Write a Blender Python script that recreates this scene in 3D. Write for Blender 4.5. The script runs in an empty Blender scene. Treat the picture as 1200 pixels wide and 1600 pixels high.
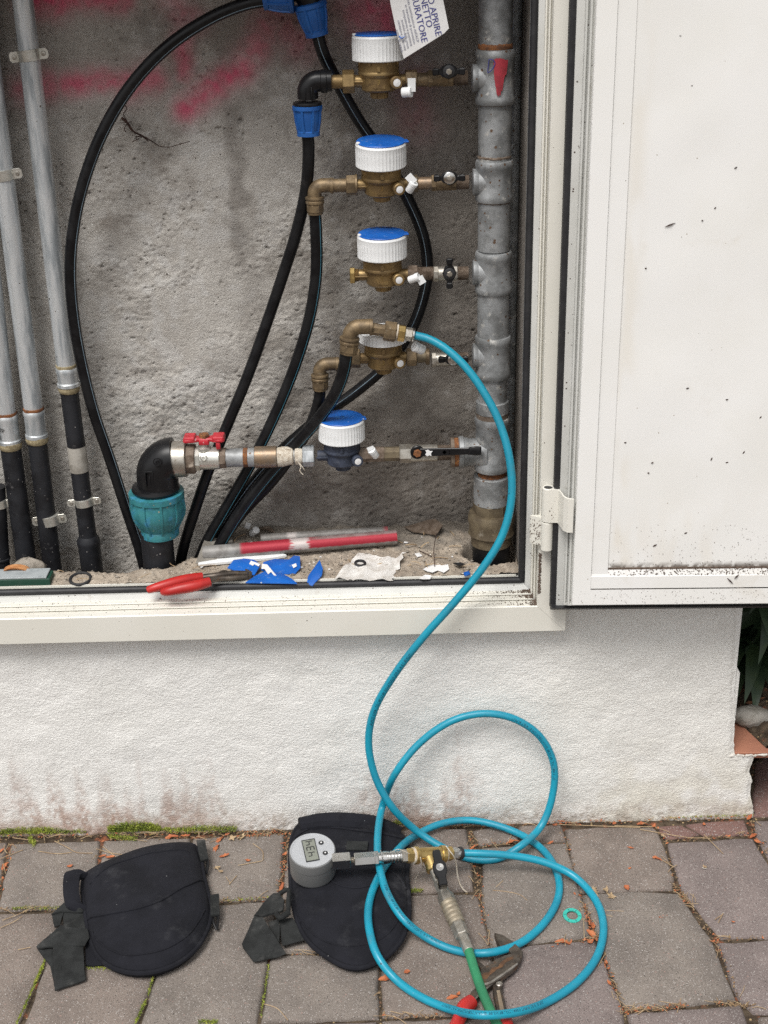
import bpy, math, random
import numpy as np
from mathutils import Vector, Matrix, Euler

random.seed(7)
SC = bpy.context.scene
COL = SC.collection
PI = math.pi

# ------------------------------------------------------------------ camera
F = 2100.0                       # focal length in photo pixels (photo 1200 x 1600)
PITCH, ROLL = math.radians(24.5), math.radians(1.4)
EYE = Vector((0.0, -1.9, 1.461))
_r0, _u0, FWD = Vector((1, 0, 0)), Vector((0, math.sin(PITCH), math.cos(PITCH))), Vector((0, math.cos(PITCH), -math.sin(PITCH)))
RGT = _r0 * math.cos(ROLL) - _u0 * math.sin(ROLL)
UPV = _r0 * math.sin(ROLL) + _u0 * math.cos(ROLL)
cam = bpy.data.cameras.new('camera')
cam.sensor_fit = 'VERTICAL'; cam.sensor_height = 24.0; cam.lens = F / 1600.0 * 24.0
cam.clip_start = 0.05; cam.clip_end = 500
camo = bpy.data.objects.new('camera', cam); COL.objects.link(camo)
M = Matrix((RGT, UPV, -FWD)).transposed().to_4x4(); M.translation = EYE
camo.matrix_world = M
SC.camera = camo

# ------------------------------------------------------------------ light
SUN_EL, SUN_AZ = math.radians(60), math.radians(207)   # azimuth measured clockwise from +y (behind and left of the camera)
wd = bpy.data.worlds.new('World'); SC.world = wd; wd.use_nodes = True
nt = wd.node_tree; nt.nodes.clear()
wo = nt.nodes.new('ShaderNodeOutputWorld'); bg = nt.nodes.new('ShaderNodeBackground')
sky = nt.nodes.new('ShaderNodeTexSky'); sky.sky_type = 'NISHITA'; sky.sun_disc = False
sky.sun_elevation = SUN_EL; sky.sun_rotation = SUN_AZ; sky.dust_density = 3.0; sky.air_density = 1.0
hs = nt.nodes.new('ShaderNodeHueSaturation'); hs.inputs['Saturation'].default_value = 0.10
nt.links.new(sky.outputs[0], hs.inputs['Color']); nt.links.new(hs.outputs[0], bg.inputs[0])
bg.inputs[1].default_value = 0.088
nt.links.new(bg.outputs[0], wo.inputs[0])
sl = bpy.data.lights.new('sun', 'SUN'); sl.energy = 1.5; sl.angle = math.radians(24); sl.color = (1.0, 0.965, 0.92)
so = bpy.data.objects.new('sun', sl); COL.objects.link(so)
_sd = Vector((math.sin(SUN_AZ) * math.cos(SUN_EL), math.cos(SUN_AZ) * math.cos(SUN_EL), math.sin(SUN_EL)))
so.rotation_euler = _sd.to_track_quat('Z', 'Y').to_euler(); so.location = _sd * 20
SC.view_settings.view_transform = 'Standard'; SC.view_settings.look = 'None'
SC.view_settings.gamma = 1.0; SC.view_settings.use_curve_mapping = False
SC.view_settings.exposure = 0.80
SC.render.engine = 'CYCLES'; SC.cycles.use_denoising = False; SC.cycles.use_adaptive_sampling = False; SC.cycles.sample_clamp_indirect = 2.0; SC.cycles.max_bounces = 6

# ------------------------------------------------------------------ measuring from the photo
def ray(px, py):
    return FWD + RGT * ((px - 600.0) / F) - UPV * ((py - 800.0) / F)
def P(px, py, y):
    d = ray(px, py); return EYE + d * ((y - EYE.y) / d.y)
def G(px, py, z=0.0):
    d = ray(px, py); return EYE + d * ((z - EYE.z) / d.z)
def mm_per_px(p):
    return (Vector(p) - EYE).dot(FWD) / F

# ------------------------------------------------------------------ mesh building
def basis(n):
    n = Vector(n).normalized()
    a = Vector((0, 0, 1)) if abs(n.z) < 0.9 else Vector((1, 0, 0))
    u = a.cross(n).normalized(); v = n.cross(u)
    return u, v, n

class MB:
    def __init__(self): self.v = []; self.f = []; self.attr = {}
    def add(self, vs, fs):
        b = len(self.v); self.v += [Vector(p) for p in vs]; self.f += [tuple(i + b for i in f) for f in fs]
    def rings(self, rings, closed=True, cap0=True, cap1=True):
        n = len(rings[0]); vs = [p for r in rings for p in r]; fs = []
        for i in range(len(rings) - 1):
            for j in range(n if closed else n - 1):
                k = (j + 1) % n
                fs.append((i * n + j, i * n + k, (i + 1) * n + k, (i + 1) * n + j))
        if cap0: fs.append(tuple(reversed(range(n))))
        if cap1: fs.append(tuple((len(rings) - 1) * n + j for j in range(n)))
        self.add(vs, fs)
    def lathe(self, prof, o, axis=(0, 0, 1), segs=28, cap=True, mod=None, ph=0.0):
        u, v, n = basis(axis); o = Vector(o); R = []
        for i, (r, h) in enumerate(prof):
            ring = []
            for j in range(segs):
                a = 2 * PI * j / segs + ph
                rr = r * (mod(a, i) if mod else 1.0)
                ring.append(o + n * h + u * (rr * math.cos(a)) + v * (rr * math.sin(a)))
            R.append(ring)
        self.rings(R, True, cap, cap)
    def hexn(self, r, h0, h1, o, axis, ch=0.0012, n=6, ph=0.3):
        self.lathe([(r - ch, h0), (r, h0 + ch), (r, h1 - ch), (r - ch, h1)], o, axis, n, ph=ph)
    def torus(self, R, r, o, axis, segs=32, rs=10):
        u, v, n = basis(axis); o = Vector(o); rings = []
        for j in range(segs):
            a = 2 * PI * j / segs; d = u * math.cos(a) + v * math.sin(a)
            rings.append([o + d * (R + r * math.cos(b)) + n * (r * math.sin(b)) for b in [2 * PI * k / rs for k in range(rs)]])
        rings.append(rings[0]); self.rings(rings, True, False, False)
    def tube(self, pts, r, segs=14, step=0.006, cap=True, smooth=True):
        pts = resample(pts, step) if smooth else [Vector(p) for p in pts]
        fr = frames(pts); N = len(pts); R = []
        for i, (p, (t, u, v)) in enumerate(zip(pts, fr)):
            rr = r(i / (N - 1)) if callable(r) else r
            R.append([p + u * (rr * math.cos(a)) + v * (rr * math.sin(a)) for a in [2 * PI * k / segs for k in range(segs)]])
        self.rings(R, True, cap, cap)
        return pts
    def ribbon(self, pts, w, r, ang, step=0.006):
        """a narrow strip lying on a tube of radius r, ang radians round from the side that faces the viewer's spot"""
        pts = resample(pts, step); R = []
        for i, p in enumerate(pts):
            t = (pts[min(i + 1, len(pts) - 1)] - pts[max(i - 1, 0)]).normalized()
            d = (EYE - p); d = (d - t * d.dot(t)).normalized(); s = t.cross(d)
            row = []
            for q in (-1, -0.3, 0.3, 1):
                a = ang + q * w / r / 2
                row.append(p + (d * math.cos(a) + s * math.sin(a)) * (r + (0.00012 if abs(q) < 1 else -0.0003)))
            R.append(row)
        self.rings(R, False, False, False)
    def box(self, c, s, rot=None, bev=0.0):
        c = Vector(c); h = Vector(s) / 2; b = min(bev, min(h) * 0.6)
        m = rot if rot is not None else Matrix.Identity(3)
        if b <= 0:
            vs = [c + m @ Vector((x * h.x, y * h.y, z * h.z)) for z in (-1, 1) for y in (-1, 1) for x in (-1, 1)]
            self.add(vs, [(0, 2, 3, 1), (4, 5, 7, 6), (0, 1, 5, 4), (2, 6, 7, 3), (0, 4, 6, 2), (1, 3, 7, 5)]); return
        def ring(z, ins):
            hx, hy = h.x - ins, h.y - ins
            k = b - ins if ins < b else 0.0
            k = max(k, b * 0.3)
            pts = [(-hx + k, -hy), (hx - k, -hy), (hx, -hy + k), (hx, hy - k), (hx - k, hy), (-hx + k, hy), (-hx, hy - k), (-hx, -hy + k)]
            return [c + m @ Vector((x, y, z)) for x, y in pts]
        self.rings([ring(-h.z, b * 0.7), ring(-h.z + b, 0), ring(h.z - b, 0), ring(h.z, b * 0.7)])
    def slab(self, poly, o, ux, uy, th, bev=0.0008):
        """a flat polygon (points in ux, uy from o) given the thickness th along ux x uy, with a small bevel"""
        ux, uy = Vector(ux), Vector(uy); un = ux.cross(uy).normalized(); o = Vector(o)
        A = sum(poly[i][0] * poly[(i + 1) % len(poly)][1] - poly[(i + 1) % len(poly)][0] * poly[i][1] for i in range(len(poly)))
        if A < 0: poly = poly[::-1]
        ins = inset(poly, bev)
        f = lambda q, h: [o + ux * a + uy * b + un * h for a, b in q]
        self.rings([f(ins, 0), f(poly, bev), f(poly, th - bev), f(ins, th)])
    def sheet(self, P3, up, th):
        """a polygon of 3-D corners given thickness th along up"""
        up = Vector(up) * th
        self.rings([[Vector(p) for p in P3], [Vector(p) + up for p in P3]])

def inset(poly, d):
    n = len(poly); out = []
    for i in range(n):
        p0, p1, p2 = Vector(poly[i - 1]), Vector(poly[i]), Vector(poly[(i + 1) % n])
        e1 = (p1 - p0); e2 = (p2 - p1)
        if e1.length < 1e-9 or e2.length < 1e-9: out.append(tuple(p1)); continue
        n1 = Vector((-e1.y, e1.x)).normalized(); n2 = Vector((-e2.y, e2.x)).normalized()
        k = n1 + n2
        if k.length < 1e-6: out.append(tuple(p1)); continue
        k.normalize(); out.append(tuple(p1 + k * min(d / max(k.dot(n1), 0.35), d * 2.5)))
    return out

def catmull(pts, per=12, closed=False):
    pts = [Vector(p) for p in pts]; n = len(pts); out = []
    rng = range(n if closed else n - 1)
    for i in rng:
        if closed: a, b, c, d = pts[i - 1], pts[i], pts[(i + 1) % n], pts[(i + 2) % n]
        else:
            b, c = pts[i], pts[i + 1]
            a = pts[i - 1] if i > 0 else b * 2 - c
            d = pts[i + 2] if i + 2 < n else c * 2 - b
        # centripetal spacing keeps loops from kinking
        t0 = 0.0; t1 = t0 + max((b - a).length, 1e-6) ** 0.5; t2 = t1 + max((c - b).length, 1e-6) ** 0.5; t3 = t2 + max((d - c).length, 1e-6) ** 0.5
        for k in range(per):
            t = t1 + (t2 - t1) * k / per
            A1 = a * ((t1 - t) / (t1 - t0)) + b * ((t - t0) / (t1 - t0)); A2 = b * ((t2 - t) / (t2 - t1)) + c * ((t - t1) / (t2 - t1)); A3 = c * ((t3 - t) / (t3 - t2)) + d * ((t - t2) / (t3 - t2))
            B1 = A1 * ((t2 - t) / (t2 - t0)) + A2 * ((t - t0) / (t2 - t0)); B2 = A2 * ((t3 - t) / (t3 - t1)) + A3 * ((t - t1) / (t3 - t1))
            out.append(B1 * ((t2 - t) / (t2 - t1)) + B2 * ((t - t1) / (t2 - t1)))
    if not closed: out.append(pts[-1])
    return out
def resample(pts, step):
    c = catmull(pts, 16) if len(pts) > 2 else [Vector(p) for p in pts]
    d = [0.0]
    for i in range(1, len(c)): d.append(d[-1] + (c[i] - c[i - 1]).length)
    n = max(2, int(d[-1] / step) + 1); out = []; j = 0
    for i in range(n):
        s = d[-1] * i / (n - 1)
        while j < len(c) - 2 and d[j + 1] < s: j += 1
        k = (s - d[j]) / max(d[j + 1] - d[j], 1e-9); out.append(c[j].lerp(c[j + 1], min(max(k, 0), 1)))
    return out
def frames(pts):
    out = []; u = None
    for i, p in enumerate(pts):
        t = (pts[min(i + 1, len(pts) - 1)] - pts[max(i - 1, 0)]).normalized()
        if u is None: u = basis(t)[0]
        u = (u - t * u.dot(t)).normalized(); out.append((t, u, t.cross(u)))
    return out

def wloc(o):
    w = Vector((0, 0, 0))
    while o is not None: w += o.location; o = o.parent
    return w
def obj(name, mb, m, parent=None, sharp=38, kind=None, base=True):
    """ONE mesh object from world-space geometry; its origin sits at its parent's, or at its own base when top-level"""
    if parent is None and base and mb.v:
        xs = [p.x for p in mb.v]; ys = [p.y for p in mb.v]; zs = [p.z for p in mb.v]
        w = Vector(((min(xs) + max(xs)) / 2, (min(ys) + max(ys)) / 2, min(zs)))
    else: w = wloc(parent)
    me = bpy.data.meshes.new(name)
    me.from_pydata([tuple(p - w) for p in mb.v], [], mb.f); me.update()
    me.validate()
    me.polygons.foreach_set('use_smooth', [sharp > 0] * len(me.polygons))
    if sharp > 0: me.set_sharp_from_angle(angle=math.radians(sharp))
    for k, vals in mb.attr.items():
        a = me.attributes.new(k, 'FLOAT', 'POINT'); a.data.foreach_set('value', np.asarray(vals, dtype=np.float32))
    o = bpy.data.objects.new(name, me); COL.objects.link(o)
    if parent is not None: o.parent = parent
    else: o.location = w
    if m is not None: me.materials.append(m)
    if kind: o['kind'] = kind
    return o
def thing(name, label, cat, loc, group=None):
    o = bpy.data.objects.new(name, None); COL.objects.link(o); o.empty_display_size = 0.02
    o.location = loc; return tag(o, label, cat, group)
def tag(o, label, cat, group=None):
    o['label'] = label; o['category'] = cat
    if group: o['group'] = group
    return o
def dup(root, loc, rot=None, label=None):
    r = root.copy(); COL.objects.link(r); r.location = loc
    if rot is not None: r.rotation_euler = rot
    if label: r['label'] = label
    for ch in list(root.children):
        c = ch.copy(); COL.objects.link(c); c.parent = r
        for g in list(ch.children):
            d = g.copy(); COL.objects.link(d); d.parent = c
    return r

def text_mb(body, size, place, mbin=None, align='LEFT', space=1.0):
    """flat lettering; place(x, y) turns text coordinates (metres) into a world point"""
    cu = bpy.data.curves.new('lettering', 'FONT'); cu.body = body; cu.size = size; cu.align_x = align; cu.space_character = space
    cu.resolution_u = 2
    o = bpy.data.objects.new('lettering', cu); COL.objects.link(o)
    bpy.context.view_layer.update()
    me = bpy.data.meshes.new_from_object(o.evaluated_get(bpy.context.evaluated_depsgraph_get()))
    mb = mbin or MB()
    mb.add([place(v.co.x, v.co.y) for v in me.vertices], [tuple(p.vertices) for p in me.polygons])
    bpy.data.objects.remove(o); bpy.data.curves.remove(cu); bpy.data.meshes.remove(me)
    return mb

# ------------------------------------------------------------------ materials
def mat(name, c1, c2=None, rough=0.5, metal=0.0, scale=40.0, lo=0.40, hi=0.62, dirt=None, dlo=0.55, dhi=0.72, dscale=25.0, stretch=(1, 1, 1),
        bump=0.15, bscale=250.0, bdist=0.001, fine=None, speck=None, rough2=None, spec=0.5, attr=None, extra=None):
    """worn surface: c1/c2 mixed by noise, dirt patches, small specks, fine relief; attr = (name, colour, roughness) paints a vertex mask"""
    m = bpy.data.materials.new(name); m.use_nodes = True; n = m.node_tree.nodes; L = m.node_tree.links
    b = n['Principled BSDF']; b.inputs['Metallic'].default_value = metal; b.inputs['Specular IOR Level'].default_value = spec
    geo = n.new('ShaderNodeNewGeometry'); mp = n.new('ShaderNodeMapping'); mp.inputs['Scale'].default_value = stretch
    L.new(geo.outputs['Position'], mp.inputs['Vector']); co = mp.outputs[0]
    def noise(s, det=6.0, r=0.6, src=None):
        t = n.new('ShaderNodeTexNoise'); t.inputs['Scale'].default_value = s; t.inputs['Detail'].default_value = det; t.inputs['Roughness'].default_value = r
        L.new(src or co, t.inputs['Vector']); return t.outputs['Fac']
    def ramp(src, a, c):
        t = n.new('ShaderNodeMapRange'); t.inputs['From Min'].default_value = a; t.inputs['From Max'].default_value = c; t.clamp = True
        t.interpolation_type = 'SMOOTHSTEP'; L.new(src, t.inputs['Value']); return t.outputs[0]
    def mix(fac, a, c):
        t = n.new('ShaderNodeMix'); t.data_type = 'RGBA'
        if hasattr(fac, 'is_output'): L.new(fac, t.inputs['Factor'])
        else: t.inputs['Factor'].default_value = fac
        for i, s in ((6, a), (7, c)):
            if hasattr(s, 'is_output'): L.new(s, t.inputs[i])
            else: t.inputs[i].default_value = (*s, 1)
        return t.outputs[2]
    col = None
    nz = noise(scale)
    rfac = ramp(nz, lo, hi)
    col = mix(rfac, c1, c2 if c2 else tuple(x * 0.85 for x in c1))
    if fine:                                     # (scale, colour, lo, hi): grain
        col = mix(ramp(noise(fine[0], 2.0, 0.7, geo.outputs['Position']), fine[2], fine[3]), col, fine[1])
    if dirt:
        dn = ramp(noise(dscale, 8.0, 0.68), dlo, dhi); col = mix(dn, col, dirt)
    if speck:                                    # (scale, colour, radius, share)
        for sp in (speck if isinstance(speck, list) else [speck]):
            vo = n.new('ShaderNodeTexVoronoi'); vo.inputs['Scale'].default_value = sp[0]; L.new(geo.outputs['Position'], vo.inputs['Vector'])
            sep = n.new('ShaderNodeSeparateColor'); L.new(vo.outputs['Color'], sep.inputs[0])
            a = n.new('ShaderNodeMath'); a.operation = 'LESS_THAN'; L.new(vo.outputs['Distance'], a.inputs[0])
            rr = n.new('ShaderNodeMath'); rr.operation = 'MULTIPLY'; L.new(sep.outputs[1], rr.inputs[0]); rr.inputs[1].default_value = sp[2]
            L.new(rr.outputs[0], a.inputs[1])
            k = n.new('ShaderNodeMath'); k.operation = 'LESS_THAN'; L.new(sep.outputs[0], k.inputs[0]); k.inputs[1].default_value = sp[3]
            mu = n.new('ShaderNodeMath'); mu.operation = 'MULTIPLY'; L.new(a.outputs[0], mu.inputs[0]); L.new(k.outputs[0], mu.inputs[1])
            col = mix(mu.outputs[0], col, sp[1])
    for at in (attr if isinstance(attr, list) else ([attr] if attr else [])):
        an = n.new('ShaderNodeAttribute'); an.attribute_name = at[0]
        col = mix(an.outputs['Fac'], col, at[1])
    L.new(col, b.inputs['Base Color'])
    if rough2 is not None:
        t = n.new('ShaderNodeMapRange'); L.new(rfac, t.inputs['Value']); t.inputs['To Min'].default_value = rough; t.inputs['To Max'].default_value = rough2
        L.new(t.outputs[0], b.inputs['Roughness'])
    else: b.inputs['Roughness'].default_value = rough
    if bump > 0:
        bp = n.new('ShaderNodeBump'); bp.inputs['Strength'].default_value = bump; bp.inputs['Distance'].default_value = bdist
        L.new(noise(bscale, 5.0, 0.65), bp.inputs['Height']); L.new(bp.outputs[0], b.inputs['Normal'])
    return m

M_plaster = mat('rough_plaster', (0.54, 0.515, 0.475), (0.43, 0.405, 0.37), rough=0.95, scale=9, lo=0.36, hi=0.68, dirt=(0.29, 0.26, 0.23), dscale=11, dlo=0.53, dhi=0.74,
                bump=1.0, bscale=420, bdist=0.0024, fine=(520, (0.31, 0.285, 0.255), 0.56, 0.72), speck=[(170, (0.66, 0.64, 0.60), 0.30, 0.08), (260, (0.09, 0.08, 0.07), 0.36, 0.06), (110, (0.12, 0.105, 0.095), 0.20, 0.03)], spec=0.2,
                attr=[('coat_shade', (0.265, 0.240, 0.212)), ('pale', (0.60, 0.59, 0.57)), ('damp_shade', (0.15, 0.130, 0.113)), ('paint', (0.66, 0.075, 0.165))])  # the two dark masks also carry shade painted into the plaster colour
M_stucco = mat('white_stucco', (0.84, 0.83, 0.80), (0.79, 0.78, 0.745), rough=0.9, scale=9, lo=0.35, hi=0.7, bump=1.0, bscale=300, bdist=0.0024, stretch=(0.85, 1, 1.2), fine=(330, (0.68, 0.67, 0.64), 0.62, 0.80), spec=0.25,
               attr=[('yellow', (0.64, 0.60, 0.49)), ('grime', (0.37, 0.32, 0.26)), ('red', (0.36, 0.225, 0.170))])
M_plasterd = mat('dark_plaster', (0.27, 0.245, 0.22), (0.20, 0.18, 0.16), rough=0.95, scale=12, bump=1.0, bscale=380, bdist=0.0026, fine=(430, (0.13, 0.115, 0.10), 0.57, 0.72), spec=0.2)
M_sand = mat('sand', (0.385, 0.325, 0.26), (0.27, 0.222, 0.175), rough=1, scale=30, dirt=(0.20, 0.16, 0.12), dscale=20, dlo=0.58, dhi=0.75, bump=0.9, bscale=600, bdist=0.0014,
             fine=(800, (0.62, 0.56, 0.47), 0.55, 0.7), speck=[(300, (0.09, 0.07, 0.055), 0.45, 0.30), (160, (0.72, 0.69, 0.63), 0.32, 0.12)], spec=0.15, attr=('rubble', (0.20, 0.178, 0.152)))  # the vertex mask mixes in a darker grey-brown
M_soil = mat('joint_soil', (0.115, 0.088, 0.062), (0.06, 0.045, 0.033), rough=1, scale=60, dirt=(0.26, 0.10, 0.055), dscale=35, dlo=0.56, dhi=0.66, bump=1.0, bscale=400, bdist=0.003,
             speck=[(220, (0.42, 0.31, 0.17), 0.45, 0.22)], spec=0.1)
def paver_mat(name, a, b):
    return mat(name, a, b, rough=0.93, scale=11, lo=0.32, hi=0.70, dirt=tuple(x * 0.55 for x in a), dscale=8, dlo=0.52, dhi=0.78, bump=0.85, bscale=420, bdist=0.0018, spec=0.25,
               fine=(620, tuple(x * 0.5 for x in a), 0.53, 0.68), speck=[(520, (0.36, 0.335, 0.315), 0.52, 0.30), (360, (0.50, 0.47, 0.45), 0.30, 0.07), (300, (0.29, 0.205, 0.18), 0.42, 0.10), (480, (0.06, 0.053, 0.048), 0.45, 0.18)])
M_pav = [paver_mat('paver_grey', (0.236, 0.205, 0.180), (0.172, 0.149, 0.133)), paver_mat('paver_brown', (0.240, 0.200, 0.174), (0.176, 0.146, 0.128)),
         paver_mat('paver_mauve', (0.238, 0.196, 0.184), (0.178, 0.147, 0.139)), paver_mat('paver_red', (0.215, 0.125, 0.108), (0.175, 0.110, 0.098))]
M_ivory = mat('ivory_paint', (0.735, 0.715, 0.65), (0.70, 0.68, 0.61), rough=0.38, scale=6, dirt=(0.44, 0.39, 0.31), dscale=16, dlo=0.64, dhi=0.84, bump=0.03, bscale=90,
              speck=[(210, (0.12, 0.09, 0.065), 0.24, 0.05), (95, (0.09, 0.07, 0.055), 0.13, 0.05)])
M_channel = mat('grey_white_paint', (0.60, 0.60, 0.575), (0.55, 0.55, 0.52), rough=0.42, scale=10, dirt=(0.36, 0.32, 0.26), dscale=22, dlo=0.60, dhi=0.8, bump=0.04, bscale=90,
                speck=[(190, (0.08, 0.06, 0.05), 0.3, 0.16)])
M_door = mat('white_door_paint', (0.85, 0.845, 0.825), (0.82, 0.812, 0.78), rough=0.40, scale=4, dirt=(0.70, 0.66, 0.58), dscale=7, dlo=0.58, dhi=0.82, bump=0.03, bscale=60,
             speck=[(75, (0.16, 0.13, 0.105), 0.11, 0.025), (40, (0.14, 0.11, 0.09), 0.060, 0.02), (150, (0.42, 0.38, 0.32), 0.16, 0.04)], attr=[('stain', (0.72, 0.655, 0.54)), ('grime', (0.13, 0.105, 0.085))])
M_rubber = mat('black_rubber', (0.014, 0.014, 0.016), (0.022, 0.022, 0.024), rough=0.55, dirt=(0.10, 0.09, 0.075), dscale=60, dlo=0.62, dhi=0.8, bump=0.2)
M_grime = mat('grime', (0.085, 0.060, 0.045), (0.17, 0.125, 0.095), rough=1, scale=300, bump=0.6)
M_galv = mat('galvanised_steel', (0.66, 0.685, 0.70), (0.30, 0.325, 0.34), rough=0.30, metal=0.45, scale=75, lo=0.40, hi=0.66, stretch=(1, 1, 0.14), dirt=(0.60, 0.62, 0.62), dscale=45, dlo=0.58, dhi=0.72,
             bump=0.18, bscale=220, rough2=0.6, speck=(120, (0.12, 0.11, 0.10), 0.25, 0.12))
M_galvd = mat('dull_galvanised', (0.33, 0.34, 0.345), (0.19, 0.195, 0.195), rough=0.55, metal=0.45, scale=35, dirt=(0.52, 0.51, 0.48), dscale=60, dlo=0.56, dhi=0.70, bump=0.3, bscale=180,
              speck=(150, (0.14, 0.09, 0.06), 0.35, 0.2))
M_rust = mat('rust', (0.22, 0.085, 0.03), (0.11, 0.05, 0.026), rough=0.9, scale=120, dirt=(0.36, 0.15, 0.045), dscale=90, dlo=0.55, dhi=0.7, bump=0.7, bscale=500)
M_brownmetal = mat('rusty_brown_fitting', (0.20, 0.155, 0.12), (0.12, 0.085, 0.06), rough=0.75, metal=0.3, scale=80, dirt=(0.38, 0.32, 0.26), dscale=90, dlo=0.56, dhi=0.7, bump=0.6, bscale=350)
M_brass = mat('weathered_brass', (0.30, 0.205, 0.09), (0.195, 0.13, 0.06), rough=0.42, metal=0.62, scale=45, dirt=(0.13, 0.085, 0.045), dscale=40, dlo=0.54, dhi=0.76, bump=0.16, bscale=500, rough2=0.55)
M_brassold = mat('dull_old_brass', (0.225, 0.162, 0.092), (0.13, 0.094, 0.056), rough=0.52, metal=0.5, scale=60, dirt=(0.34, 0.285, 0.21), dscale=70, dlo=0.58, dhi=0.74, bump=0.35, bscale=400)
M_brassnew = mat('clean_brass', (0.58, 0.42, 0.17), (0.47, 0.33, 0.13), rough=0.28, metal=0.9, scale=50, dirt=(0.25, 0.17, 0.08), dscale=60, dlo=0.62, dhi=0.8, bump=0.08, bscale=300)
M_olive = mat('dirty_olive_brass', (0.17, 0.135, 0.085), (0.11, 0.085, 0.055), rough=0.6, metal=0.35, scale=50, dirt=(0.30, 0.265, 0.21), dscale=60, dlo=0.58, dhi=0.74, bump=0.35, bscale=300)
M_copper = mat('coppery_sleeve', (0.27, 0.19, 0.125), (0.22, 0.175, 0.13), rough=0.42, metal=0.6, scale=60, dirt=(0.36, 0.31, 0.25), dscale=60, dlo=0.55, dhi=0.75, bump=0.25)
M_nickel = mat('nickel', (0.66, 0.65, 0.63), (0.58, 0.57, 0.54), rough=0.22, metal=1.0, scale=50, dirt=(0.30, 0.27, 0.22), dscale=70, dlo=0.64, dhi=0.82, bump=0.04)
M_nickeld = mat('dusty_nickel', (0.44, 0.415, 0.37), (0.34, 0.31, 0.265), rough=0.4, metal=0.75, scale=70, dirt=(0.23, 0.19, 0.14), dscale=60, dlo=0.56, dhi=0.74, bump=0.2)
M_white = mat('white_plastic', (0.80, 0.81, 0.81), (0.76, 0.77, 0.77), rough=0.45, scale=12, dirt=(0.55, 0.53, 0.49), dscale=30, dlo=0.66, dhi=0.86, bump=0.04)
M_blue = mat('blue_plastic', (0.010, 0.125, 0.50), (0.008, 0.095, 0.40), rough=0.42, scale=24, dirt=(0.14, 0.24, 0.44), dscale=80, dlo=0.57, dhi=0.76, speck=(170, (0.45, 0.50, 0.56), 0.22, 0.10), bump=0.05)
M_bluenut = mat('blue_nut_plastic', (0.014, 0.105, 0.36), (0.010, 0.080, 0.29), rough=0.45, scale=40, dirt=(0.14, 0.20, 0.28), dscale=120, dlo=0.62, dhi=0.78, bump=0.12)
M_teal = mat('teal_plastic', (0.035, 0.20, 0.22), (0.022, 0.15, 0.17), rough=0.5, scale=50, dirt=(0.04, 0.22, 0.35), dscale=55, dlo=0.50, dhi=0.66, bump=0.2, speck=(160, (0.25, 0.26, 0.2), 0.3, 0.2))
M_pe = mat('black_polyethylene', (0.006, 0.006, 0.007), (0.010, 0.010, 0.011), rough=0.32, scale=30, dirt=(0.032, 0.030, 0.029), dscale=22, dlo=0.60, dhi=0.82, bump=0.06, bscale=150, rough2=0.5, spec=0.28)
M_pedusty = mat('dusty_black_plastic', (0.022, 0.023, 0.027), (0.011, 0.011, 0.013), rough=0.5, scale=25, dirt=(0.13, 0.125, 0.125), dscale=50, dlo=0.60, dhi=0.78, bump=0.15, speck=(200, (0.22, 0.21, 0.2), 0.25, 0.16), spec=0.3)
M_stripe = mat('blue_stripe', (0.06, 0.22, 0.30), (0.04, 0.16, 0.23), rough=0.5, scale=30, bump=0)
M_palestripe = mat('pale_stripe', (0.22, 0.30, 0.36), (0.15, 0.21, 0.26), rough=0.5, scale=30, bump=0)
M_castblue = mat('blue_grey_cast_iron', (0.040, 0.050, 0.078), (0.022, 0.028, 0.045), rough=0.6, scale=60, dirt=(0.13, 0.14, 0.16), dscale=80, dlo=0.58, dhi=0.74, bump=0.5, bscale=400)
M_black = mat('black_plastic', (0.007, 0.007, 0.008), (0.011, 0.011, 0.012), spec=0.32, rough=0.35, dirt=(0.07, 0.06, 0.055), dscale=80, dlo=0.64, dhi=0.8, bump=0.08)
M_hose = mat('blue_hose', (0.008, 0.27, 0.385), (0.007, 0.225, 0.33), rough=0.33, scale=15, dirt=(0.055, 0.19, 0.24), dscale=26, dlo=0.54, dhi=0.80, bump=0.08, bscale=140, rough2=0.48, speck=[(90, (0.02, 0.07, 0.10), 0.16, 0.14), (200, (0.16, 0.33, 0.40), 0.18, 0.10)])
M_hosetext = mat('hose_print', (0.004, 0.022, 0.05), (0.006, 0.03, 0.065), rough=0.4, bump=0)
M_green = mat('green_hose', (0.028, 0.21, 0.095), (0.024, 0.17, 0.08), rough=0.5, scale=30, dirt=(0.08, 0.17, 0.09), dscale=40, dlo=0.58, dhi=0.78, bump=0.1)
M_red = mat('red_plastic', (0.46, 0.022, 0.018), (0.38, 0.018, 0.016), rough=0.42, scale=30, dirt=(0.34, 0.10, 0.08), dscale=70, dlo=0.62, dhi=0.8, bump=0.08)
M_redhandle = mat('worn_red_enamel', (0.50, 0.025, 0.04), (0.40, 0.02, 0.03), rough=0.4, scale=70, dirt=(0.62, 0.48, 0.46), dscale=90, dlo=0.60, dhi=0.68, bump=0.15)
M_toolsteel = mat('dark_tool_steel', (0.125, 0.105, 0.086), (0.07, 0.058, 0.048), rough=0.45, metal=0.6, scale=60, dirt=(0.16, 0.085, 0.045), dscale=50, dlo=0.54, dhi=0.70, bump=0.3)
M_chrome = mat('worn_bright_steel', (0.46, 0.43, 0.39), (0.30, 0.27, 0.235), rough=0.32, metal=0.85, scale=60, dirt=(0.17, 0.10, 0.06), dscale=60, dlo=0.56, dhi=0.72, bump=0.15)
M_slotrust = mat('rusty_slot', (0.15, 0.075, 0.035), (0.085, 0.045, 0.025), rough=0.85, metal=0.2, scale=90, bump=0.5)
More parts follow.
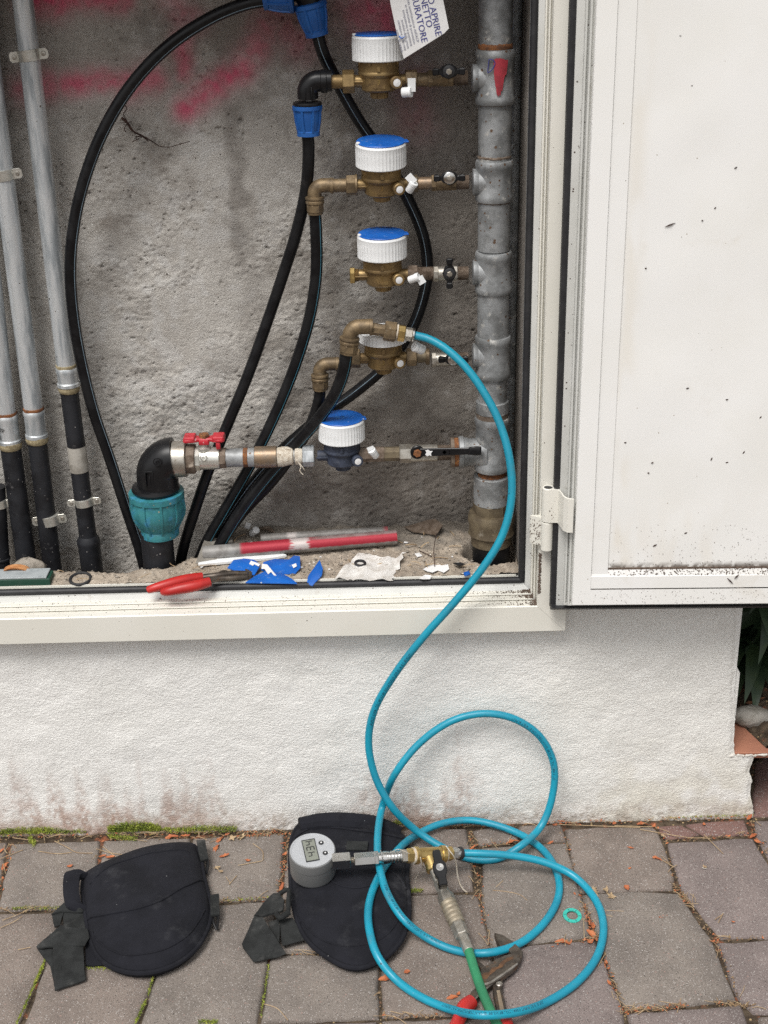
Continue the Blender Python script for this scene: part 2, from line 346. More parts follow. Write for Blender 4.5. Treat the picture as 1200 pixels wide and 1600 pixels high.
M_fabric = mat('black_neoprene', (0.0130, 0.0134, 0.0180), (0.0096, 0.0099, 0.0132), rough=0.92, scale=18, dirt=(0.045, 0.0455, 0.050), dscale=17, dlo=0.52, dhi=0.80, bump=0.6, bscale=900, bdist=0.0008,
               speck=(130, (0.22, 0.22, 0.22), 0.11, 0.07), spec=0.2)
M_web = mat('grey_webbing', (0.026, 0.0275, 0.0275), (0.017, 0.018, 0.018), rough=0.9, scale=40, dirt=(0.075, 0.075, 0.072), dscale=26, dlo=0.52, dhi=0.76, bump=0.8, bscale=1100, bdist=0.0008, spec=0.2)
M_gaugecase = mat('grey_gauge_case', (0.215, 0.217, 0.215), (0.19, 0.192, 0.19), rough=0.42, metal=0.35, scale=12, bump=0.03)
M_gaugeface = mat('silver_gauge_face', (0.46, 0.475, 0.495), (0.43, 0.445, 0.465), rough=0.38, metal=0.2, scale=10, bump=0.02)
M_lcd = mat('lcd', (0.215, 0.23, 0.195), (0.20, 0.21, 0.18), rough=0.25, scale=20, bump=0)
M_ink = mat('dark_ink', (0.02, 0.022, 0.024), rough=0.4, bump=0)
M_blueink = mat('blue_ink', (0.045, 0.05, 0.24), rough=0.6, bump=0)
M_greyink = mat('grey_ink', (0.18, 0.185, 0.26), rough=0.7, bump=0)
M_paper = mat('white_paper', (0.76, 0.755, 0.75), (0.70, 0.695, 0.69), rough=0.8, scale=30, bump=0.2, bscale=80)
M_oldpaper = mat('weathered_paper', (0.70, 0.68, 0.65), (0.56, 0.53, 0.49), rough=0.95, scale=60, dirt=(0.36, 0.31, 0.26), dscale=90, dlo=0.58, dhi=0.7, bump=0.8, bscale=300, bdist=0.002)
M_teflon = mat('white_thread_tape', (0.62, 0.565, 0.475), (0.48, 0.415, 0.33), rough=0.9, scale=160, dirt=(0.28, 0.215, 0.145), dscale=110, dlo=0.54, dhi=0.66, bump=0.9, bscale=500, bdist=0.0015)
M_hemp = mat('hemp_thread', (0.37, 0.31, 0.19), (0.25, 0.20, 0.115), rough=1, scale=200, bump=0.6, bscale=600)
M_terracotta = mat('terracotta', (0.36, 0.155, 0.095), (0.30, 0.125, 0.08), rough=0.8, scale=20, dirt=(0.40, 0.24, 0.18), dscale=30, dlo=0.58, dhi=0.8, bump=0.3, speck=(200, (0.5, 0.42, 0.36), 0.2, 0.1))
M_leaf = mat('dark_green_leaf', (0.030, 0.055, 0.024), (0.020, 0.038, 0.018), rough=0.42, scale=25, dirt=(0.05, 0.075, 0.025), dscale=15, dlo=0.5, dhi=0.8, bump=0.1)
M_stone = mat('pale_stone', (0.34, 0.32, 0.285), (0.20, 0.185, 0.155), rough=0.9, scale=35, dirt=(0.46, 0.44, 0.41), dscale=30, dlo=0.54, dhi=0.7, bump=0.7, bscale=150, bdist=0.003)
M_rubble = mat('mortar_rubble', (0.33, 0.295, 0.25), (0.22, 0.195, 0.16), rough=1, scale=90, bump=1, bscale=400, bdist=0.002, speck=(240, (0.13, 0.11, 0.09), 0.4, 0.25))
M_moss = mat('moss', (0.33, 0.38, 0.055), (0.17, 0.225, 0.035), rough=0.95, scale=40, dirt=(0.40, 0.37, 0.09), dscale=60, dlo=0.52, dhi=0.7, bump=0)
M_orange = mat('dry_orange_leaf', (0.44, 0.145, 0.052), (0.33, 0.092, 0.036), rough=0.7, scale=120, dirt=(0.50, 0.27, 0.13), dscale=90, dlo=0.58, dhi=0.76, bump=0.4)
M_brownleaf = mat('brown_litter', (0.20, 0.085, 0.04), (0.12, 0.055, 0.03), rough=0.85, scale=100, bump=0.4)
M_needle = mat('straw_needle', (0.42, 0.31, 0.185), (0.29, 0.195, 0.11), rough=0.8, scale=60, bump=0)
M_husk = mat('brown_husk', (0.25, 0.165, 0.09), (0.15, 0.095, 0.052), rough=0.9, scale=160, dirt=(0.40, 0.30, 0.18), dscale=220, dlo=0.56, dhi=0.66, bump=0)
M_twig = mat('dark_twig', (0.05, 0.022, 0.014), (0.03, 0.014, 0.01), rough=0.85, bump=0.3)
M_cyan = mat('turquoise_gasket', (0.035, 0.42, 0.345), (0.03, 0.36, 0.30), rough=0.6, scale=60, dirt=(0.15, 0.42, 0.36), dscale=120, dlo=0.6, dhi=0.75, bump=0.1)
M_greenbox = mat('green_card_box', (0.008, 0.052, 0.032), (0.014, 0.055, 0.036), rough=0.55, scale=60, bump=0.1)
M_greylid = mat('grey_card', (0.36, 0.39, 0.40), (0.29, 0.32, 0.33), rough=0.6, scale=60, bump=0.1)
M_peel = mat('orange_peel', (0.56, 0.27, 0.11), (0.42, 0.17, 0.06), rough=0.7, scale=90, bump=0.3)
M_film = mat('cloudy_film', (0.33, 0.31, 0.275), (0.24, 0.22, 0.19), rough=0.5, scale=60, bump=0.5, bscale=150)
M_paintedtube = mat('painted_steel_tube', (0.27, 0.262, 0.25), (0.19, 0.18, 0.168), rough=0.55, metal=0.25, scale=60, bump=0.25, dirt=(0.36, 0.35, 0.33), dscale=80, dlo=0.60, dhi=0.74,
                    attr=[('paint', (0.33, 0.018, 0.034)), ('chalk', (0.50, 0.46, 0.44))])
M_clampmetal = mat('zinc_clamp', (0.66, 0.65, 0.60), (0.52, 0.51, 0.46), rough=0.32, metal=0.7, scale=60, dirt=(0.28, 0.25, 0.19), dscale=60, dlo=0.6, dhi=0.78, bump=0.08)
M_redpaint = mat('red_spray_paint', (0.36, 0.03, 0.045), (0.26, 0.025, 0.035), rough=0.6, scale=80, bump=0.2)
M_tip = mat('white_mortar', (0.66, 0.63, 0.58), (0.52, 0.48, 0.42), rough=1, scale=100, bump=0.9, bscale=300, bdist=0.002)
M_mark = mat('white_print', (0.62, 0.62, 0.62), rough=0.6, bump=0)

# ------------------------------------------------------------------ relief fields
def field(nx, nz, dx, lo, hi, beta=1.0, seed=0, ax=1.0, az=1.0):
    """random relief with wavelengths lo..hi metres (std 1); ax/az > 1 stretch it"""
    rng = np.random.default_rng(seed); w = rng.standard_normal((nz, nx))
    kx = np.fft.fftfreq(nx, dx)[None, :] * ax; kz = np.fft.fftfreq(nz, dx)[:, None] * az
    k = np.sqrt(kx * kx + kz * kz); k[0, 0] = 1e-9
    amp = k ** (-beta) * np.exp(-(k * lo / 1.2) ** 4) * (1 - np.exp(-(k * hi) ** 4))
    f = np.real(np.fft.ifft2(np.fft.fft2(w) * amp)); return f / f.std()
def sstep(a, b, x):
    t = np.clip((x - a) / (b - a), 0, 1); return t * t * (3 - 2 * t)
def grid_obj(name, X, Y, Z, m, parent=None, attrs=None, kind=None, flip=False, loc=None, keep=None):
    nz, nx = X.shape; w = wloc(parent) if parent is not None else (loc or Vector((0, 0, 0)))
    co = np.stack([X - w.x, Y - w.y, Z - w.z], -1).reshape(-1, 3).astype(np.float32)
    a = (np.arange(nz - 1)[:, None] * nx + np.arange(nx - 1)[None, :]).ravel()
    q = np.stack([a, a + 1, a + nx + 1, a + nx], -1)
    if keep is not None: q = q[keep.ravel()]
    if flip: q = q[:, ::-1]
    me = bpy.data.meshes.new(name); me.vertices.add(len(co)); me.vertices.foreach_set('co', co.ravel())
    me.loops.add(q.size); me.loops.foreach_set('vertex_index', q.astype(np.int32).ravel())
    me.polygons.add(len(q)); me.polygons.foreach_set('loop_start', np.arange(0, q.size, 4, dtype=np.int32))
    me.update(calc_edges=True); me.validate()
    me.polygons.foreach_set('use_smooth', [True] * len(me.polygons))
    for k, v in (attrs or {}).items():
        at = me.attributes.new(k, 'FLOAT', 'POINT'); at.data.foreach_set('value', v.astype(np.float32).ravel())
    me.materials.append(m)
    o = bpy.data.objects.new(name, me); COL.objects.link(o)
    if parent is not None: o.parent = parent
    elif loc is not None: o.location = loc
    if kind: o['kind'] = kind
    return o
def seg_dist(X, Z, a, b):
    ax, az = a; bx, bz = b; dx, dz = bx - ax, bz - az
    t = np.clip(((X - ax) * dx + (Z - az) * dz) / (dx * dx + dz * dz + 1e-12), 0, 1)
    return np.hypot(X - ax - t * dx, Z - az - t * dz)

# ================================================================== THE SETTING
YB = 0.21                                   # back wall of the recess
YG = 0.028                                  # depth of the frame's rubber gasket behind the wall face
XI, ZI = P(811, 905, YG).x, 0.462          # inner corner of the frame, lower right
TOPZ = 1.42
XL = -0.80                                  # left end of the opening (outside the picture)
XR = P(1147, 1100, 0.0).x - 0.0015                   # right end of the wall
ZT = P(1160, 1178, 0.0).z                   # top of the low kerb to the right

# ---- ground, one sheet out to the horizon
mb = MB()
xs = [-60, -6, -1.6, 1.6, 6, 60]; ys = [-60, -6, -2.0, 0.0, 1.2, 6, 60]
for i in range(len(xs) - 1):
    for j in range(len(ys) - 1):
        mb.add([(xs[i], ys[j], -0.006), (xs[i + 1], ys[j], -0.006), (xs[i + 1], ys[j + 1], -0.006), (xs[i], ys[j + 1], -0.006)], [(0, 1, 2, 3)])
obj('ground', mb, M_soil, kind='structure', base=False)

# ---- pavement of separate setts
pavement = bpy.data.objects.new('pavement', None); COL.objects.link(pavement); pavement['kind'] = 'structure'
PAV = [
    ([(-75, 1316), (10, 1314), (-8, 1418), (-100, 1424)], 1), ([(18, 1317), (155, 1312), (142, 1415), (-2, 1419)], 0),
    ([(163, 1312), (296, 1308), (290, 1409), (150, 1414)], 0), ([(302, 1308), (444, 1301), (434, 1401), (297, 1408)], 0),
    ([(-110, 1429), (97, 1423), (68, 1507), (22, 1606), (-140, 1614)], 1), ([(104, 1423), (268, 1416), (241, 1520), (210, 1604), (34, 1610)], 1),
    ([(275, 1415), (430, 1409), (416, 1506), (400, 1598), (219, 1604)], 0), ([(424, 1494), (588, 1489), (590, 1588), (409, 1595)], 0),
    ([(440, 1408), (586, 1402), (588, 1482), (429, 1487)], 0), ([(453, 1301), (602, 1297), (604, 1393), (441, 1401)], 1),
    ([(608, 1300), (640, 1296), (728, 1295), (735, 1330), (738, 1388), (611, 1393)], 1),
    ([(739, 1296), (772, 1291), (805, 1291), (810, 1311), (750, 1318)], 1), ([(812, 1290), (876, 1288), (883, 1311), (817, 1312)], 1),
    ([(753, 1325), (886, 1317), (900, 1378), (924, 1459), (768, 1477), (758, 1430)], 0),
    ([(598, 1398), (745, 1396), (756, 1440), (765, 1484), (776, 1530), (781, 1580), (598, 1586)], 1),
    ([(772, 1484), (858, 1472), (929, 1466), (944, 1502), (972, 1574), (986, 1640), (795, 1640), (784, 1580)], 2),
    ([(597, 1592), (782, 1587), (792, 1645), (595, 1648)], 1),
    ([(884, 1294), (1021, 1290), (1033, 1312), (1052, 1370), (1050, 1387), (995, 1388), (907, 1392), (894, 1340)], 1),
    ([(910, 1398), (1000, 1393), (1060, 1397), (1083, 1430), (1110, 1466), (1148, 1559), (1075, 1567), (979, 1573), (946, 1495), (929, 1450)], 0),
    ([(1027, 1289), (1064, 1287), (1093, 1301), (1040, 1308)], 3), ([(1072, 1286), (1163, 1279), (1171, 1301), (1100, 1302)], 3),
    ([(1043, 1314), (1177, 1308), (1205, 1355), (1243, 1460), (1127, 1464), (1066, 1388)], 2),
    ([(1121, 1472), (1250, 1467), (1292, 1575), (1178, 1580), (1156, 1558)], 2), ([(981, 1582), (1078, 1575), (1158, 1567), (1180, 1640), (996, 1645)], 2),
    ([(1180, 1280), (1265, 1275), (1300, 1360), (1216, 1364), (1182, 1306)], 2), ([(1219, 1371), (1303, 1367), (1345, 1462), (1251, 1462)], 1),
    ([(1186, 1587), (1296, 1582), (1320, 1650), (1205, 1655)], 1),
    ([(-145, 1622), (12, 1614), (-20, 1700), (-200, 1710)], 0), ([(22, 1614), (205, 1610), (180, 1695), (-10, 1700)], 1), ([(214, 1610), (398, 1604), (385, 1692), (190, 1696)], 0),
    ([(408, 1602), (588, 1596), (586, 1690), (394, 1692)], 2), ([(597, 1655), (792, 1652), (800, 1745), (595, 1750)], 0), ([(800, 1648), (988, 1648), (1010, 1740), (808, 1745)], 0),
    ([(1182, 1182), (1230, 1180), (1258, 1268), (1176, 1272)], 3), ([(1240, 1180), (1300, 1178), (1335, 1262), (1266, 1268)], 2),
]
rnd = random.Random(3)
def paver(P3, m, dz):
    """one sett: wavy outline, rounded upper edge, slightly uneven top"""
    pts = []
    n = len(P3)
    for i in range(n):
        a, b = P3[i], P3[(i + 1) % n]; k = max(2, int((b - a).length / 0.022))
        for j in range(k):
            q = a.lerp(b, j / k)
            if j: q = q + Vector((rnd.uniform(-1, 1), rnd.uniform(-1, 1), 0)) * 0.0021
            pts.append((q.x, q.y))
    A = sum(pts[i][0] * pts[(i + 1) % len(pts)][1] - pts[(i + 1) % len(pts)][0] * pts[i][1] for i in range(len(pts)))
    if A < 0: pts = pts[::-1]
    pts = inset(pts, -0.0010)
    c = (sum(p[0] for p in pts) / len(pts), sum(p[1] for p in pts) / len(pts))
    sc = lambda k, z, jit=0: [Vector((c[0] + (p[0] - c[0]) * k, c[1] + (p[1] - c[1]) * k, z + dz + rnd.uniform(-jit, jit))) for p in pts]
    i1, i2 = inset(pts, 0.0025), inset(pts, 0.0060)
    mb = MB()
    mb.rings([[Vector((p[0], p[1], -0.03)) for p in pts], [Vector((p[0], p[1], -0.0075 + dz + rnd.uniform(-.001, .001))) for p in pts], [Vector((p[0], p[1], -0.0022 + dz + rnd.uniform(-.0006, .0006))) for p in i1],
              [Vector((p[0], p[1], dz + rnd.uniform(-.0004, .0004))) for p in i2], sc(0.6, 0.0008, .0003)], True, False, True)
    return obj('paver', mb, m, pavement, sharp=60)
for poly, k in PAV:
    paver([G(x, y, 0) for x, y in poly], M_pav[k], rnd.uniform(-0.0025, 0.0020))
# further setts beyond the picture, left and right and nearer
row_y = -0.66
for r in range(5):
    y1 = row_y - r * 0.17; x = -1.25 + 0.08 * (r % 2)
    while x < 1.2:
        w = rnd.choice([0.12, 0.17, 0.17, 0.22])
        paver([Vector((x, y1 - 0.162, 0)), Vector((x + w - .008, y1 - 0.162, 0)), Vector((x + w - .008, y1, 0)), Vector((x, y1, 0))], M_pav[rnd.choice([0, 0, 1, 2])], 0)
        x += w

# small setts filling in between the measured ones and those rows
_polys = [[(G(x, y, 0).x, G(x, y, 0).y) for x, y in poly] for poly, k in PAV]
def _inside(x, y, pl):
    c = False; j = len(pl) - 1
    for i in range(len(pl)):
        if (pl[i][1] > y) != (pl[j][1] > y) and x < (pl[j][0] - pl[i][0]) * (y - pl[i][1]) / (pl[j][1] - pl[i][1]) + pl[i][0]: c = not c
        j = i
    return c
y1 = -0.012
while y1 > -0.60:
    x = -1.25
    while x < 1.25:
        pts_ = [(x + .112 * a / 6, y1 - .098 * b / 6) for a in range(7) for b in range(7)]
        hit = any(_inside(px_, py_, pl) for pl in _polys for px_, py_ in pts_) or any(x - .004 < v[0] < x + .116 and y1 - .102 < v[1] < y1 + .004 for pl in _polys for v in pl)
        if not hit and y1 - .098 > -0.655: paver([Vector((x, y1 - .098, 0)), Vector((x + .112, y1 - .098, 0)), Vector((x + .112, y1, 0)), Vector((x, y1, 0))], M_pav[rnd.choice([0, 1, 2])], 0); x += .12
        else: x += .03
    y1 -= .1065

# ---- the white rendered wall with the recess
wall = thing('rendered_wall', 'white stucco wall with red-brown splash stains along its foot', 'wall', (0, 0, 0))
nx, nz, dx = 640, 205, 0.00225
x0 = XR + 0.055 - (nx - 1) * dx
X, Z = np.meshgrid(x0 + np.arange(nx) * dx, -0.012 + np.arange(nz) * dx)
h = 0.30 * field(nx, nz, dx, 0.005, 0.05, 1.3, 11, ax=1.2, az=0.85) + 1.1 * field(nx, nz, dx, 0.05, 0.3, 1.2, 13)
smooth = sstep(0.3, 1.2, field(nx, nz, dx, 0.05, 0.3, 1.0, 14))
Y = -0.0022 - h * 0.00062 * (1 - 0.4 * smooth)
foot = sstep(0.016, 0.0, Z) * sstep(-0.4, 1.0, field(nx, nz, dx, 0.010, 0.05, 0.8, 15))
Y = np.minimum(Y + foot * 0.0012, 0.0004)
redx = P(170, 1290, 0).x, P(650, 1290, 0).x
hgt = np.clip(0.090 + 0.040 * field(nx, nz, dx, 0.022, 0.2, 1.2, 21, az=12), 0.02, 1)
m1 = np.exp(-((X - redx[0]) / 0.21) ** 4) + 0.95 * np.exp(-((X - redx[1]) / 0.105) ** 4)
red = m1 * sstep(1.35, 0.05, Z / hgt) * sstep(-2.4, 1.5, field(nx, nz, dx, 0.006, 0.08, 0.9, 22, az=1.4)) * 0.85
red = np.maximum(red, 0.72 * np.clip(m1 * 1.2 + .22, 0, 1) * sstep(0.045, 0.005, Z) * sstep(-2.2, .8, field(nx, nz, dx, 0.01, 0.12, 1.0, 26, az=1.5)))
grime = sstep(0.06, 0.0, Z) * sstep(-0.8, 1.3, field(nx, nz, dx, 0.005, 0.08, 0.9, 23)) * 0.6
grime += 0.16 * sstep(0.8, 2.0, field(nx, nz, dx, 0.01, 0.12, 1.0, 24, az=2.5)) * sstep(0.20, 0.05, Z)
yel = sstep(0.25, 0.45, X) * sstep(0.2, 0.0, Z) * 0.5 * sstep(-1, 1, field(nx, nz, dx, 0.03, 0.3, 1.0, 25)) + sstep(0.12, 0.3, X) * 0.12
EDGE = [(P(a_, b_, 0).z, P(a_, b_, 0).x) for a_, b_ in ((1184, 1290), (1183, 1277), (1176, 1262), (1172, 1240), (1176, 1222), (1171, 1205), (1177, 1190), (1180, 1179.5), (1147.5, 1178.5), (1148, 1100), (1148, 1045), (1150, 1015), (1152, 990), (1156, 950), (1158, 930))]
rj = np.random.default_rng(9).normal(0, .0009, nz); rj = np.convolve(rj, np.ones(4) / 4, 'same') * 1.6
edge_x = np.interp(Z[:, 0], [e[0] for e in EDGE], [e[1] for e in EDGE]) + rj
Xc = np.minimum(X, edge_x[:, None]); keep = ((Z[:-1, :-1] < 0.428) | (X[:-1, :-1] > XI + 0.05)) & (X[:-1, :-1] < edge_x[:-1, None]) & (X[:-1, :-1] < edge_x[1:, None])
Y = Y + 0.004 * sstep(0.010, 0.0, edge_x[:, None] - Xc)
grid_obj('wall_face', Xc, Y, Z, M_stucco, wall, {'red': np.clip(red, 0, 1), 'grime': np.clip(grime, 0, 1), 'yellow': np.clip(yel, 0, 1)}, keep=keep)
core = MB()
core.box(((x0 + XR) / 2, 0.0265, 0.205), (XR - x0, 0.051, 0.456)); core.box(((x0 + XR) / 2, 0.265, 0.13), (XR - x0, 0.07, 0.30)); core.box(((XI + .026 + XR) / 2, 0.1265, 0.205), (XR - XI - .026, 0.149, 0.456))                      # under the opening
core.box(((XI + 0.026 + XR) / 2, 0.151, 1.131), (XR - XI - 0.026, 0.30, 1.394))       # pier behind the door
core.box((-1.12, 0.151, 1.13), (0.62, 0.30, 1.35))
core.box(((x0 + XR) / 2, 0.151, 1.93), (XR - x0, 0.30, 0.25))
obj('wall_core', core, M_stucco, wall, sharp=0)
# sides of the broken right corner
rows = []
for i in range(0, nz, 2):
    if Z[i, 0] < ZT - 0.003:
        e_ = edge_x[i]; rows.append([Vector((e_, 0.0018, Z[i, 0])), Vector((e_ - .004, 0.018 + rnd.uniform(-.003, .003), Z[i, 0])), Vector((e_ - .007, 0.06, Z[i, 0])), Vector((e_ - .004, 0.2, Z[i, 0]))])
mb = MB(); mb.rings(rows, False, False, False); mb.add(rows[-1] + [Vector((XR - .03, 0.2, ZT - .004)), Vector((XR - .03, 0.0018, ZT - .004))], [tuple(range(6))])
obj('corner_render', mb, M_stucco, wall, sharp=60)
rows = []
for i in range(0, nz, 2):
    if Z[i, 0] > ZT - 0.003: rows.append([Vector((edge_x[i], 0.0018, Z[i, 0])), Vector((edge_x[i] - .002, 0.03, Z[i, 0])), Vector((edge_x[i] - .002, 0.28, Z[i, 0]))])
mb = MB(); mb.rings(rows, False, False, False); obj('end_render', mb, M_stucco, wall, sharp=60)
mb = MB()
a, b = P(1151, 1040, 0.01), P(1146, 1174, 0.01)
mb.rings([[Vector((XR - 0.004, 0.006, z)), Vector((XR + w, 0.006, z)), Vector((XR + w, 0.24, z)), Vector((XR - 0.004, 0.24, z))] for z, w in ((ZT + 0.0015, 0.0075), (a.z - 0.012, 0.0078), (a.z, 0.0015))])
obj('edge_strip', mb, M_stucco, wall, sharp=20)

# ---- terracotta coping on the low kerb, planting bed
mb = MB()
p0, p1, p2, p3 = P(1146, 1179, 0.002), P(1205, 1183, 0.002), P(1230, 1184, 0.0), None
zt0 = ZT
tA, tB = G(1153, 1128, ZT), G(1203, 1181, ZT)
mb.slab([(XR - 0.004, 0.0), (tB.x + .03, 0.0), (tB.x + .03, 0.012), (tB.x, 0.012), (tA.x, tA.y), (tA.x - .004, tA.y + .02), (XR - 0.002, tA.y + .02)], (0, 0.002, zt0 - 0.011), (1, 0, 0), (0, 1, 0), 0.012, 0.001)
tile = tag(obj('coping_tile', mb, M_terracotta), 'reddish terracotta coping tile beside the right end of the white wall', 'tile')
mb = MB()
q = [Vector((XR - 0.010 + 0.0045 * i, -0.0015 + rnd.uniform(-.0012, .001), zt0 - 0.0015 + rnd.uniform(-.0012, .0012))) for i in range(18)]
rz = [rnd.uniform(.0008, .0030) for i in range(40)]
mb.tube(q, lambda t: rz[int(t * 38)], 7, 0.003)
obj('mortar_edge', mb, M_tip, tile)
NB = 60
X, Yg = np.meshgrid(np.linspace(XR + 0.004, XR + 1.2, 240), np.linspace(0.016, 1.3, 240))
fz = field(240, 240, 0.005, 0.012, 0.2, 0.8, 31) * 0.005
line = tA.x + (tB.x - tA.x) * (tA.y - Yg) / (tA.y - 0.012)              # the soil spills up to a slanting line across the tile
Zb = ZT + np.where(X > line, np.minimum((X - line) * 0.5, 0.028), -0.035) + fz
grid_obj('planting_bed', X, Yg, Zb, M_soil, kind='structure')

def leaf_mb(mb, o, d, up, L, W, droop):
    d = Vector(d).normalized(); s = d.cross(Vector(up)).normalized(); n = s.cross(d); R = []
    for i in range(7):
        t = i / 6; w = W * math.sin(PI * min(1, (t * 0.94 + 0.06)) ** 0.8) * (1 if t < 1 else 0.05) / 2
        c = Vector(o) + d * (L * t) - Vector((0, 0, 1)) * (droop * t * t * L)
        R.append([c - s * w + n * (w * 0.35), c, c + s * w + n * (w * 0.35)])
    mb.rings(R, False, False, False)
def shrub(base, nleaf, rad, hgt, seed, label):
    r = random.Random(seed); t = thing('shrub', label, 'shrub', base)
    st = MB(); shared = []
    for k in range(5):
        tip = Vector(base) + Vector((r.uniform(-rad, rad) * .6, r.uniform(-rad, rad) * .6, hgt * r.uniform(.6, 1)))
        st.tube([base, Vector(base).lerp(tip, 0.5) + Vector((r.uniform(-.02, .02), r.uniform(-.02, .02), 0)), tip], lambda q: 0.004 * (1 - 0.6 * q), 6, 0.03); shared.append(tip)
    obj('stem', st, M_twig, t)
    meshes = []
    for k in range(6):
        m_ = MB(); leaf_mb(m_, (0, 0, 0), (1, 0, 0), (0, 0, 1), r.uniform(.08, .14), r.uniform(.024, .038), r.uniform(.1, .5))
        me = bpy.data.meshes.new('leaf'); me.from_pydata([tuple(p) for p in m_.v], [], m_.f); me.polygons.foreach_set('use_smooth', [True] * len(me.polygons)); me.materials.append(M_leaf); meshes.append(me)
    for k in range(nleaf):
        tip = r.choice(shared); q = Vector(base).lerp(tip, r.uniform(.25, 1.0)) - Vector(base)
        o = bpy.data.objects.new('leaf', r.choice(meshes)); COL.objects.link(o); o.parent = t; o.location = q
        o.rotation_euler = (r.uniform(-.6, .6), r.uniform(-.7, .5), r.uniform(0, 2 * PI))
    return t
shrub((XR + 0.07, 0.24, ZT + 0.01), 210, 0.17, 0.36, 5, 'dark green broad-leaved shrub in the shade beside the wall end, nearest the stone')
shrub((XR + 0.24, 0.40, ZT + 0.01), 210, 0.22, 0.46, 6, 'second dark shrub farther back behind the one beside the wall')
shrub((XR + 0.10, 0.62, ZT + 0.01), 160, 0.25, 0.55, 7, 'third dark shrub, deepest in the shade behind the white wall')
mb = MB(); c = G(1176, 1128, ZT + .012); rr = random.Random(4); R = []
for i in range(9):
    la = -PI / 2 + PI * i / 8
    R.append([Vector((c.x, c.y + .012, ZT + 0.016)) + Vector((0.034 * math.cos(la) * math.cos(a) * rr.uniform(.88, 1.1), 0.024 * math.cos(la) * math.sin(a) * rr.uniform(.88, 1.1), 0.019 * math.sin(la))) for a in [2 * PI * k / 14 for k in range(14)]])
mb.rings(R); tag(obj('stone', mb, M_stone, sharp=70), 'pale grey rounded stone lying in the planting bed beside the tile', 'stone')
# leaf litter in the bed
mb = MB()
for k in range(60):
    q = Vector((XR + rr.uniform(0.03, 0.26), rr.uniform(0.10, 0.34), ZT + 0.026)); a = rr.uniform(0, 6.3); d = Vector((math.cos(a), math.sin(a), rr.uniform(-.1, .5)))
    leaf_mb(mb, q, d, (0, 0, 1), rr.uniform(.012, .03), rr.uniform(.006, .014), rr.uniform(-.3, .5))
obj('leaf_litter', mb, M_brownleaf, kind='stuff')

# ---- the recess: rough plaster back, sides, top, sandy floor
nx, nz, dx = 530, 565, 0.0021
X, Z = np.meshgrid(XL - 0.03 + np.arange(nx) * dx, 0.31 + np.arange(nz) * dx)
f = lambda lo, hi, b, s, ax=1, az=1: field(nx, nz, dx, lo, hi, b, s, ax, az)
big = f(0.10, 0.6, 1.3, 1); clump = f(0.006, 0.12, 1.5, 2, 1.2, 0.85); grit = f(0.0045, 0.03, 0.9, 3)
rug = sstep(-0.9, 0.9, f(0.06, 0.4, 1.0, 4))
for px_, py_, rx_, rz_ in ((650, 750, .22, .12), (230, 640, .12, .10), (560, 470, .10, .06)):
    c = P(px_, py_, YB); rug = np.maximum(rug, sstep(1.3, .6, np.hypot((X - c.x) / rx_, (Z - c.z) / rz_)))                       # rough against smoothed patches
ridge = f(0.008, 0.04, 0.5, 5, 1.4, 0.8); crack = sstep(0.16, 0.02, np.abs(ridge)) * sstep(0.2, 1.0, f(0.012, 0.07, 0.6, 6)) * rug
pits = sstep(1.85, 2.5, f(0.0055, 0.03, 0.9, 7, 1.3, 0.8)) * (0.35 + 0.65 * rug)
relief = 2.2 * big + (0.10 + 0.55 * rug) * clump + (0.15 + 0.35 * rug) * grit - 2.2 * crack * (0.4 + 0.6 * sstep(-.5, 1, grit)) - 3.0 * pits
Y = YB - relief * 0.0011
paint = np.zeros_like(X)
def spray(pts, w, s, seed):
    global paint
    q = [P(a, b, YB) for a, b in pts]
    d = np.minimum.reduce([seg_dist(X, Z, (q[i].x, q[i].z), (q[i + 1].x, q[i + 1].z)) for i in range(len(q) - 1)])
    paint = np.maximum(paint, min(1, s * 1.08) * np.exp(-(d / (w * 1.15)) ** 2.0) * (0.82 + 0.18 * np.clip(f(0.012, 0.10, 0.9, seed), -1, 1)))
spray([(40, 140), (75, 132)], 0.020, 0.55, 41); spray([(105, 134), (160, 126)], 0.016, 0.70, 42); spray([(170, 128), (235, 128)], 0.014, 0.60, 43); spray([(200, 135), (240, 122)], 0.02, 0.55, 52)
spray([(55, 2), (90, 2)], 0.020, 0.8, 44); spray([(95, -6), (190, -4)], 0.017, 0.7, 45)
spray([(290, 170), (330, 138), (380, 108)], 0.017, 0.78, 46); spray([(375, 110), (400, 75), (415, 45)], 0.020, 0.42, 47); spray([(285, 60), (290, 115)], 0.014, 0.5, 48)
spray([(265, -5), (300, 35)], 0.02, 0.30, 49); spray([(430, 20), (470, 70)], 0.025, 0.28, 50); spray([(575, 14), (612, 34)], 0.034, 0.62, 51); spray([(645, 130), (650, 190)], 0.03, 0.16, 53)
damp_shade = np.zeros_like(X)
def patch(px, py, rx, rz, amt, seed, arr):
    c = P(px, py, YB); n_ = f(0.02, 0.2, 1.0, seed) * 0.35
    return np.maximum(arr, amt * sstep(1.55, 0.25, np.hypot((X - c.x) / rx, (Z - c.z) / rz) + n_))
damp_shade = patch(372, 310, 0.016, 0.14, 0.55, 61, damp_shade); damp_shade = patch(400, 480, 0.03, 0.10, 0.25, 62, damp_shade); damp_shade = patch(640, 740, 0.24, 0.12, 0.60, 63, damp_shade)  # dark patches: stains and moist plaster, with recess shade painted in
damp_shade = patch(460, 800, 0.10, 0.05, 0.35, 64, damp_shade); damp_shade = patch(700, 400, 0.12, 0.22, 0.30, 65, damp_shade); damp_shade = patch(440, 40, 0.16, 0.07, 0.55, 66, damp_shade); damp_shade = patch(330, 30, 0.10, 0.03, 0.5, 67, damp_shade)
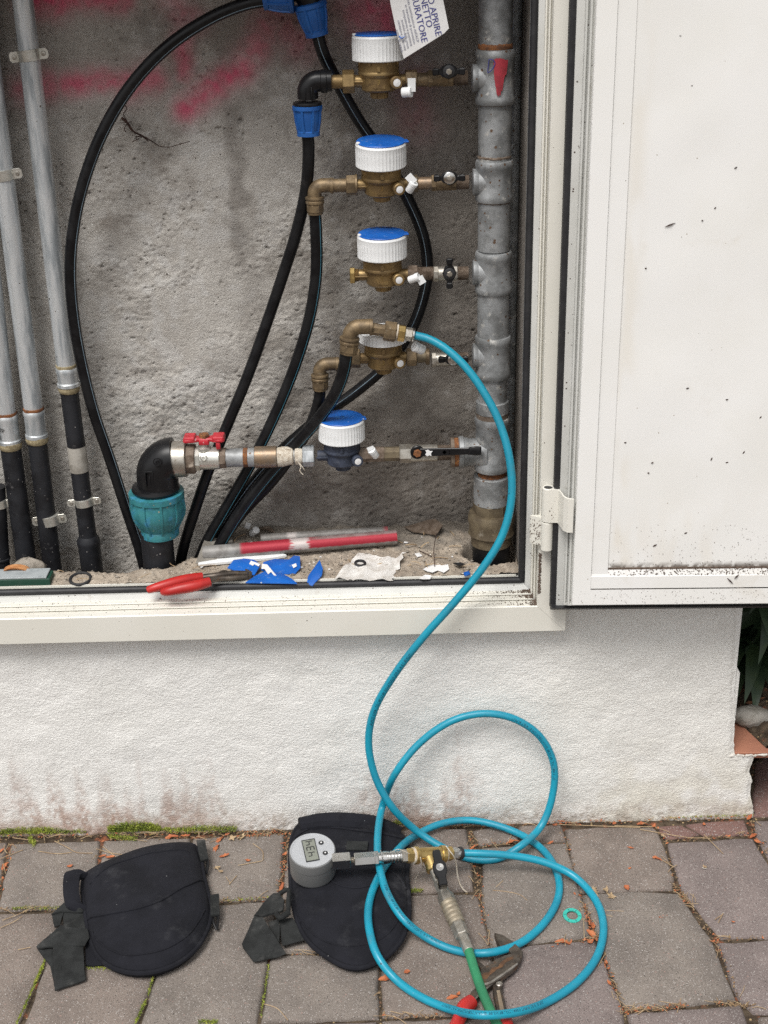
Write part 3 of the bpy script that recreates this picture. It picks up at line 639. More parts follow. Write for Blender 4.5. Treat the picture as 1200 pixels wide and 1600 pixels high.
damp_shade = patch(660, 120, 0.14, 0.16, 0.34, 68, damp_shade); damp_shade = patch(570, 570, 0.08, 0.07, 0.35, 69, damp_shade)
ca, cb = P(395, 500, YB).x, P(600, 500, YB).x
coat_shade = sstep(ca, cb, X + 0.05 * f(0.03, 0.3, 1.1, 70) - 0.10 * (Z - 0.85)) * 0.95  # darker right side: another plaster layer, with shade painted in
coat_shade = np.maximum(coat_shade, 0.55 * sstep(1.02, 1.30, Z + 0.03 * f(0.05, 0.3, 1.1, 79)))  # shade under the recess top, put into the wall colour
pale = np.zeros_like(X)
pale = patch(270, 350, 0.09, 0.13, 0.5, 71, pale); pale = patch(210, 520, 0.10, 0.14, 0.45, 72, pale); pale = patch(290, 600, 0.06, 0.06, 0.45, 73, pale)
smear = f(0.006, 0.25, 1.0, 75, 1.0, 2.6); smear2 = f(0.006, 0.2, 1.0, 76, 2.4, 1.0)
damp_shade = np.maximum(damp_shade, .30 * sstep(.5, 2.0, smear) * sstep(P(380, 500, YB).x, P(470, 500, YB).x, X)); damp_shade = np.maximum(damp_shade, .22 * sstep(.7, 2.2, smear2))
pale = np.maximum(pale, .30 * sstep(.4, 1.8, f(0.01, 0.3, 1.1, 77, 1.5, 1.2)))
pale *= sstep(-0.6, 0.8, f(0.02, 0.2, 0.9, 74))
recess = bpy.data.objects.new('recess', None); COL.objects.link(recess); recess['kind'] = 'structure'
damp_shade = np.clip(damp_shade + 0.35 * crack + 0.5 * pits, 0, 1)  # cracks and pits darkened in the colour too
grid_obj('recess_back_wall', X, Y, Z, M_plaster, recess, {'paint': np.clip(paint, 0, 1), 'coat_shade': np.clip(coat_shade, 0, 1), 'damp_shade': damp_shade, 'pale': np.clip(pale, 0, 1)})
mb = MB()
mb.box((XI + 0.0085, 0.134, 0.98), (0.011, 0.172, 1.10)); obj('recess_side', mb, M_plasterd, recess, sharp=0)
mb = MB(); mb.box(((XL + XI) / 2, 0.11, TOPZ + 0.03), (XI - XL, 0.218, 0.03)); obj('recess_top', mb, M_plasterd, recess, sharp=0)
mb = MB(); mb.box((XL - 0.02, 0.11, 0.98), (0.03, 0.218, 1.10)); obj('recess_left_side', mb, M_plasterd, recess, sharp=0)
nx2, ny2, d2 = 420, 74, 0.0025
FY0, FZ0 = YG + 0.003, ZI + 0.0045
X2, Y2 = np.meshgrid(XL + np.arange(nx2) * d2, FY0 + np.arange(ny2) * d2)
g = lambda lo, hi, b, s: field(nx2, ny2, d2, lo, hi, b, s)
Z2 = FZ0 + 0.0018 * g(0.03, 0.2, 1.0, 81) + 0.0008 * g(0.006, 0.02, 0.5, 82) + 0.006 * sstep(0.175, 0.215, Y2) * (0.8 + 0.3 * g(0.03, 0.15, 0.8, 83))
Z2 += 0.004 * sstep(0.07, 0.17, Y2) - 0.002 * sstep(FY0 + .012, FY0, Y2)
c = P(700, 835, 0.16); Z2 += 0.009 * np.exp(-(((X2 - c.x) / 0.045) ** 2 + ((Y2 - 0.175) / 0.04) ** 2))
Z2 = np.maximum(Z2, FZ0 - 0.003)
xa, xb, xc = P(258, 880, 0.08).x, P(298, 880, 0.08).x, P(338, 870, 0.14).x; wav = 0.003 * g(0.03, 0.2, 1.0, 84)
yt_ = 0.070 + 0.046 * sstep(xa, xb, X2)
Z2 += 0.003 * sstep(0.045, 0.065, Y2) * sstep(xb, xa, X2)
Z2 -= 0.14 * sstep(yt_, yt_ + 0.012, Y2 + wav) * sstep(0.012, -0.012, X2 - xc + wav)     # the pipes at the left drop into a trench
rq = P(767, 885, 0.11); Z2 -= 0.05 * sstep(0.047, 0.032, np.hypot(X2 - rq.x, Y2 - 0.11) - .004 + wav * .4)
X2 = np.minimum(X2, XI + 0.002)
FLOOR = (X2, Y2, Z2)
floor_tone = np.clip(sstep(0.11, 0.17, Y2 + 0.02 * g(0.02, 0.15, 0.9, 85)) * .85 + .35 * sstep(.4, 1.6, g(.01, .08, .8, 86)), 0, 1)  # darker tone towards the back of the floor and in random spots
grid_obj('recess_floor', X2, Y2, Z2, M_sand, recess, {'rubble': floor_tone})
def floor_z(x, y):
    i = int(min(max((y - FY0) / d2, 0), ny2 - 1)); j = int(min(max((x - XL) / d2, 0), nx2 - 1)); return float(Z2[i, j])
def FL(px, py, dz=0.0):
    """point of the sandy floor seen at a pixel of the photo"""
    p = G(px, py, FZ0 + .003)
    for _ in range(3): p = G(px, py, max(floor_z(p.x, max(p.y, FY0)), FZ0 - .002) + dz)
    return p
# pebbles and crumbs on the floor
mb = MB(); r5 = random.Random(8)
for k in range(520):
    x = r5.uniform(XL + 0.2, XI - 0.01); y = r5.uniform(0.034, 0.20); s = r5.uniform(0.0008, 0.0028) * (1.6 if r5.random() < 0.08 else 1)
    z = floor_z(x, y); o = Vector((x, y, z + s * .3)); vs = [o + Vector((s * r5.uniform(.6, 1.2) * a, s * r5.uniform(.6, 1.2) * b, s * r5.uniform(.5, 1) * c_)) for a, b, c_ in ((1, 0, 0), (0, 1, 0), (-1, 0, 0), (0, -1, 0), (0, 0, 1))]
    mb.add(vs, [(0, 1, 4), (1, 2, 4), (2, 3, 4), (3, 0, 4)])
obj('crumbs', mb, M_rubble, kind='stuff', sharp=0)

# ================================================================== FRAME AND DOOR
PROF = [(.001, .045), (.001, .028), (.008, .028), (.008, .014), (.0155, .010), (.0155, .000), (.0175, -.001), (.0175, .002), (.019, .002), (.019, -.012), (.0205, -.0125), (.0205, -.008), (.0225, -.008), (.0225, -.029),
        (.024, -.031), (.068, -.031), (.069, -.030), (.069, -.0022)]
def rail(prof, i0, i1, x_from, z_to):
    """bottom rail and right stile of one profile, mitred at the corner"""
    a = MB(); b = MB(); pr = prof[i0:i1 + 1]
    a.rings([[Vector((x_from, y, ZI - d)) for d, y in pr], [Vector((XI + d, y, ZI - d)) for d, y in pr]], False, False, False)
    b.rings([[Vector((XI + d + 0.0003, y, ZI - d)) for d, y in pr], [Vector((XI + d + 0.0003, y, z_to)) for d, y in pr]], False, False, False)
    return a, b
cabinet = thing('meter_cabinet', 'ivory metal meter cabinet in the white wall, its fly-specked door wide open', 'cabinet', (XI, 0, ZI))
a, b = rail(PROF, 13, 17, XL, TOPZ + 0.1); a.add(b.v, b.f); frame = obj('frame', a, M_ivory, cabinet, sharp=25)
a, b = rail(PROF, 0, 4, XL, TOPZ + 0.1); obj('rebate', a, M_channel, frame, sharp=25); obj('rebate', b, M_channel, frame, sharp=25)
a, b = rail(PROF, 4, 13, XL, TOPZ + 0.1); obj('rail_bead', a, M_ivory, frame, sharp=25); obj('stile_bead', b, M_ivory, frame, sharp=25)
mb = MB(); rg = 0.0054; cc = [(XL, -0.005, ZI - 0.0035), (XI + 0.003, -0.005, ZI - 0.0035)]
mb.tube([(a_, YG - .005, c_) for a_, b_, c_ in cc], rg, 10, smooth=False); obj('gasket', mb, M_rubber, frame)
mb = MB(); mb.tube([(XI + 0.0035, YG - .005, ZI - 0.0045), (XI + 0.0035, YG - .005, TOPZ + .1)], rg, 10, smooth=False); obj('gasket', mb, M_rubber, frame)
mb = MB(); mb.box(((XL + XI) / 2 - .002, YG + 0.0030, ZI + 0.0012), (XI - XL - .006, 0.0030, 0.0032)); obj('inner_lip', mb, M_ivory, frame, sharp=0)
mb = MB(); mb.box((XI - 0.0005, YG + 0.0032, (ZI + TOPZ) / 2), (0.0016, 0.003, TOPZ - ZI)); obj('inner_lip', mb, M_galvd, frame, sharp=0)
# grime lying in the grooves of the bottom rail and in the corner
mb = MB()
LEDGE = [(.0155, .0005, .0095), (.019, -.0115, .0015), (.0225, -.0285, -.0085)]
for k in range(1000):
    t = r5.random(); d_, y0_, y1_ = r5.choice(LEDGE)
    if k < 720: p = Vector((XI + d_ - 0.13 * t ** 3.2, r5.uniform(y0_, y1_), 0)); s = r5.uniform(.0006, .0026) * (1.25 - t)
    else: p = Vector((XL + 0.2 + t * (XI - XL - 0.22), r5.uniform(y0_, y1_), 0)); s = r5.uniform(.0003, .0011)
    p.z = ZI - d_ + s * .25
    mb.add([p + Vector((s, 0, 0)), p + Vector((-.4 * s, s, 0)), p + Vector((-.5 * s, -s, 0)), p + Vector((0, 0, s))], [(0, 1, 3), (1, 2, 3), (2, 0, 3)])
obj('grime', mb, M_grime, frame, sharp=0, kind='stuff')
mb = MB()
for k in range(240):
    z = P(835, r5.uniform(862, 925), -0.026).z; p = Vector((XI + 0.0250 + r5.uniform(-.0015, .0022), -0.0312, z)); s = r5.uniform(.0006, .0019)
    mb.add([p + Vector((s, 0, 0)), p + Vector((-.5 * s, 0, s)), p + Vector((-.5 * s, 0, -s)), p + Vector((0, -s * .6, 0))], [(0, 1, 3), (1, 2, 3), (2, 0, 3)])
obj('grime', mb, M_grime, frame, sharp=0, kind='stuff')

# the open door, swung right round so that its inner face looks at us
YD = -0.046
YF = YD - 0.040                              # the door's inner face
dx0 = P(861.5, 900, YD).x; dz0 = P(880, 951, YD).z
DP = [(0.0, -0.036), (0.0, -0.046), (0.0095, -0.046), (0.0095, -0.050), (0.0215, -0.0515), (0.0215, -0.058), (0.0245, -0.058), (0.0245, -0.0555), (0.0270, -0.0555), (0.0270, -0.0640), (0.0300, -0.0640), (0.0300, -0.0615), (0.0335, -0.0615),
      (0.0335, -0.0690), (0.0345, -0.0700), (0.0625, -0.0700)]
DP = [(d * 0.826, -0.046 + (y + 0.046) * 1.667) for d, y in DP[:-1]] + [(0.0545, YF)]
DW, DT = 0.62, TOPZ + 0.12
def swing(p):   # the door stands a couple of degrees short of flat, nearer to us at its free edge
    return Vector((p.x, p.y - (p.x - dx0) * 0.032, p.z))
def drail(i0, i1):
    pr = DP[i0:i1 + 1]; mb = MB()
    mb.rings([[swing(Vector((dx0 + d, y, DT))) for d, y in pr], [swing(Vector((dx0 + d, y, dz0 + d))) for d, y in pr], [swing(Vector((dx0 + DW, y, dz0 + d))) for d, y in pr]], False, False, False)
    return mb
door = obj('door', drail(12, 15), M_door, cabinet, sharp=25)
obj('rim', drail(2, 4), M_channel, door, sharp=25); obj('bead', drail(4, 12), M_channel, door, sharp=25)
mb = MB()
mb.rings([[swing(Vector((dx0 + a, y, z))) for a, y in ((-.0012, -.042), (0.0, -.0485), (0.0035, -.0505), (0.0085, -.0495), (0.0093, -.042))] for z in (dz0 + 0.004, DT)], False, True, True)
obj('gasket', mb, M_rubber, door)
mb = MB()
mb.rings([[swing(Vector((dx0 + x, y, dz0 + a))) for a, y in ((-.0012, -.042), (0.0, -.0485), (0.0035, -.0520), (0.0100, -.0620), (0.0110, -.042))] for x in (0.0, DW)], False, True, True)
obj('gasket', mb, M_rubber, door)
i1 = 0.0547; yb = YF + .001
mb = MB()
def quadx(x0_, z0_, x1_, z1_, y): return [swing(Vector((x0_, y, z0_))), swing(Vector((x1_, y, z0_))), swing(Vector((x1_, y, z1_))), swing(Vector((x0_, y, z1_)))]
bw = 0.0252; bx, bz = dx0 + i1, dz0 + 0.0550
def bar(x0_, z0_, x1_, z1_, y0_, y1_):
    m_ = MB(); m_.rings([quadx(x0_, z0_, x1_, z1_, y1_), quadx(x0_, z0_, x1_, z1_, y0_), quadx(x0_ + .0005, z0_ + .0005, x1_ - .0005, z1_ - .0005, y0_ - .0005)]); return m_
mb = MB(); pr_ = [(bz + .0008, -0.0710), (bz + .0008, -0.0852), (bz + .0012, -0.0856), (bz + .0215, -0.0856), (bz + .0222, -0.0850), (bz + .0325, -0.0828), (bz + .0325, -0.0760)]
mb.rings([[swing(Vector((x, y, z))) for z, y in pr_] for x in (bx, dx0 + DW)], False, False, False); obj('glazing_bead', mb, M_door, door, sharp=20)
mb = MB(); mb.rings([[swing(Vector((x, y, z))) for z, y in ((bz + .0322, -0.0815), (bz + .0322, -0.0832), (bz + .0352, -0.0832), (bz + .0352, -0.0815))] for x in (bx + bw, dx0 + DW)], True, True, True); obj('panel_seal', mb, M_grime, door, sharp=0)
obj('glazing_bead', bar(bx, bz + 0.0223, bx + bw, DT, -.0838, -.06), M_door, door, sharp=20)
nxp, nzp = 150, 260
Xp, Zp = np.meshgrid(np.linspace(bx + bw - .001, dx0 + DW, nxp), np.linspace(bz + 0.0330, DT, nzp))
Yp = -0.0824 - (Xp - dx0) * 0.032 + 0.0004 * field(nxp, nzp, 0.004, 0.1, 0.6, 1.2, 91)
hz = Zp - (bz + 0.0350)
gr = sstep(0.0075, 0.004, hz) * sstep(-1.6, 0.2, field(nxp, nzp, 0.004, 0.008, 0.1, 0.8, 92))
grid_obj('panel', Xp, Yp, Zp, M_door, door, {'grime': np.clip(gr, 0, 1) * 0.9, 'stain': np.clip((0.30 * np.exp(-((Xp - bx - bw - .010) / .012) ** 2) + .22 * sstep(.16, .0, hz)) * sstep(-.8, 1.2, field(nxp, nzp, 0.004, 0.02, 0.4, 0.9, 93, az=3.0)), 0, 1)})
mb = MB(); r6 = random.Random(12)
for k in range(1500):      # dirt lying on the ledge and specks on the panel
    if k < 900 and (k % 5 < 2): continue
    x = bx + bw + r6.random() ** 0.8 * 0.34; u = r6.random()
    if k < 900: w5 = r6.random(); p = swing(Vector((x, -0.0850 + .0022 * w5 - .0001, bz + 0.0222 + .0103 * w5))); s = r6.uniform(.0005, .0019)
    elif k < 1280: p = swing(Vector((x, -0.0826, bz + 0.036 + u ** 2.2 * 0.07))); s = r6.uniform(.0003, .0011)
    else: p = swing(Vector((dx0 + 0.032 + r6.random() * 0.3, YF - .0002, dz0 + (0.032 + u * 0.022)))); s = r6.uniform(.0003, .0011)
    if k >= 1280: p = swing(Vector((dx0 + 0.032 + r6.random() * 0.34, YF - .0002, dz0 + 0.030 + u * 0.023)))
    mb.add([p + Vector((s, 0, 0)), p + Vector((-.4 * s, .3 * s, s * .8)), p + Vector((-.5 * s, 0, -s * .3)), p + Vector((0, -s * .7, s * .4))], [(0, 1, 3), (1, 2, 3), (2, 0, 3), (0, 2, 1)])
obj('dirt', mb, M_grime, door, sharp=0, kind='stuff')
mb = MB()
for (px, py, L_, an) in ((1048, 352, 17, .35), (1098, 345, 3, 0), (1118, 325, 4, .8), (1188, 651, 9, .9), (1162, 706, 10, 1.0), (1075, 607, 5, .3), (1136, 624, 4, 0), (1136, 722, 5, .2), (1112, 717, 6, 1.2), (1020, 724, 4, .4),
                         (978, 693, 4, 0), (1014, 740, 3, 0), (943, 409, 4, 1), (1024, 853, 7, .5), (1140, 905, 14, -.8), (1150, 898, 10, .9), (1072, 833, 5, .4), (1010, 420, 3, 0), (1150, 262, 5, .6), (1082, 134, 3, 0), (1064, 56, 3, 0)):
    p = P(px, py, -0.091); p = swing(Vector((p.x, -0.0826 if py < 884 else YF - .0004, P(px, py, -0.089).z))); s = mm_per_px(p); d = Vector((math.cos(an), 0, math.sin(an)))
    mb.tube([p - d * L_ * s * .5, p + d * L_ * s * .1 + Vector((0, -.0006, .0004)), p + d * L_ * s * .5], lambda t: s * (0.35 + 0.8 * math.sin(PI * t) ** 2), 6, 0.0015)
obj('insect_speck', mb, M_twig, door, kind='stuff')

# hinge
hp = P(857, 812, -0.040); s = mm_per_px(hp)
z0h, z1h, z2h = P(857, 858, -.042).z, P(857, 813, -.042).z, P(857, 761, -.042).z
mb = MB(); mb.lathe([(0.0082, 0), (0.0092, 0.001), (0.0092, z1h - z0h - 0.002), (0.0082, z1h - z0h - 0.0012)], (hp.x - 0.002, -0.0425, z0h), (0, 0, 1), 24)
hinge = obj('hinge', mb, M_ivory, cabinet)
mb = MB(); H = z2h - z1h
mb.lathe([(0.0085, 0), (0.0096, 0.001), (0.0096, H - 0.001), (0.0088, H), (0.0068, H), (0.0066, H - 0.002)], (hp.x - 0.002, -0.0425, z1h), (0, 0, 1), 24)
obj('upper_knuckle', mb, M_ivory, hinge)
mb = MB(); mb.lathe([(0.0064, 0), (0.0064, 0.0015)], (hp.x - 0.002, -0.0425, z2h - 0.0022), (0, 0, 1), 20); obj('pin_hole', mb, M_rubber, hinge)
mb = MB()
xr = P(896, 800, -.088).x
pl = [(hp.x - 0.002, -0.0520), (hp.x + 0.012, -0.0530), (hp.x + 0.0165, -0.0800), (hp.x + 0.022, -0.0880), (xr, -0.0890), (xr, -0.0860), (hp.x + 0.0235, -0.0840), (hp.x + 0.018, -0.0770), (hp.x + 0.0135, -0.0485), (hp.x - 0.002, -0.0485)]
mb.rings([[Vector((x, y, z)) for x, y in pl] for z in (z1h + 0.0005, z1h + 0.0012, z2h - 0.001, z2h - 0.0003)]); obj('door_leaf', mb, M_ivory, hinge, sharp=25)
mb = MB()
xl = P(828, 830, -.03).x
pl = [(xl, -0.0290), (xl, -0.0315), (hp.x - 0.012, -0.0400), (hp.x - 0.003, -0.0490), (hp.x - 0.003, -0.0450), (hp.x - 0.01, -0.0360), (hp.x - 0.012, -0.0290)]
mb.rings([[Vector((x, y, z)) for x, y in pl] for z in (z0h + 0.006, z1h + 0.0038)]); obj('frame_leaf', mb, M_ivory, hinge, sharp=25)
mb = MB()
for k in range(150):
    if k < 60: p = Vector((hp.x + r6.gauss(0.012, .006), -0.0523, z1h + r6.uniform(.004, H - .006))); 
    else: p = Vector((r6.uniform(xl, hp.x - .01), -0.0400 + 0, z0h + r6.uniform(.006, z1h - z0h))); p.y = -0.0318 - (p.x - xl) / max(hp.x - .012 - xl, 1e-4) * 0.0085
    q_ = r6.uniform(.0004, .0016); mb.add([p + Vector((q_, 0, 0)), p + Vector((-.5 * q_, 0, q_)), p + Vector((-.5 * q_, 0, -q_)), p + Vector((0, -q_ * .5, 0))], [(0, 1, 3), (1, 2, 3), (2, 0, 3)])
obj('grime', mb, M_grime, hinge, sharp=0, kind='stuff')

# ================================================================== PIPEWORK
YM = 0.11            # depth of the meters' axis
def pipe(name, label, pts, r, m=M_pe, stripes=(), group=None, segs=16, step=0.008, smat=None):
    """a flexible pipe through points (px, py, y)"""
    q = [P(*p) for p in pts]
    t = thing(name, label, 'pipe', q[-1], group)
    mb = MB(); mb.tube(q, r, segs, step); obj('pipe_wall', mb, m, t)
    for an in stripes:
        s_ = MB(); s_.ribbon(q, 0.0017, r, an, step); obj('stripe', s_, smat or M_stripe, t, sharp=0)
    return t

# ---- galvanised standpipes at the left with black ends
YL = 0.168
def standpipe(label, top, joint, bot, r, rb, rc, tag_text=None, hemp=True, sleeve=None, lower=None, join_len=58):
    """top, joint, bot are (px, py): steel pipe down to the coupling, then black plastic pipe to the floor"""
    A, J, B = P(*top, YL), P(*joint, YL), P(*bot, YL)
    t = thing('standpipe', label, 'pipe', (B.x, B.y, B.z))
    s = mm_per_px(J); d = (J - A).normalized(); d2 = (B - J).normalized()
    mb = MB(); L = (J - A).length; mb.lathe([(r, 0), (r, L * .25), (r, L * .5), (r, L * .75), (r, L)], A, d, 26); obj('steel_pipe', mb, M_galv, t)
    jl = join_len * s
    mb = MB(); mb.lathe([(r + .0004, -0.006), (rc, -0.0035), (rc + .0004, 0.002), (rc - .0007, 0.006), (rc - .0007, jl - 0.007), (rc + .0009, jl - 0.005), (rc + .0009, jl), (rc - .003, jl + .001)], J, d2, 28); obj('coupling', mb, M_galv, t)
    mb = MB(); mb.lathe([(r + .0012, -0.0095), (r + .0017, -0.0072), (r + .0012, -0.0045)], J, d, 24, mod=lambda a, i: 1 + .02 * math.sin(5 * a + i)); obj('thread_ring', mb, M_hemp if hemp else M_rust, t, sharp=60)
    mb = MB(); mb.lathe([(rb + .0022, jl - .001), (rb + .0026, jl + 0.004), (rb + .0015, jl + 0.0095), (rb, jl + 0.011)], J, d2, 26, mod=lambda a, i: 1 + .03 * math.sin(3 * a + 2 * i)); obj('sealing_hemp', mb, M_hemp, t, sharp=60)
    LB = (B - J).length
    mb = MB(); mb.lathe([(rb, jl + 0.006), (rb, LB * .6), (rb, LB + 0.02)], J, d2, 26); obj('plastic_pipe', mb, M_pedusty, t)
    if sleeve:
        a, b, rs, m_ = sleeve; k0, k1 = (P(*a, YL) - J).length, (P(*b, YL) - J).length
        mb = MB(); mb.lathe([(rb, k0 - .002), (rs - .001, k0 - .001), (rs, k0 + .001), (rs, k1 - .001), (rs - .001, k1), (rb, k1 + .001)], J, d2, 26); obj('sleeve', mb, m_, t)
    if lower:
        k0 = (P(*lower[0], YL) - J).length
        mb = MB(); mb.lathe([(rb + .0004, k0 - .014), (lower[1] + .0006, k0 - .006), (lower[1] + .001, k0), (lower[1], k0 + .006), (lower[1], LB + 0.02)], J, d2, 26); obj('socket', mb, M_pedusty, t)
    return t
sp1 = standpipe('thick galvanised pipe nearest the looping black hose, pale label sleeve low on its black end', (32, -30), (104, 578), (146, 905), 0.0152, 0.0148, 0.0172, sleeve=((120, 697), (123, 736), 0.0156, M_film), lower=((138, 848), 0.0188), join_len=26)
sp2 = standpipe('galvanised pipe with a rusty ring, second from the looping black hose', (-32, -30), (53, 645), (84, 905), 0.0154, 0.0158, 0.0174, hemp=False, join_len=40)
sp3 = standpipe('galvanised pipe with pencilled numbers on its coupling, cut by the left photo edge', (-66, -30), (10, 652), (42, 882), 0.0160, 0.0168, 0.0180, hemp=False, join_len=42)
# pencilled figures on the third coupling
cj = P(10, 672, YL); R_ = 0.0178
def on_cyl(x, y, c=cj): return Vector((c.x + R_ * math.sin(-0.15 + x / R_), c.y - R_ * math.cos(-0.15 + x / R_) - .0002, c.z + y))
mb = text_mb('00p', 0.010, lambda x, y: on_cyl(x - .010, y + .004)); text_mb('/2', 0.010, lambda x, y: on_cyl(x - .010, y - .010), mb); obj('pencil_figures', mb, M_ink, sp3, sharp=0)
A, B = P(-6, 760, YL), P(3, 905, YL)
t = thing('pipe_stub', 'black plastic pipe end only just in view at the lower left edge', 'pipe', B)
mb = MB(); mb.lathe([(0.015, 0), (0.015, (B - A).length)], A, (B - A).normalized(), 22); obj('pipe_wall', mb, M_pedusty, t)
mb = MB(); k0 = (P(3, 870, YL) - A).length; mb.lathe([(0.0152, k0), (0.0165, k0 + .001), (0.0165, k0 + .004), (0.0152, k0 + .005)], A, (B - A).normalized(), 22); obj('ring', mb, M_pedusty, t)

def clamp(label, px, py, r, tilt, ears, hgt=0.017):
    """pipe clip: band round the pipe, flat ears with a screw each; ears = list of -1 / +1"""
    c = P(px, py, YL); t = thing('pipe_clamp', label, 'pipe clamp', c, 'pipe clips on the standpipes')
    ax = Vector((math.sin(tilt), 0, -math.cos(tilt)))
    mb = MB(); mb.lathe([(r - .0004, -hgt / 2), (r + .0012, -hgt / 2 + .0008), (r + .0014, hgt / 2 - .0008), (r - .0004, hgt / 2)], c, -ax, 30); obj('band', mb, M_clampmetal, t)
    side = Vector((math.cos(tilt), 0, math.sin(tilt)))
    for e in ears:
        o = c + side * (e * (r + 0.0065)) + Vector((0, -0.004, 0))
        ux = side * e; uy = -ax
        pl = [(-.008, -hgt * .45), (.004, -hgt * .45), (.0072, -hgt * .25), (.0072, hgt * .25), (.004, hgt * .45), (-.008, hgt * .45)]
        mb = MB(); mb.slab(pl, o + Vector((0, .001, 0)), ux * (1), Vector((uy.x, uy.y, uy.z)) * (-e if False else e), 0.0016, 0.0003) if e > 0 else mb.slab([(-a, b) for a, b in pl], o + Vector((0, .001, 0)), side, uy, 0.0016, 0.0003)
        ear = obj('ear', mb, M_clampmetal, t, sharp=25)
        mb = MB(); mb.lathe([(0.0040, 0), (0.0042, .0010), (0.0030, .0026), (0.0012, .0028), (0.0010, 0.0018)], o + Vector((0, .001, 0)) , (0, -1, 0), 16); obj('screw', mb, M_nickeld, ear)
    return t
clamp('bright pipe clip with an ear on each side, high on the thickest galvanised pipe', 46, 86, 0.0152, 0.10, (-1, 1))
clamp('pipe clip at the left photo edge with one ear showing, upper third', 6, 273, 0.0154, 0.10, (1,))
clamp('dusty pipe clip with a screw on its right, low on the second black pipe end', 78, 811, 0.0158, 0.10, (-1, 1), 0.018)
clamp('grey pipe clip low on the black end of the labelled standpipe', 132, 783, 0.0152, 0.08, (-1, 1), 0.014)
clamp('pipe clip ear showing beside the leftmost black pipe end', 0, 786, 0.0120, 0.05, (1,), 0.015)

# ---- black polyethylene pipes
pipe('looped_pipe', 'long black pipe looping over the left of the recess from the blue top fitting',
     [(452, -2, .125), (420, 0, .128), (385, 6, .13), (330, 28, .135), (262, 73, .138), (203, 136, .14), (158, 212, .142), (127, 298, .144), (113, 372, .145), (110, 432, .146), (115, 495, .148), (127, 565, .150), (147, 645, .152), (172, 718, .155), (197, 795, .158), (216, 852, .160), (230, 905, .162)],
     0.0092, stripes=(-0.75,), smat=M_palestripe)
pipe('curved_pipe', 'black plastic pipe bulging out behind the meters from the blue top fitting to the floor',
     [(492, 30, .13), (503, 78, .135), (528, 130, .16), (562, 190, .172), (600, 245, .176), (636, 308, .178), (661, 368, .178), (668, 420, .178), (660, 470, .178), (640, 520, .178), (602, 572, .178), (556, 612, .178), (500, 652, .176), (440, 704, .174), (392, 758, .172), (352, 815, .172), (322, 862, .172), (306, 900, .172)],
     0.0092, stripes=(0.15,), smat=M_palestripe)
pipe('drop_pipe', 'black plastic pipe dropping from the blue nut under the top meter',
     [(479, 196, .112), (482, 228, .114), (479, 290, .12), (464, 360, .132), (442, 430, .140), (415, 510, .145), (386, 590, .147), (357, 660, .148), (331, 722, .148), (307, 790, .147), (287, 855, .146), (277, 905, .145)], 0.0090)
pipe('drop_pipe', 'black striped pipe dropping from the brass elbow of the second meter',
     [(491, 318, .110), (494, 360, .112), (494, 430, .118), (484, 495, .128), (465, 560, .138), (440, 625, .142), (411, 688, .144), (381, 745, .145), (349, 800, .145), (321, 850, .145), (300, 905, .145)], 0.0092, stripes=(-0.75,))
pipe('drop_pipe', 'short black pipe from the brass elbow of the fourth meter, behind the striped one',
     [(499, 592, .110), (499, 622, .113), (487, 660, .125), (462, 703, .155), (425, 752, .160), (380, 800, .160), (345, 850, .160), (325, 905, .160)], 0.0092)
pipe('drop_pipe', 'black pipe with a bright blue stripe hanging from the unscrewed upper brass elbow',
     [(543, 535, .062), (538, 575, .066), (524, 615, .078), (497, 655, .100), (462, 695, .118), (424, 737, .124), (388, 782, .126), (356, 830, .128), (330, 880, .13), (322, 905, .13)], 0.0098, stripes=(-0.85,))

# ---- compression fittings
def ribbed_nut(o, ax, r0, r1, L, ribs, m, parent, name='nut', flange=0.0025, bulge=0.0):
    """plastic compression nut: wide mouth r0, narrow end r1, ribs along it"""
    mb = MB()
    prof = [(r0 - .002, -.001), (r0 + flange, 0), (r0 + flange, L * .12), (r0, L * .16)] + [(r0 + (r1 - r0) * (k / 7) ** 1.7 + bulge * math.sin(PI * k / 7), L * (.18 + .64 * k / 7)) for k in range(1, 8)] + [(r1 + .0012, L * .84), (r1 + .0012, L * .99), (r1 - .003, L)]
    mb.lathe(prof, o, ax, 36)
    nut = obj(name, mb, m, parent)
    mb = MB(); u, v, n = basis(ax)
    for k in range(ribs):
        a = 2 * PI * k / ribs + .35; d = u * math.cos(a) + v * math.sin(a); tt = n.cross(d)
        pts = []
        for q in range(8):
            h = L * (.10 + .76 * q / 7); rr = np.interp(h, [p[1] for p in prof], [p[0] for p in prof])
            pts.append(Vector(o) + n * h + d * (rr + .0018 * (1 if 0 < q < 7 else .2)))
        mb.rings([[p - tt * .0022 - d * .003, p - tt * .0016, p + tt * .0016, p + tt * .0022 - d * .003] for p in pts])
    obj('rib', mb, m, nut, sharp=30)
    return nut
def elbow_mb(c, d_in, d_out, r, bend, l_in, l_out, segs=24):
    """a swept right angle through corner c: comes along d_in, leaves along d_out"""
    c = Vector(c); d_in = Vector(d_in).normalized(); d_out = Vector(d_out).normalized()
    pts = [c - d_in * (bend + l_in)] if l_in > 1e-6 else []
    for k in range(9):
        a = PI / 2 * k / 8; pts.append(c - d_in * bend * (1 - math.sin(a)) + d_out * bend * (1 - math.cos(a)))
    pts.append(c + d_out * (bend + l_out))
    mb = MB(); mb.tube(pts, r, segs, smooth=False); return mb

def hor(px, py, y=YM): return P(px, py, y)
X1 = Vector((1, 0, 0)); ZD = Vector((0, 0, -1))

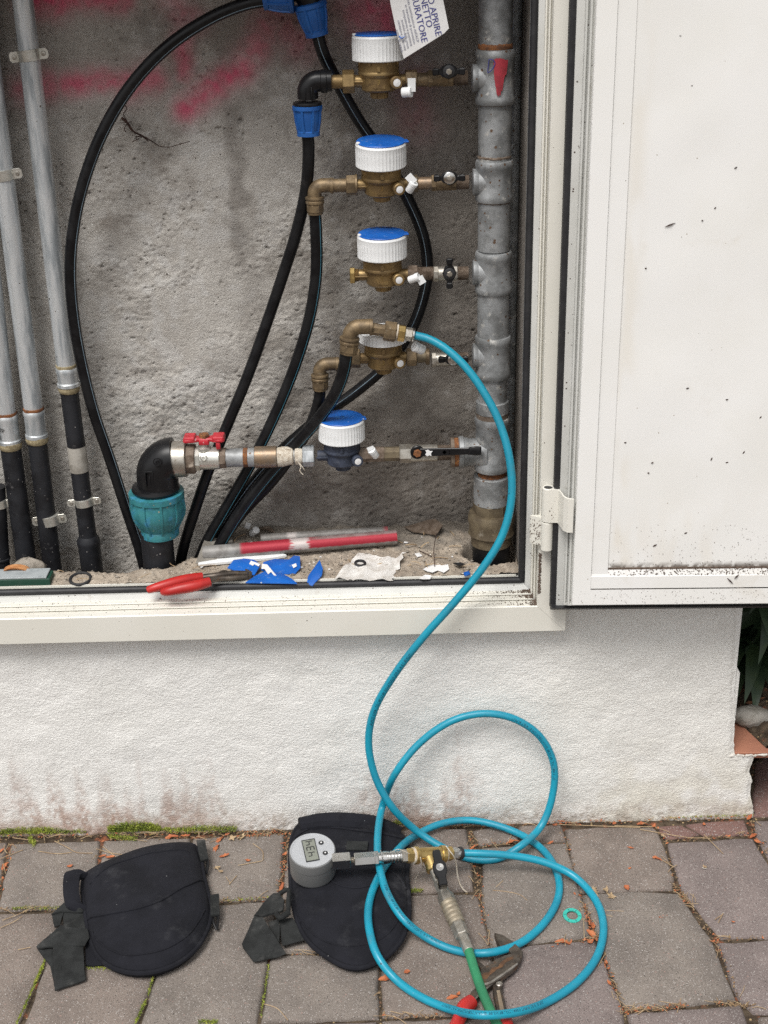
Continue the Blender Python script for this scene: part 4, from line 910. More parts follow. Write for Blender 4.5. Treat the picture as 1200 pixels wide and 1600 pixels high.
# black elbow + blue nut of the top meter
c = P(480, 127, YM); t = thing('elbow_fitting', 'black plastic elbow with a blue nut at the inlet of the top meter', 'fitting', P(480, 210, YM))
s = mm_per_px(c)
mb = elbow_mb(c, (-1, 0, 0), ZD, 0.0152, 0.016, 0.019, 0.008); mb.lathe([(0.0155, 0), (0.0165, .001), (0.0165, .008), (0.0155, .009)], P(511, 127, YM), (-1, 0, 0), 24)
mb.lathe([(0.0165, 0), (0.0205, .0015), (0.0212, .004), (0.0205, .0065)], P(480, 158, YM), ZD, 24)
el = obj('elbow', mb, M_black, t)
mb = MB(); q = P(482, 148, YM - 0.0158)
for dx_ in (-.0045, .0045): mb.box(q + Vector((dx_, 0.001, 0)), (.0016, .003, .020), None, .0004)
mb.box(q + Vector((0, .001, -.009)), (.0105, .003, .0016), None, .0004); obj('rib', mb, M_black, el)
ribbed_nut(P(480, 165, YM), ZD, 0.0195, 0.0155, 0.0425, 8, M_bluenut, t)

# blue-nutted elbow at the very top, mostly above the picture
c = P(478, -18, .128); t = thing('elbow_fitting', 'black fitting with two blue nuts at the top edge joining black pipes', 'fitting', c)
dn = (P(503, 78, .135) - P(485, 0, .13)).normalized()
mb = elbow_mb(c, X1, dn, 0.0165, 0.018, 0.006, 0.006); obj('elbow', mb, M_black, t)
ribbed_nut(P(484, 5, .129), dn, 0.0215, 0.0155, 0.045, 8, M_bluenut, t)
ribbed_nut(P(457, -7, .126), (-1, 0, -.06), 0.0212, 0.0155, 0.042, 8, M_bluenut, t)

def brass_elbow(label, corner, end_in, y, r=0.0104, drop=None, tilt=0.0):
    """brass compression elbow: horizontal branch ends at pixel x end_in, nut below the corner"""
    c = P(*corner, y); e = P(end_in, corner[1], y); d_out = Vector((math.sin(tilt), 0, -math.cos(tilt)))
    t = thing('brass_elbow', label, 'fitting', c + d_out * .045)
    mb = elbow_mb(c, (-1, 0, 0), d_out, r, 0.0125, max((e.x - c.x) - 0.0125, .002), 0.004)
    mb.lathe([(r, 0), (r + .0012, .0006), (r + .0012, .0045), (r, .005)], e + Vector((-.006, 0, 0)), X1, 24)
    obj('elbow', mb, M_brassold, t)
    o = c + d_out * 0.0155
    mb = MB(); mb.lathe([(r + .001, 0), (r + .0038, .0012), (r + .0040, .0035), (r + .0028, .0050), (r + .0028, .0065), (r + .0036, .0072), (r + .0036, .0100), (r + .0026, .0112)], o, d_out, 26); obj('collar', mb, M_brassold, t)
    mb = MB(); mb.hexn(r + .0030, 0.011, 0.0235, o, d_out, .0012, 8); mb.lathe([(r + .0016, .0225), (r + .0012, .0265), (r - .001, .0268)], o, d_out, 24); obj('nut', mb, M_brassold, t)
    return t
brass_elbow('brass elbow at the inlet of the second meter', (491, 290), 522, YM)
brass_elbow('brass elbow at the inlet of the fourth meter, below the unscrewed one', (499, 569), 530, YM)
brass_elbow('unscrewed brass elbow in front of the fourth meter, joined to the blue hose', (548, 511), 583, 0.062, 0.0116, tilt=-0.12)

# ---- water meters
def meter(label, loc, body_mat, lid=True, rib_mat=M_white, detail=True, group='water meters on the riser'):
    t = thing('water_meter', label, 'water meter', loc, group); L = Vector(loc)
    e = lambda x, y, z: L + Vector((x, y, z)) * 0.001
    Zax = Vector((0, 0, 1)); k = .001
    mb = MB()
    mb.lathe([(5 * k, -24.5 * k), (11.5 * k, -24 * k), (12.5 * k, -15 * k), (22 * k, -14.2 * k), (25 * k, -11.5 * k), (25.4 * k, 5 * k), (28.4 * k, 8.2 * k), (29.6 * k, 10 * k), (29.6 * k, 13 * k), (29 * k, 14 * k), (29.6 * k, 29 * k), (25 * k, 31 * k)], L, Zax, 40)
    for sx, L0 in ((-1, 40), (1, 40)):                      # tapering inlet and outlet arms
        mb.lathe([(9.2 * k, 20 * k), (8.6 * k, 30 * k), (8.6 * k, L0 * k)], L, (sx, 0, 0), 20)
    mb.box(e(-29, -10, 0), (.026, .0022, .0024), None, .0005)
    for a in (-62, -25, 25, 62): mb.box(L + Vector((math.sin(math.radians(a)) * 29.6, -math.cos(math.radians(a)) * 29.6, 25.5)) * k, (.0042, .0042, .0048), Matrix.Rotation(math.radians(a), 3, 'Z'), .0006)
    mb.box(e(0, -29.6, 19), (.0058, .0044, .0078), None, .0008)
    for a in range(4): mb.box(L + Vector((math.sin(a * PI / 2 + .5) * 11.8, math.cos(a * PI / 2 + .5) * 11.8, -19.5)) * k, (.006, .003, .0075), Matrix.Rotation(-(a * PI / 2 + .5), 3, 'Z'), .0005)
    body = obj('body', mb, body_mat, t, sharp=32)
    if detail:
        Rb = 25.6 * k
        wrap = lambda x, y: L + Vector((Rb * math.sin(x / Rb), -Rb * math.cos(x / Rb), y))
        def raised(polys, th=.0009):
            m_ = MB()
            for po in polys:
                lo = [wrap(a * k, b * k) + Vector((0, .0006, 0)) for a, b in po]; hi = [wrap(a * k, b * k) - Vector((0, th, 0)) for a, b in po]
                m_.rings([lo, hi])
            return m_
        obj('flow_arrow', raised([[(-8.5, -6.2), (-4.6, -3.2), (-4.6, -9.2)], [(-4.6, -4.9), (9.0, -3.9), (9.0, -8.6), (-4.6, -7.5)]]), body_mat, body, sharp=20)
        m3 = MB(); tm = text_mb('3', 0.0095, lambda x, y: wrap(x - .0028, y - .0022) - Vector((0, .0009, 0))); obj('figure', tm, M_brassnew if body_mat is M_brass else body_mat, body, sharp=0)
    mb = MB(); n = 176
    mod = lambda a, i: 1.0 + (0.0075 * (1 if math.cos(a * 44) > 0.1 else -1) if 2 <= i <= 7 else 0.0)
    mb.lathe([(30 * k, 28.2 * k), (36.2 * k, 28.2 * k), (37.2 * k, 29.2 * k), (37.2 * k, 31 * k), (36.9 * k, 33 * k), (37.0 * k, 42 * k), (37.1 * k, 50 * k), (36.9 * k, 57 * k), (37.2 * k, 59.3 * k), (36.0 * k, 61.8 * k), (34.0 * k, 62.6 * k), (33.4 * k, 61 * k), (5 * k, 60.8 * k)], L, Zax, n, mod=mod)
    obj('ridged_ring', mb, M_white, t, sharp=28)
    if lid:
        mb = MB(); mb.lathe([(30 * k, 61.2 * k), (35.4 * k, 62.6 * k), (35.8 * k, 63.6 * k), (34.8 * k, 64.6 * k), (20 * k, 65.6 * k), (4 * k, 65.9 * k)], L, Zax, 48)
        mb.box(e(35.5, -4, 64), (.0085, .013, .0022), Matrix.Rotation(.2, 3, 'Z'), .0008)
        obj('lid', mb, M_blue, t, sharp=30)
        mb = MB(); mb.box(e(-33, -10, 63.6), (.0045, .007, .0042), Matrix.Rotation(.5, 3, 'Z'), .0012); obj('clip', mb, M_white, t)
    mb = MB(); po = L + Vector((23, -21, -0.5)) * k; dr = Vector((.28, -1, 0.05)).normalized()
    mb.lathe([(8.2 * k, -12 * k), (8.2 * k, 1 * k), (9.0 * k, 2 * k), (9.0 * k, 8 * k), (8.0 * k, 9.2 * k), (5.6 * k, 9.4 * k), (5.5 * k, 8.2 * k)], po, dr, 26); port = obj('port', mb, body_mat, t, sharp=32)
    mb = MB(); mb.lathe([(5.5 * k, 8 * k), (5.4 * k, 9.0 * k), (4.6 * k, 9.3 * k)], po, dr, 22); obj('port_plug', mb, M_paper, port)
    return t
def at_meter(px, py): return P(px, py, YM)
mpos = [at_meter(592, 126), at_meter(596, 288), at_meter(598, 429), at_meter(599, 559)]
m1 = meter('top brass water meter under a closed blue lid, beside the hanging paper tag', mpos[0], M_brass)
m2 = dup(m1, mpos[1], (math.radians(5.5), 0, math.radians(2)), 'second brass water meter from the top, blue lid a little raised')
m3 = dup(m1, mpos[2], (math.radians(2.5), 0, math.radians(-2)), 'third brass water meter from the top, its open inlet closed by a brass cap')
m4 = dup(m1, mpos[3], (math.radians(1.0), 0, math.radians(1)), 'fourth brass water meter from the top, half hidden behind the unscrewed elbow')
for ch in list(m4.children):
    if ch.name.split('.')[0] in ('lid', 'clip'): bpy.data.objects.remove(ch)
for ch in m4.children:      # the fourth meter has lost its cap: only a low ring is left
    if ch.name.startswith('ridged_ring'): ch.scale.z = .5; ch.location.z = .0141
m5 = meter('blue-grey cast iron water meter with a blue lid, lowest of the five', at_meter(535, 711), M_castblue, detail=False)
# embossed figures on the lids of the third and fifth meter
for tm_, body_, sz, off, rz in ((m3, 'SISTEMA', .0085, (-.020, .008), .0), (m5, '53', .016, (-.010, -.008), .25)):
    L = tm_.location; Rz = Matrix.Rotation(rz, 3, 'Z')
    mb = text_mb(body_, sz, lambda x, y: L + Rz @ Vector((x + off[0], y + off[1], .0659))) if body_ == '53' else None
    if mb: obj('lid_mark', mb, mat('lid_mark_blue', (0.05, 0.22, 0.56), rough=0.5, bump=0), tm_, sharp=0)
mb = MB(); L = m3.location
for k in range(13):
    a = math.radians(60 + 5.5 * k); w = 0.0012 if k % 3 else 0.0018
    mb.box(L + Vector((math.cos(a) * .027, math.sin(a) * .027, .0652)), (.0014, .0042, .0008), Matrix.Rotation(a - PI / 2, 3, 'Z'))
obj('lid_mark', mb, M_ink, m3, sharp=0)

# ---- unions, nipples and valves along each meter line
def along(c, parts, mats, t, ax=X1):
    """turned pieces on one horizontal line: (name, kind, x0, x1, r, material) in millimetres from c"""
    for nm, kd, a, b, r, m_ in parts:
        mb = MB(); k = .001
        if kd == 'hex': mb.hexn(r * k, a * k, b * k, c, ax, .0011, 6, ph=random.uniform(0, 1))
        elif kd == 'oct': mb.hexn(r * k, a * k, b * k, c, ax, .0011, 8)
        elif kd == 'thread':
            n_ = max(3, int((b - a) / 1.0)); pr = []
            for i in range(n_): pr += [(r * k, (a + (b - a) * i / n_) * k), ((r - .7) * k, (a + (b - a) * (i + .5) / n_) * k)]
            mb.lathe(pr, c, ax, 22)
        else: mb.lathe([((r - .7) * k, a * k), (r * k, (a + .6) * k), (r * k, (b - .6) * k), ((r - .7) * k, b * k)], c, ax, 24)
        obj(nm, mb, m_, t, sharp=32)
def mini_valve(label, px, py, hx, hy, horizontal, m_body, silver_cap, x_end, handle=True):
    """small ball valve with a black butterfly handle facing the front"""
    c = P(px, py, YM); t = thing('ball_valve', label, 'valve', c, 'small valves with black butterfly handles'); s = mm_per_px(c) * 1000
    along(c, [('hex_end', 'oct', 0, 8, 12.2, m_body), ('body', 'tube', 7, 30, 11.2, m_body), ('hex_end', 'oct', 29, 37, 11.8, m_body), ('nipple', 'thread', 36, x_end, 10.5, M_brownmetal)], None, t)
    hc = P(hx, hy, YM - 0.024)
    mb = MB(); mb.lathe([(.006, 0), (.006, .010), (.0045, .013)], hc + Vector((0, .014, 0)), (0, -1, 0), 16); obj('stem', mb, m_body, t)
    u = X1 if horizontal else Vector((0, 0, 1)); w = Vector((0, 0, 1)) if horizontal else Vector((-1, 0, 0))
    pl = []
    for a, b in ((-23, -3.5), (-21, -5.5), (-12, -4), (-9, -7), (0, -10.5), (9, -7), (12, -4), (21, -5.5), (23, -3.5), (23, 3), (20, 5.2), (12, 3.2), (9, 7), (0, 10.5), (-9, 7), (-12, 3.2), (-20, 5.2), (-23, 3)): pl.append((a * .001, b * .001))
    mb = MB(); mb.slab(pl, hc, u, w, .0065, .0014) if u.cross(w).y < 0 else mb.slab([(-a, b) for a, b in pl], hc, -u, w, .0065, .0014)
    for e_ in (-1, 1): mb.box(hc + u * (e_ * .0185) + Vector((0, -.0055, 0)), (.009, .006, .0085) if horizontal else (.0085, .006, .009), None, .0012)
    h = obj('handle', mb, M_black, t, sharp=30)
    mb = MB(); mb.lathe([(.0086, 0), (.0086, .0018), (.0074, .0026)], hc + Vector((0, -.0058, 0)), (0, -1, 0), 22); obj('washer', mb, M_nickel if silver_cap else M_rubber, h)
    mb = MB(); mb.hexn(.0046, 0, .0032, hc + Vector((0, -.0078, 0)), (0, -1, 0), .0007); mb.lathe([(.0022, .003), (.0022, .0045)], hc + Vector((0, -.0078, 0)), (0, -1, 0), 10); obj('handle_nut', mb, M_nickeld, h)
    return t
# top meter line
c = mpos[0]
t = thing('union', 'brass nut and short nipple left of the top meter', 'fitting', c + Vector((-.05, 0, 0)))
along(c, [('nut', 'hex', -52, -35, 16.2, M_brass), ('nipple', 'tube', -70, -51, 9.6, M_brass)], None, t)
t = thing('union', 'dark brass nut and brass nipple right of the top meter', 'fitting', c + Vector((.05, 0, 0)))
along(c, [('nut', 'hex', 38, 55, 14.5, M_brassold), ('nipple', 'tube', 54, 72, 9.6, M_brassold)], None, t)
mini_valve('top small valve, black butterfly handle lying level, hung with cobweb dirt', 668, 123, 701, 111, True, M_brassold, False, 58)
# second line
c = mpos[1]
t = thing('union', 'brass nut and nipple left of the second meter', 'fitting', c + Vector((-.05, 0, 0)))
along(c, [('nut', 'hex', -52, -38, 14.8, M_brassold), ('flange', 'tube', -39, -35.5, 15.8, M_brassold), ('nipple', 'tube', -73, -51, 9.8, M_brassold)], None, t)
t = thing('union', 'dull nut and coppery nipple right of the second meter', 'fitting', c + Vector((.05, 0, 0)))
along(c, [('nut', 'hex', 38, 54, 13.0, M_olive), ('nipple', 'tube', 53, 75, 9.2, M_copper)], None, t)
mini_valve('second small valve, handle level with a bright steel centre', 674, 286, 702, 277, True, M_brassold, True, 56)
# third line
c = mpos[2]
t = thing('blanking_plug', 'small bright brass cap closing the open inlet of the third meter', 'cap', c + Vector((-.05, 0, 0)))
along(c, [('cap', 'oct', -50, -42, 12.3, M_brassnew), ('thread', 'thread', -43, -36, 10.0, M_brass)], None, t)
t = thing('union', 'brown nut and rust-caked nipple right of the third meter', 'fitting', c + Vector((.05, 0, 0)))
along(c, [('nut', 'hex', 38, 53, 13.0, M_brownmetal), ('nipple', 'thread', 52, 78, 10.4, M_brownmetal)], None, t)
mini_valve('third small valve, the one with its black handle turned upright', 677, 428, 702, 426, False, M_nickeld, False, 54)
# fourth line
c = mpos[3]
t = thing('union', 'brass nut left of the fourth meter', 'fitting', c + Vector((-.05, 0, 0)))
along(c, [('nut', 'hex', -54, -36, 14.8, M_brassold), ('nipple', 'tube', -68, -53, 10.5, M_brassold)], None, t)
t = thing('union', 'brass nut and nipple right of the fourth meter', 'fitting', c + Vector((.05, 0, 0)))
along(c, [('nut', 'hex', 36, 52, 14.0, M_brassold), ('nipple', 'tube', 51, 70, 9.2, M_olive), ('ring', 'tube', 66, 72, 12.5, M_brassold)], None, t)
mini_valve('fourth small valve, its handle half hidden behind the blue hose', 674, 562, 708, 560, True, M_nickeld, True, 58)
# hose union on the unscrewed elbow
c = P(583, 514, 0.062); s = mm_per_px(c); ax = (P(650, 524, 0.062) - c).normalized()
t = thing('hose_adapter', 'brass and steel adapter joining the blue hose to the unscrewed brass elbow', 'fitting', c)
along(c, [('nipple', 'oct', -3, 20, 9.6, M_brassold), ('nut', 'hex', 17, 35, 15.5, M_brassold), ('collar', 'tube', 35, 38, 12.8, M_teflon), ('ring', 'oct', 37.5, 49, 12.8, M_brassnew), ('hex', 'hex', 48, 60, 10.5, M_nickeld), ('ferrule', 'tube', 59.5, 63, 10.8, M_nickel)], None, t, ax)

# seals hanging on the meters
def seal(label, px, py, tilt, flap, y=YM - 0.035, r=0.0058, L_=0.017):
    c = P(px, py, y); t = thing('seal', label, 'seal', c, 'white plastic seals on the meter nuts')
    ax = Vector((math.sin(tilt), -.35, math.cos(tilt))).normalized()
    mb = MB(); mb.lathe([(r - .0006, 0), (r, .0008), (r, L_ * .7), (r + .0007, L_ * .72), (r + .0007, L_ - .0008), (r - .0004, L_), (r - .0012, L_ - .001)], c - ax * L_ / 2, ax, 20); obj('barrel', mb, M_white, t)
    f0 = c + ax * (L_ / 2); f1 = P(px + flap[0], py + flap[1], y - .003)
    d = (f1 - f0); w = d.normalized().cross(Vector((0, -1, 0))) * .0055
    mb = MB(); mb.sheet([f0 - w, f0 + w, f1 + w * 1.0, f1 - w * 1.0], (0, -1, 0), .0012); obj('flap', mb, M_white, t, sharp=20)
    return t
seal('white seal with a long thin tail under the nut of the top meter', 636, 144, 1.45, (7, -22), r=.0070, L_=.014)
seal('white seal with a printed square tab beside the second meter', 643, 292, 0.55, (-6, -18))
seal('white seal pulled open to the right beside the third meter', 647, 435, 1.15, (14, 8))
seal('plain white seal above the nut of the fourth meter', 654, 544, -1.0, (4, 3), r=.0075, L_=.018)
seal('white seal with a tilted flap beside the lowest blue-grey meter', 584, 708, -0.5, (-6, -10))

# ---- lowest line: big elbow, valve, couplings
c0 = P(243, 716, YM)
t = thing('supply_elbow', 'large black elbow with a turquoise ribbed nut at the lower left of the recess', 'fitting', P(244, 838, YM))
R1 = 0.0335
mb = elbow_mb(c0, (-1, 0, 0), ZD, R1, 0.030, 0.0, 0.018, 32)
mb.lathe([(R1, 0), (R1 + .0045, .0015), (R1 + .006, .006), (R1 + .004, .010), (R1, .011)], P(243, 757, YM), ZD, 36)
el = obj('elbow', mb, M_black, t, sharp=40)
mb = MB(); o = P(246, 722, YM - R1 - .0010); mb.torus(.0062, .0008, o, (0, 1, 0), 24, 6); mb.torus(.0022, .0007, o, (0, 1, 0), 14, 6); obj('ring_mark', mb, M_black, el)
mb = MB(); o = P(233, 749, YM - R1 - .0002)
for dx_ in (-.006, .006): mb.box(o + Vector((dx_, .0012, 0)), (.0018, .0036, .026), None, .0004)
mb.box(o + Vector((0, .0012, .0125)), (.0135, .0036, .0018), None, .0004); mb.box(o + Vector((.001, .0012, -.004)), (.0018, .003, .017), None, .0004); obj('rib', mb, M_black, el)
ribbed_nut(P(244, 768, YM), ZD, 0.0425, 0.0300, 0.078, 10, M_teal, t, flange=0.0025, bulge=0.0045)
A_, B_ = P(244, 830, YM), P(252, 915, YM)
t2 = thing('supply_pipe', 'thick dusty black pipe under the turquoise nut', 'pipe', B_)
mb = MB(); mb.lathe([(0.0265, 0), (0.0265, (B_ - A_).length)], A_, (B_ - A_).normalized(), 30); obj('pipe_wall', mb, M_pedusty, t2)
def px_line(px0, px1, r_px, name, m_, kind='tube', t=None, py=None):
    """turned piece of the lowest line between two photo columns"""
    z = lambda q: 716 - (q - 285) * 0.030
    a, b = P(px0, z(px0), YM), P(px1, z(px1), YM); s = mm_per_px(a)
    ax = X1; L = b.x - a.x; r = r_px * s; o = Vector((a.x, YM, LOWZ)); mb = MB()
    if kind == 'hex': mb.hexn(r, 0, L, o, ax, .0013, 6, ph=.2)
    elif kind == 'oct': mb.hexn(r, 0, L, o, ax, .0013, 8, ph=.2)
    elif kind == 'lump':
        mb.lathe([(r * .7, 0), (r, L * .12), (r * 1.03, L * .4), (r * .96, L * .7), (r * .9, L * .9), (r * .6, L)], o, ax, 30, mod=lambda a, i: 1 + .05 * math.sin(3 * a + i * 1.3) + .03 * math.sin(7 * a + 2.1 * i))
    elif kind == 'thread':
        pr = []; n_ = max(3, int(L / .0012))
        for i in range(n_): pr += [(r, L * i / n_), (r - .0009, L * (i + .5) / n_)]
        mb.lathe(pr, o, ax, 26)
    else: mb.lathe([(r - .0012, 0), (r, .0010), (r, L - .0010), (r - .0012, L)], o, ax, 32)
    return obj(name, mb, m_, t, sharp=34)
LOWZ = at_meter(535, 711).z
t = thing('stop_valve', 'silver stop valve with a worn red butterfly handle beside the large black elbow', 'valve', P(320, 714, YM))
px_line(270, 292, 28.5, 'clamp_ring', M_nickeld, 'tube', t); px_line(291, 306, 24, 'hex_nut', M_brownmetal, 'oct', t); px_line(305, 344, 17.5, 'body', M_clampmetal, 'tube', t); px_line(304, 314, 19.5, 'hex_end', M_clampmetal, 'oct', t)
px_line(342, 354, 16.5, 'hex_end', M_brownmetal, 'oct', t)
sb = P(318, 694, YM); mb = MB(); mb.lathe([(.012, 0), (.012, .008), (.0085, .010), (.0075, .020)], Vector((sb.x, YM, LOWZ + .012)), (0, 0, 1), 22); obj('stem', mb, M_clampmetal, t)
hz_ = LOWZ + .031; hc = Vector((sb.x + .002, YM, hz_))
mb = MB(); pl = [(-.033, -.010), (-.030, -.013), (-.016, -.012), (-.010, -.008), (.010, -.008), (.016, -.012), (.030, -.013), (.033, -.010), (.033, .010), (.030, .013), (.016, .012), (.010, .008), (-.010, .008), (-.016, .012), (-.030, .013), (-.033, .010)]
mb.slab(pl, hc, (1, 0, .0), (0, 1, 0), .006, .0015); mb.box(hc + Vector((.0225, -.009, -.006)), (.007, .004, .012), None, .001); mb.box(hc + Vector((0, -.006, .0)), (.016, .008, .009), None, .001)
for e_ in (-1, 1): mb.box(hc + Vector((e_ * .023, 0, .006)), (.019, .024, .007), None, .002)
h = obj('handle', mb, M_redhandle, t)
mb = MB(); mb.hexn(.0085, 0, .0065, hc + Vector((0, 0, .005)), (0, 0, 1), .001); obj('handle_nut', mb, M_rust, h)
mb = MB(); o = P(318, 715, YM - .0186)
mb.torus(.0052, .0007, o, (0, 1, 0), 24, 6); text_mb('R', .0065, lambda x, y: o + Vector((x - .0022, -.0007, y - .0023)), mb); obj('ring_mark', mb, M_clampmetal, t, sharp=0)
t = thing('pipe_nipple', 'galvanised pipe piece with a bright rust band between red-handled valve and copper sleeve', 'fitting', P(375, 713, YM))
px_line(352, 388, 14.5, 'steel_piece', M_galvd, 'tube', t); px_line(380, 388, 15.2, 'rust_band', M_rust, 'tube', t); px_line(387, 399, 15, 'steel_end', M_galvd, 'tube', t)
t = thing('copper_sleeve', 'coppery brown sleeve on the lowest pipe line, its end wound with white tape', 'fitting', P(420, 712, YM))
px_line(398, 433, 17, 'sleeve', M_copper, 'tube', t); px_line(430, 460, 15.0, 'tape_winding', M_teflon, 'lump', t); px_line(455, 478, 10.5, 'nipple', M_galvd, 'tube', t); px_line(460, 474, 13.0, 'tape_winding', M_teflon, 'lump', t)
mb = MB(); q = P(466, 722, YM - .012); mb.tube([q, q + Vector((.004, -.002, -.008)), q + Vector((.002, -.003, -.014)), q + Vector((.007, -.003, -.021))], .0008, 6, .002); mb.tube([q + Vector((.001, 0, 0)), q + Vector((.008, -.003, -.010)), q + Vector((.010, -.002, -.014))], .0006, 6, .002); obj('loose_thread', mb, M_teflon, t)
t = thing('union_nut', 'grey galvanised nut at the inlet of the lowest blue-grey meter', 'nut', P(482, 711, YM))
px_line(473, 491, 17, 'nut', M_galv, 'hex', t)
t = thing('lever_valve', 'nickel ball valve with a long black lever, between the lowest meter and the riser', 'valve', P(655, 706, YM))
px_line(560, 601, 12.0, 'inlet', M_brownmetal, 'oct', t); px_line(598, 626, 11.5, 'nipple', M_olive, 'oct', t); px_line(624, 643, 14.8, 'hex_end', M_nickeld, 'hex', t); px_line(641, 684, 13.5, 'body', M_nickeld, 'tube', t); px_line(682, 706, 12.5, 'thread', M_brownmetal, 'thread', t)
lc = P(652, 706, YM - .023); le = P(752, 703, YM - .030)
mb = MB(); mb.lathe([(.007, 0), (.007, .012)], lc + Vector((0, .014, 0)), (0, -1, 0), 16)
stem = obj('stem', mb, M_nickeld, t)
Lx = le.x - lc.x; zz = le.z - lc.z
mb = MB(); pl = [(0.004, -.0065), (.030, -.0068), (Lx * .78, -.0056), (Lx - .008, -.0078), (Lx, -.0072), (Lx + .0005, .0066), (Lx - .008, .0080), (Lx * .78, .0054), (.030, .0066), (0.004, .0065)]
ux = (le - lc).normalized(); mb.slab(pl, lc + Vector((0, -.001, 0)), ux, (0, 0, 1), .0035, .0009)
mb.lathe([(.0105, 0), (.0112, .001), (.0112, .004), (.010, .005)], lc + Vector((0, .001, 0)), (0, -1, 0), 26); mb.box(lc + ux * (Lx - .010) + Vector((0, -.003, 0)), (.020, .0055, .0125), None, .0018)
lev = obj('lever', mb, M_black, t)
mb = MB(); mb.hexn(.0068, 0, .0045, lc + Vector((0, -.0042, 0)), (0, -1, 0), .001); obj('lever_nut', mb, M_rust, lev)
mb = MB(); o = lc + ux * .043 + Vector((0, -.0050, 0)); mb.add([o + Vector((a, 0, b)) for a, b in ((-.0035, 0), (0, -.0035), (.0035, 0), (0, .0035))], [(0, 1, 2, 3)])
for i in range(9): mb.box(o + Vector((.008 + i * .0019, 0, .0018)), (.0012, .0003, .0022)); mb.box(o + Vector((.008 + i * .0019, 0, -.0018)), (.0013, .0003, .0016))
mb.torus(.0028, .0005, o + Vector((.031, 0, 0)), (0, 1, 0), 18, 5)
for i in range(7): mb.box(o + Vector((.0385 + i * .0020, 0, 0)), (.0013, .0003, .0022 if i != 2 else .0008)); obj('print', mb, M_mark, lev, sharp=0)
mb = MB(); o = lc + ux * .0185 + Vector((0, -.0052, 0)); mb.slab([(-.006, -.003), (-.003, -.006), (.001, -.004), (.004, -.006), (.003, -.001), (.006, .003), (.002, .0028), (-.001, .0052), (-.006, .004), (-.004, .001)], o, (1, 0, 0), (0, 0, 1), .0012, .0003); obj('torn_label', mb, M_paper, lev, sharp=20)

# ---- the riser
RX = lambda py: P(771 - 0.008 * py * 1.0, py, YM)
rtop, rbot = P(775, -30, YM), P(767, 900, YM)
t = thing('riser', 'stout galvanised riser with a tee for each meter, rusty at its joints', 'pipe', rbot)
def RP(py, r=.025):
    z = P(770, py, YM - r).z; k = (z - rbot.z) / (rtop.z - rbot.z); return Vector((rbot.x + (rtop.x - rbot.x) * k, YM, z))
rd = (rbot - rtop).normalized()
def rpiece(name, py0, py1, rmm, m_, kind='tube', mm2=None):
    a, b = RP(py0, rmm * .001), RP(py1, rmm * .001); L = (b - a).length; r = rmm * .001; mb = MB()
    if kind == 'hex': mb.hexn(r, 0, L, a, rd, .0015, 8, ph=.2)
    elif kind == 'thread':
        pr = []; n_ = max(3, int(L / .0013))
        for i in range(n_): pr += [(r, L * i / n_), (r - .0010, L * (i + .5) / n_)]
        mb.lathe(pr, a, rd, 30)
    elif kind == 'rough': mb.lathe([(r - .001, 0), (r, L * .3), (r, L * .7), (r - .001, L)], a, rd, 40, mod=lambda a_, i: 1 + .012 * math.sin(5 * a_ + 2 * i) + .012 * math.sin(13 * a_ + i))
    elif kind == 'bead': mb.lathe([(r - .002, 0), (r, L * .15), (r + .0008, L * .35), (r - .0012, L * .55), (r - .0012, L * .8), (r + .0003, L * .95), (r - .002, L)], a, rd, 34)
    else: mb.lathe([(r - .0012, 0), (r, .001), (r, L * .5), (r, L - .001), (r - .0012, L)], a, rd, 34)
    return obj(name, mb, m_, t, sharp=36)
def tee(py, half, branch_px, r_run=28.5, r_br=22, br_z=None, m_=M_galvd):
    a, b = RP(py - half), RP(py + half); L = (b - a).length; mb = MB(); k = .001
    mb.lathe([((r_run - 4) * k, 0), (r_run * k, .001), ((r_run + 1.2) * k, .004), ((r_run + 1.2) * k, .010), ((r_run - .6) * k, .014), ((r_run - .8) * k, L / 2), ((r_run - .6) * k, L - .014), ((r_run + 1.2) * k, L - .010), ((r_run + 1.2) * k, L - .004), (r_run * k, L - .001), ((r_run - 4) * k, L)], a, rd, 36)
    c = (a + b) / 2; e = P(branch_px, py, YM); c.z = br_z if br_z else c.z; BL = c.x - e.x
    mb.lathe([((r_br + 6) * k, 0.010), ((r_br + 3) * k, 0.020), (r_br * k, 0.027), (r_br * k, BL - .010), ((r_br + 1.6) * k, BL - .008), ((r_br + 1.8) * k, BL - .001), ((r_br - 3) * k, BL)], c, (-1, 0, 0), 32)
    return obj('tee', mb, m_, t, sharp=42)
rpiece('pipe_length', -30, 76, 24.2, M_galvd); rpiece('rust_ring', 69, 79, 24.8, M_rust, 'rough')
tee(123, 44, 737, 27.5, 18, mpos[0].z)
for py, mz in zip((287, 431, 564), mpos[1:]): tee(py, 33, 738, 27.0, 17.5, mz.z)
rpiece('pipe_length', 160, 256, 24.2, M_galvd); rpiece('rust_ring', 163, 168, 24.7, M_brownmetal, 'rough'); rpiece('rust_ring', 246, 252, 24.7, M_brownmetal, 'rough')
rpiece('pipe_length', 312, 397, 24.2, M_galvd); rpiece('pipe_length', 455, 532, 24.2, M_galvd); rpiece('rust_ring', 317, 322, 24.7, M_brownmetal, 'rough'); rpiece('rust_ring', 455, 461, 24.7, M_brownmetal, 'rough')
rpiece('pipe_length', 590, 662, 22.5, M_galvd); rpiece('galvanised_collar', 634, 653, 26, M_galvd); rpiece('rust_ring', 652, 664, 25.5, M_brownmetal)
big = tee(701, 42, 722, 27.0, 22, LOWZ)
e = P(722, 703, YM); mb = MB(); mb.lathe([(.022, -.001), (.0262, 0), (.0262, .0065), (.024, .008)], Vector((e.x + .002, YM, LOWZ)), (-1, 0, 0), 32); obj('branch_flange', mb, M_galvd, t)
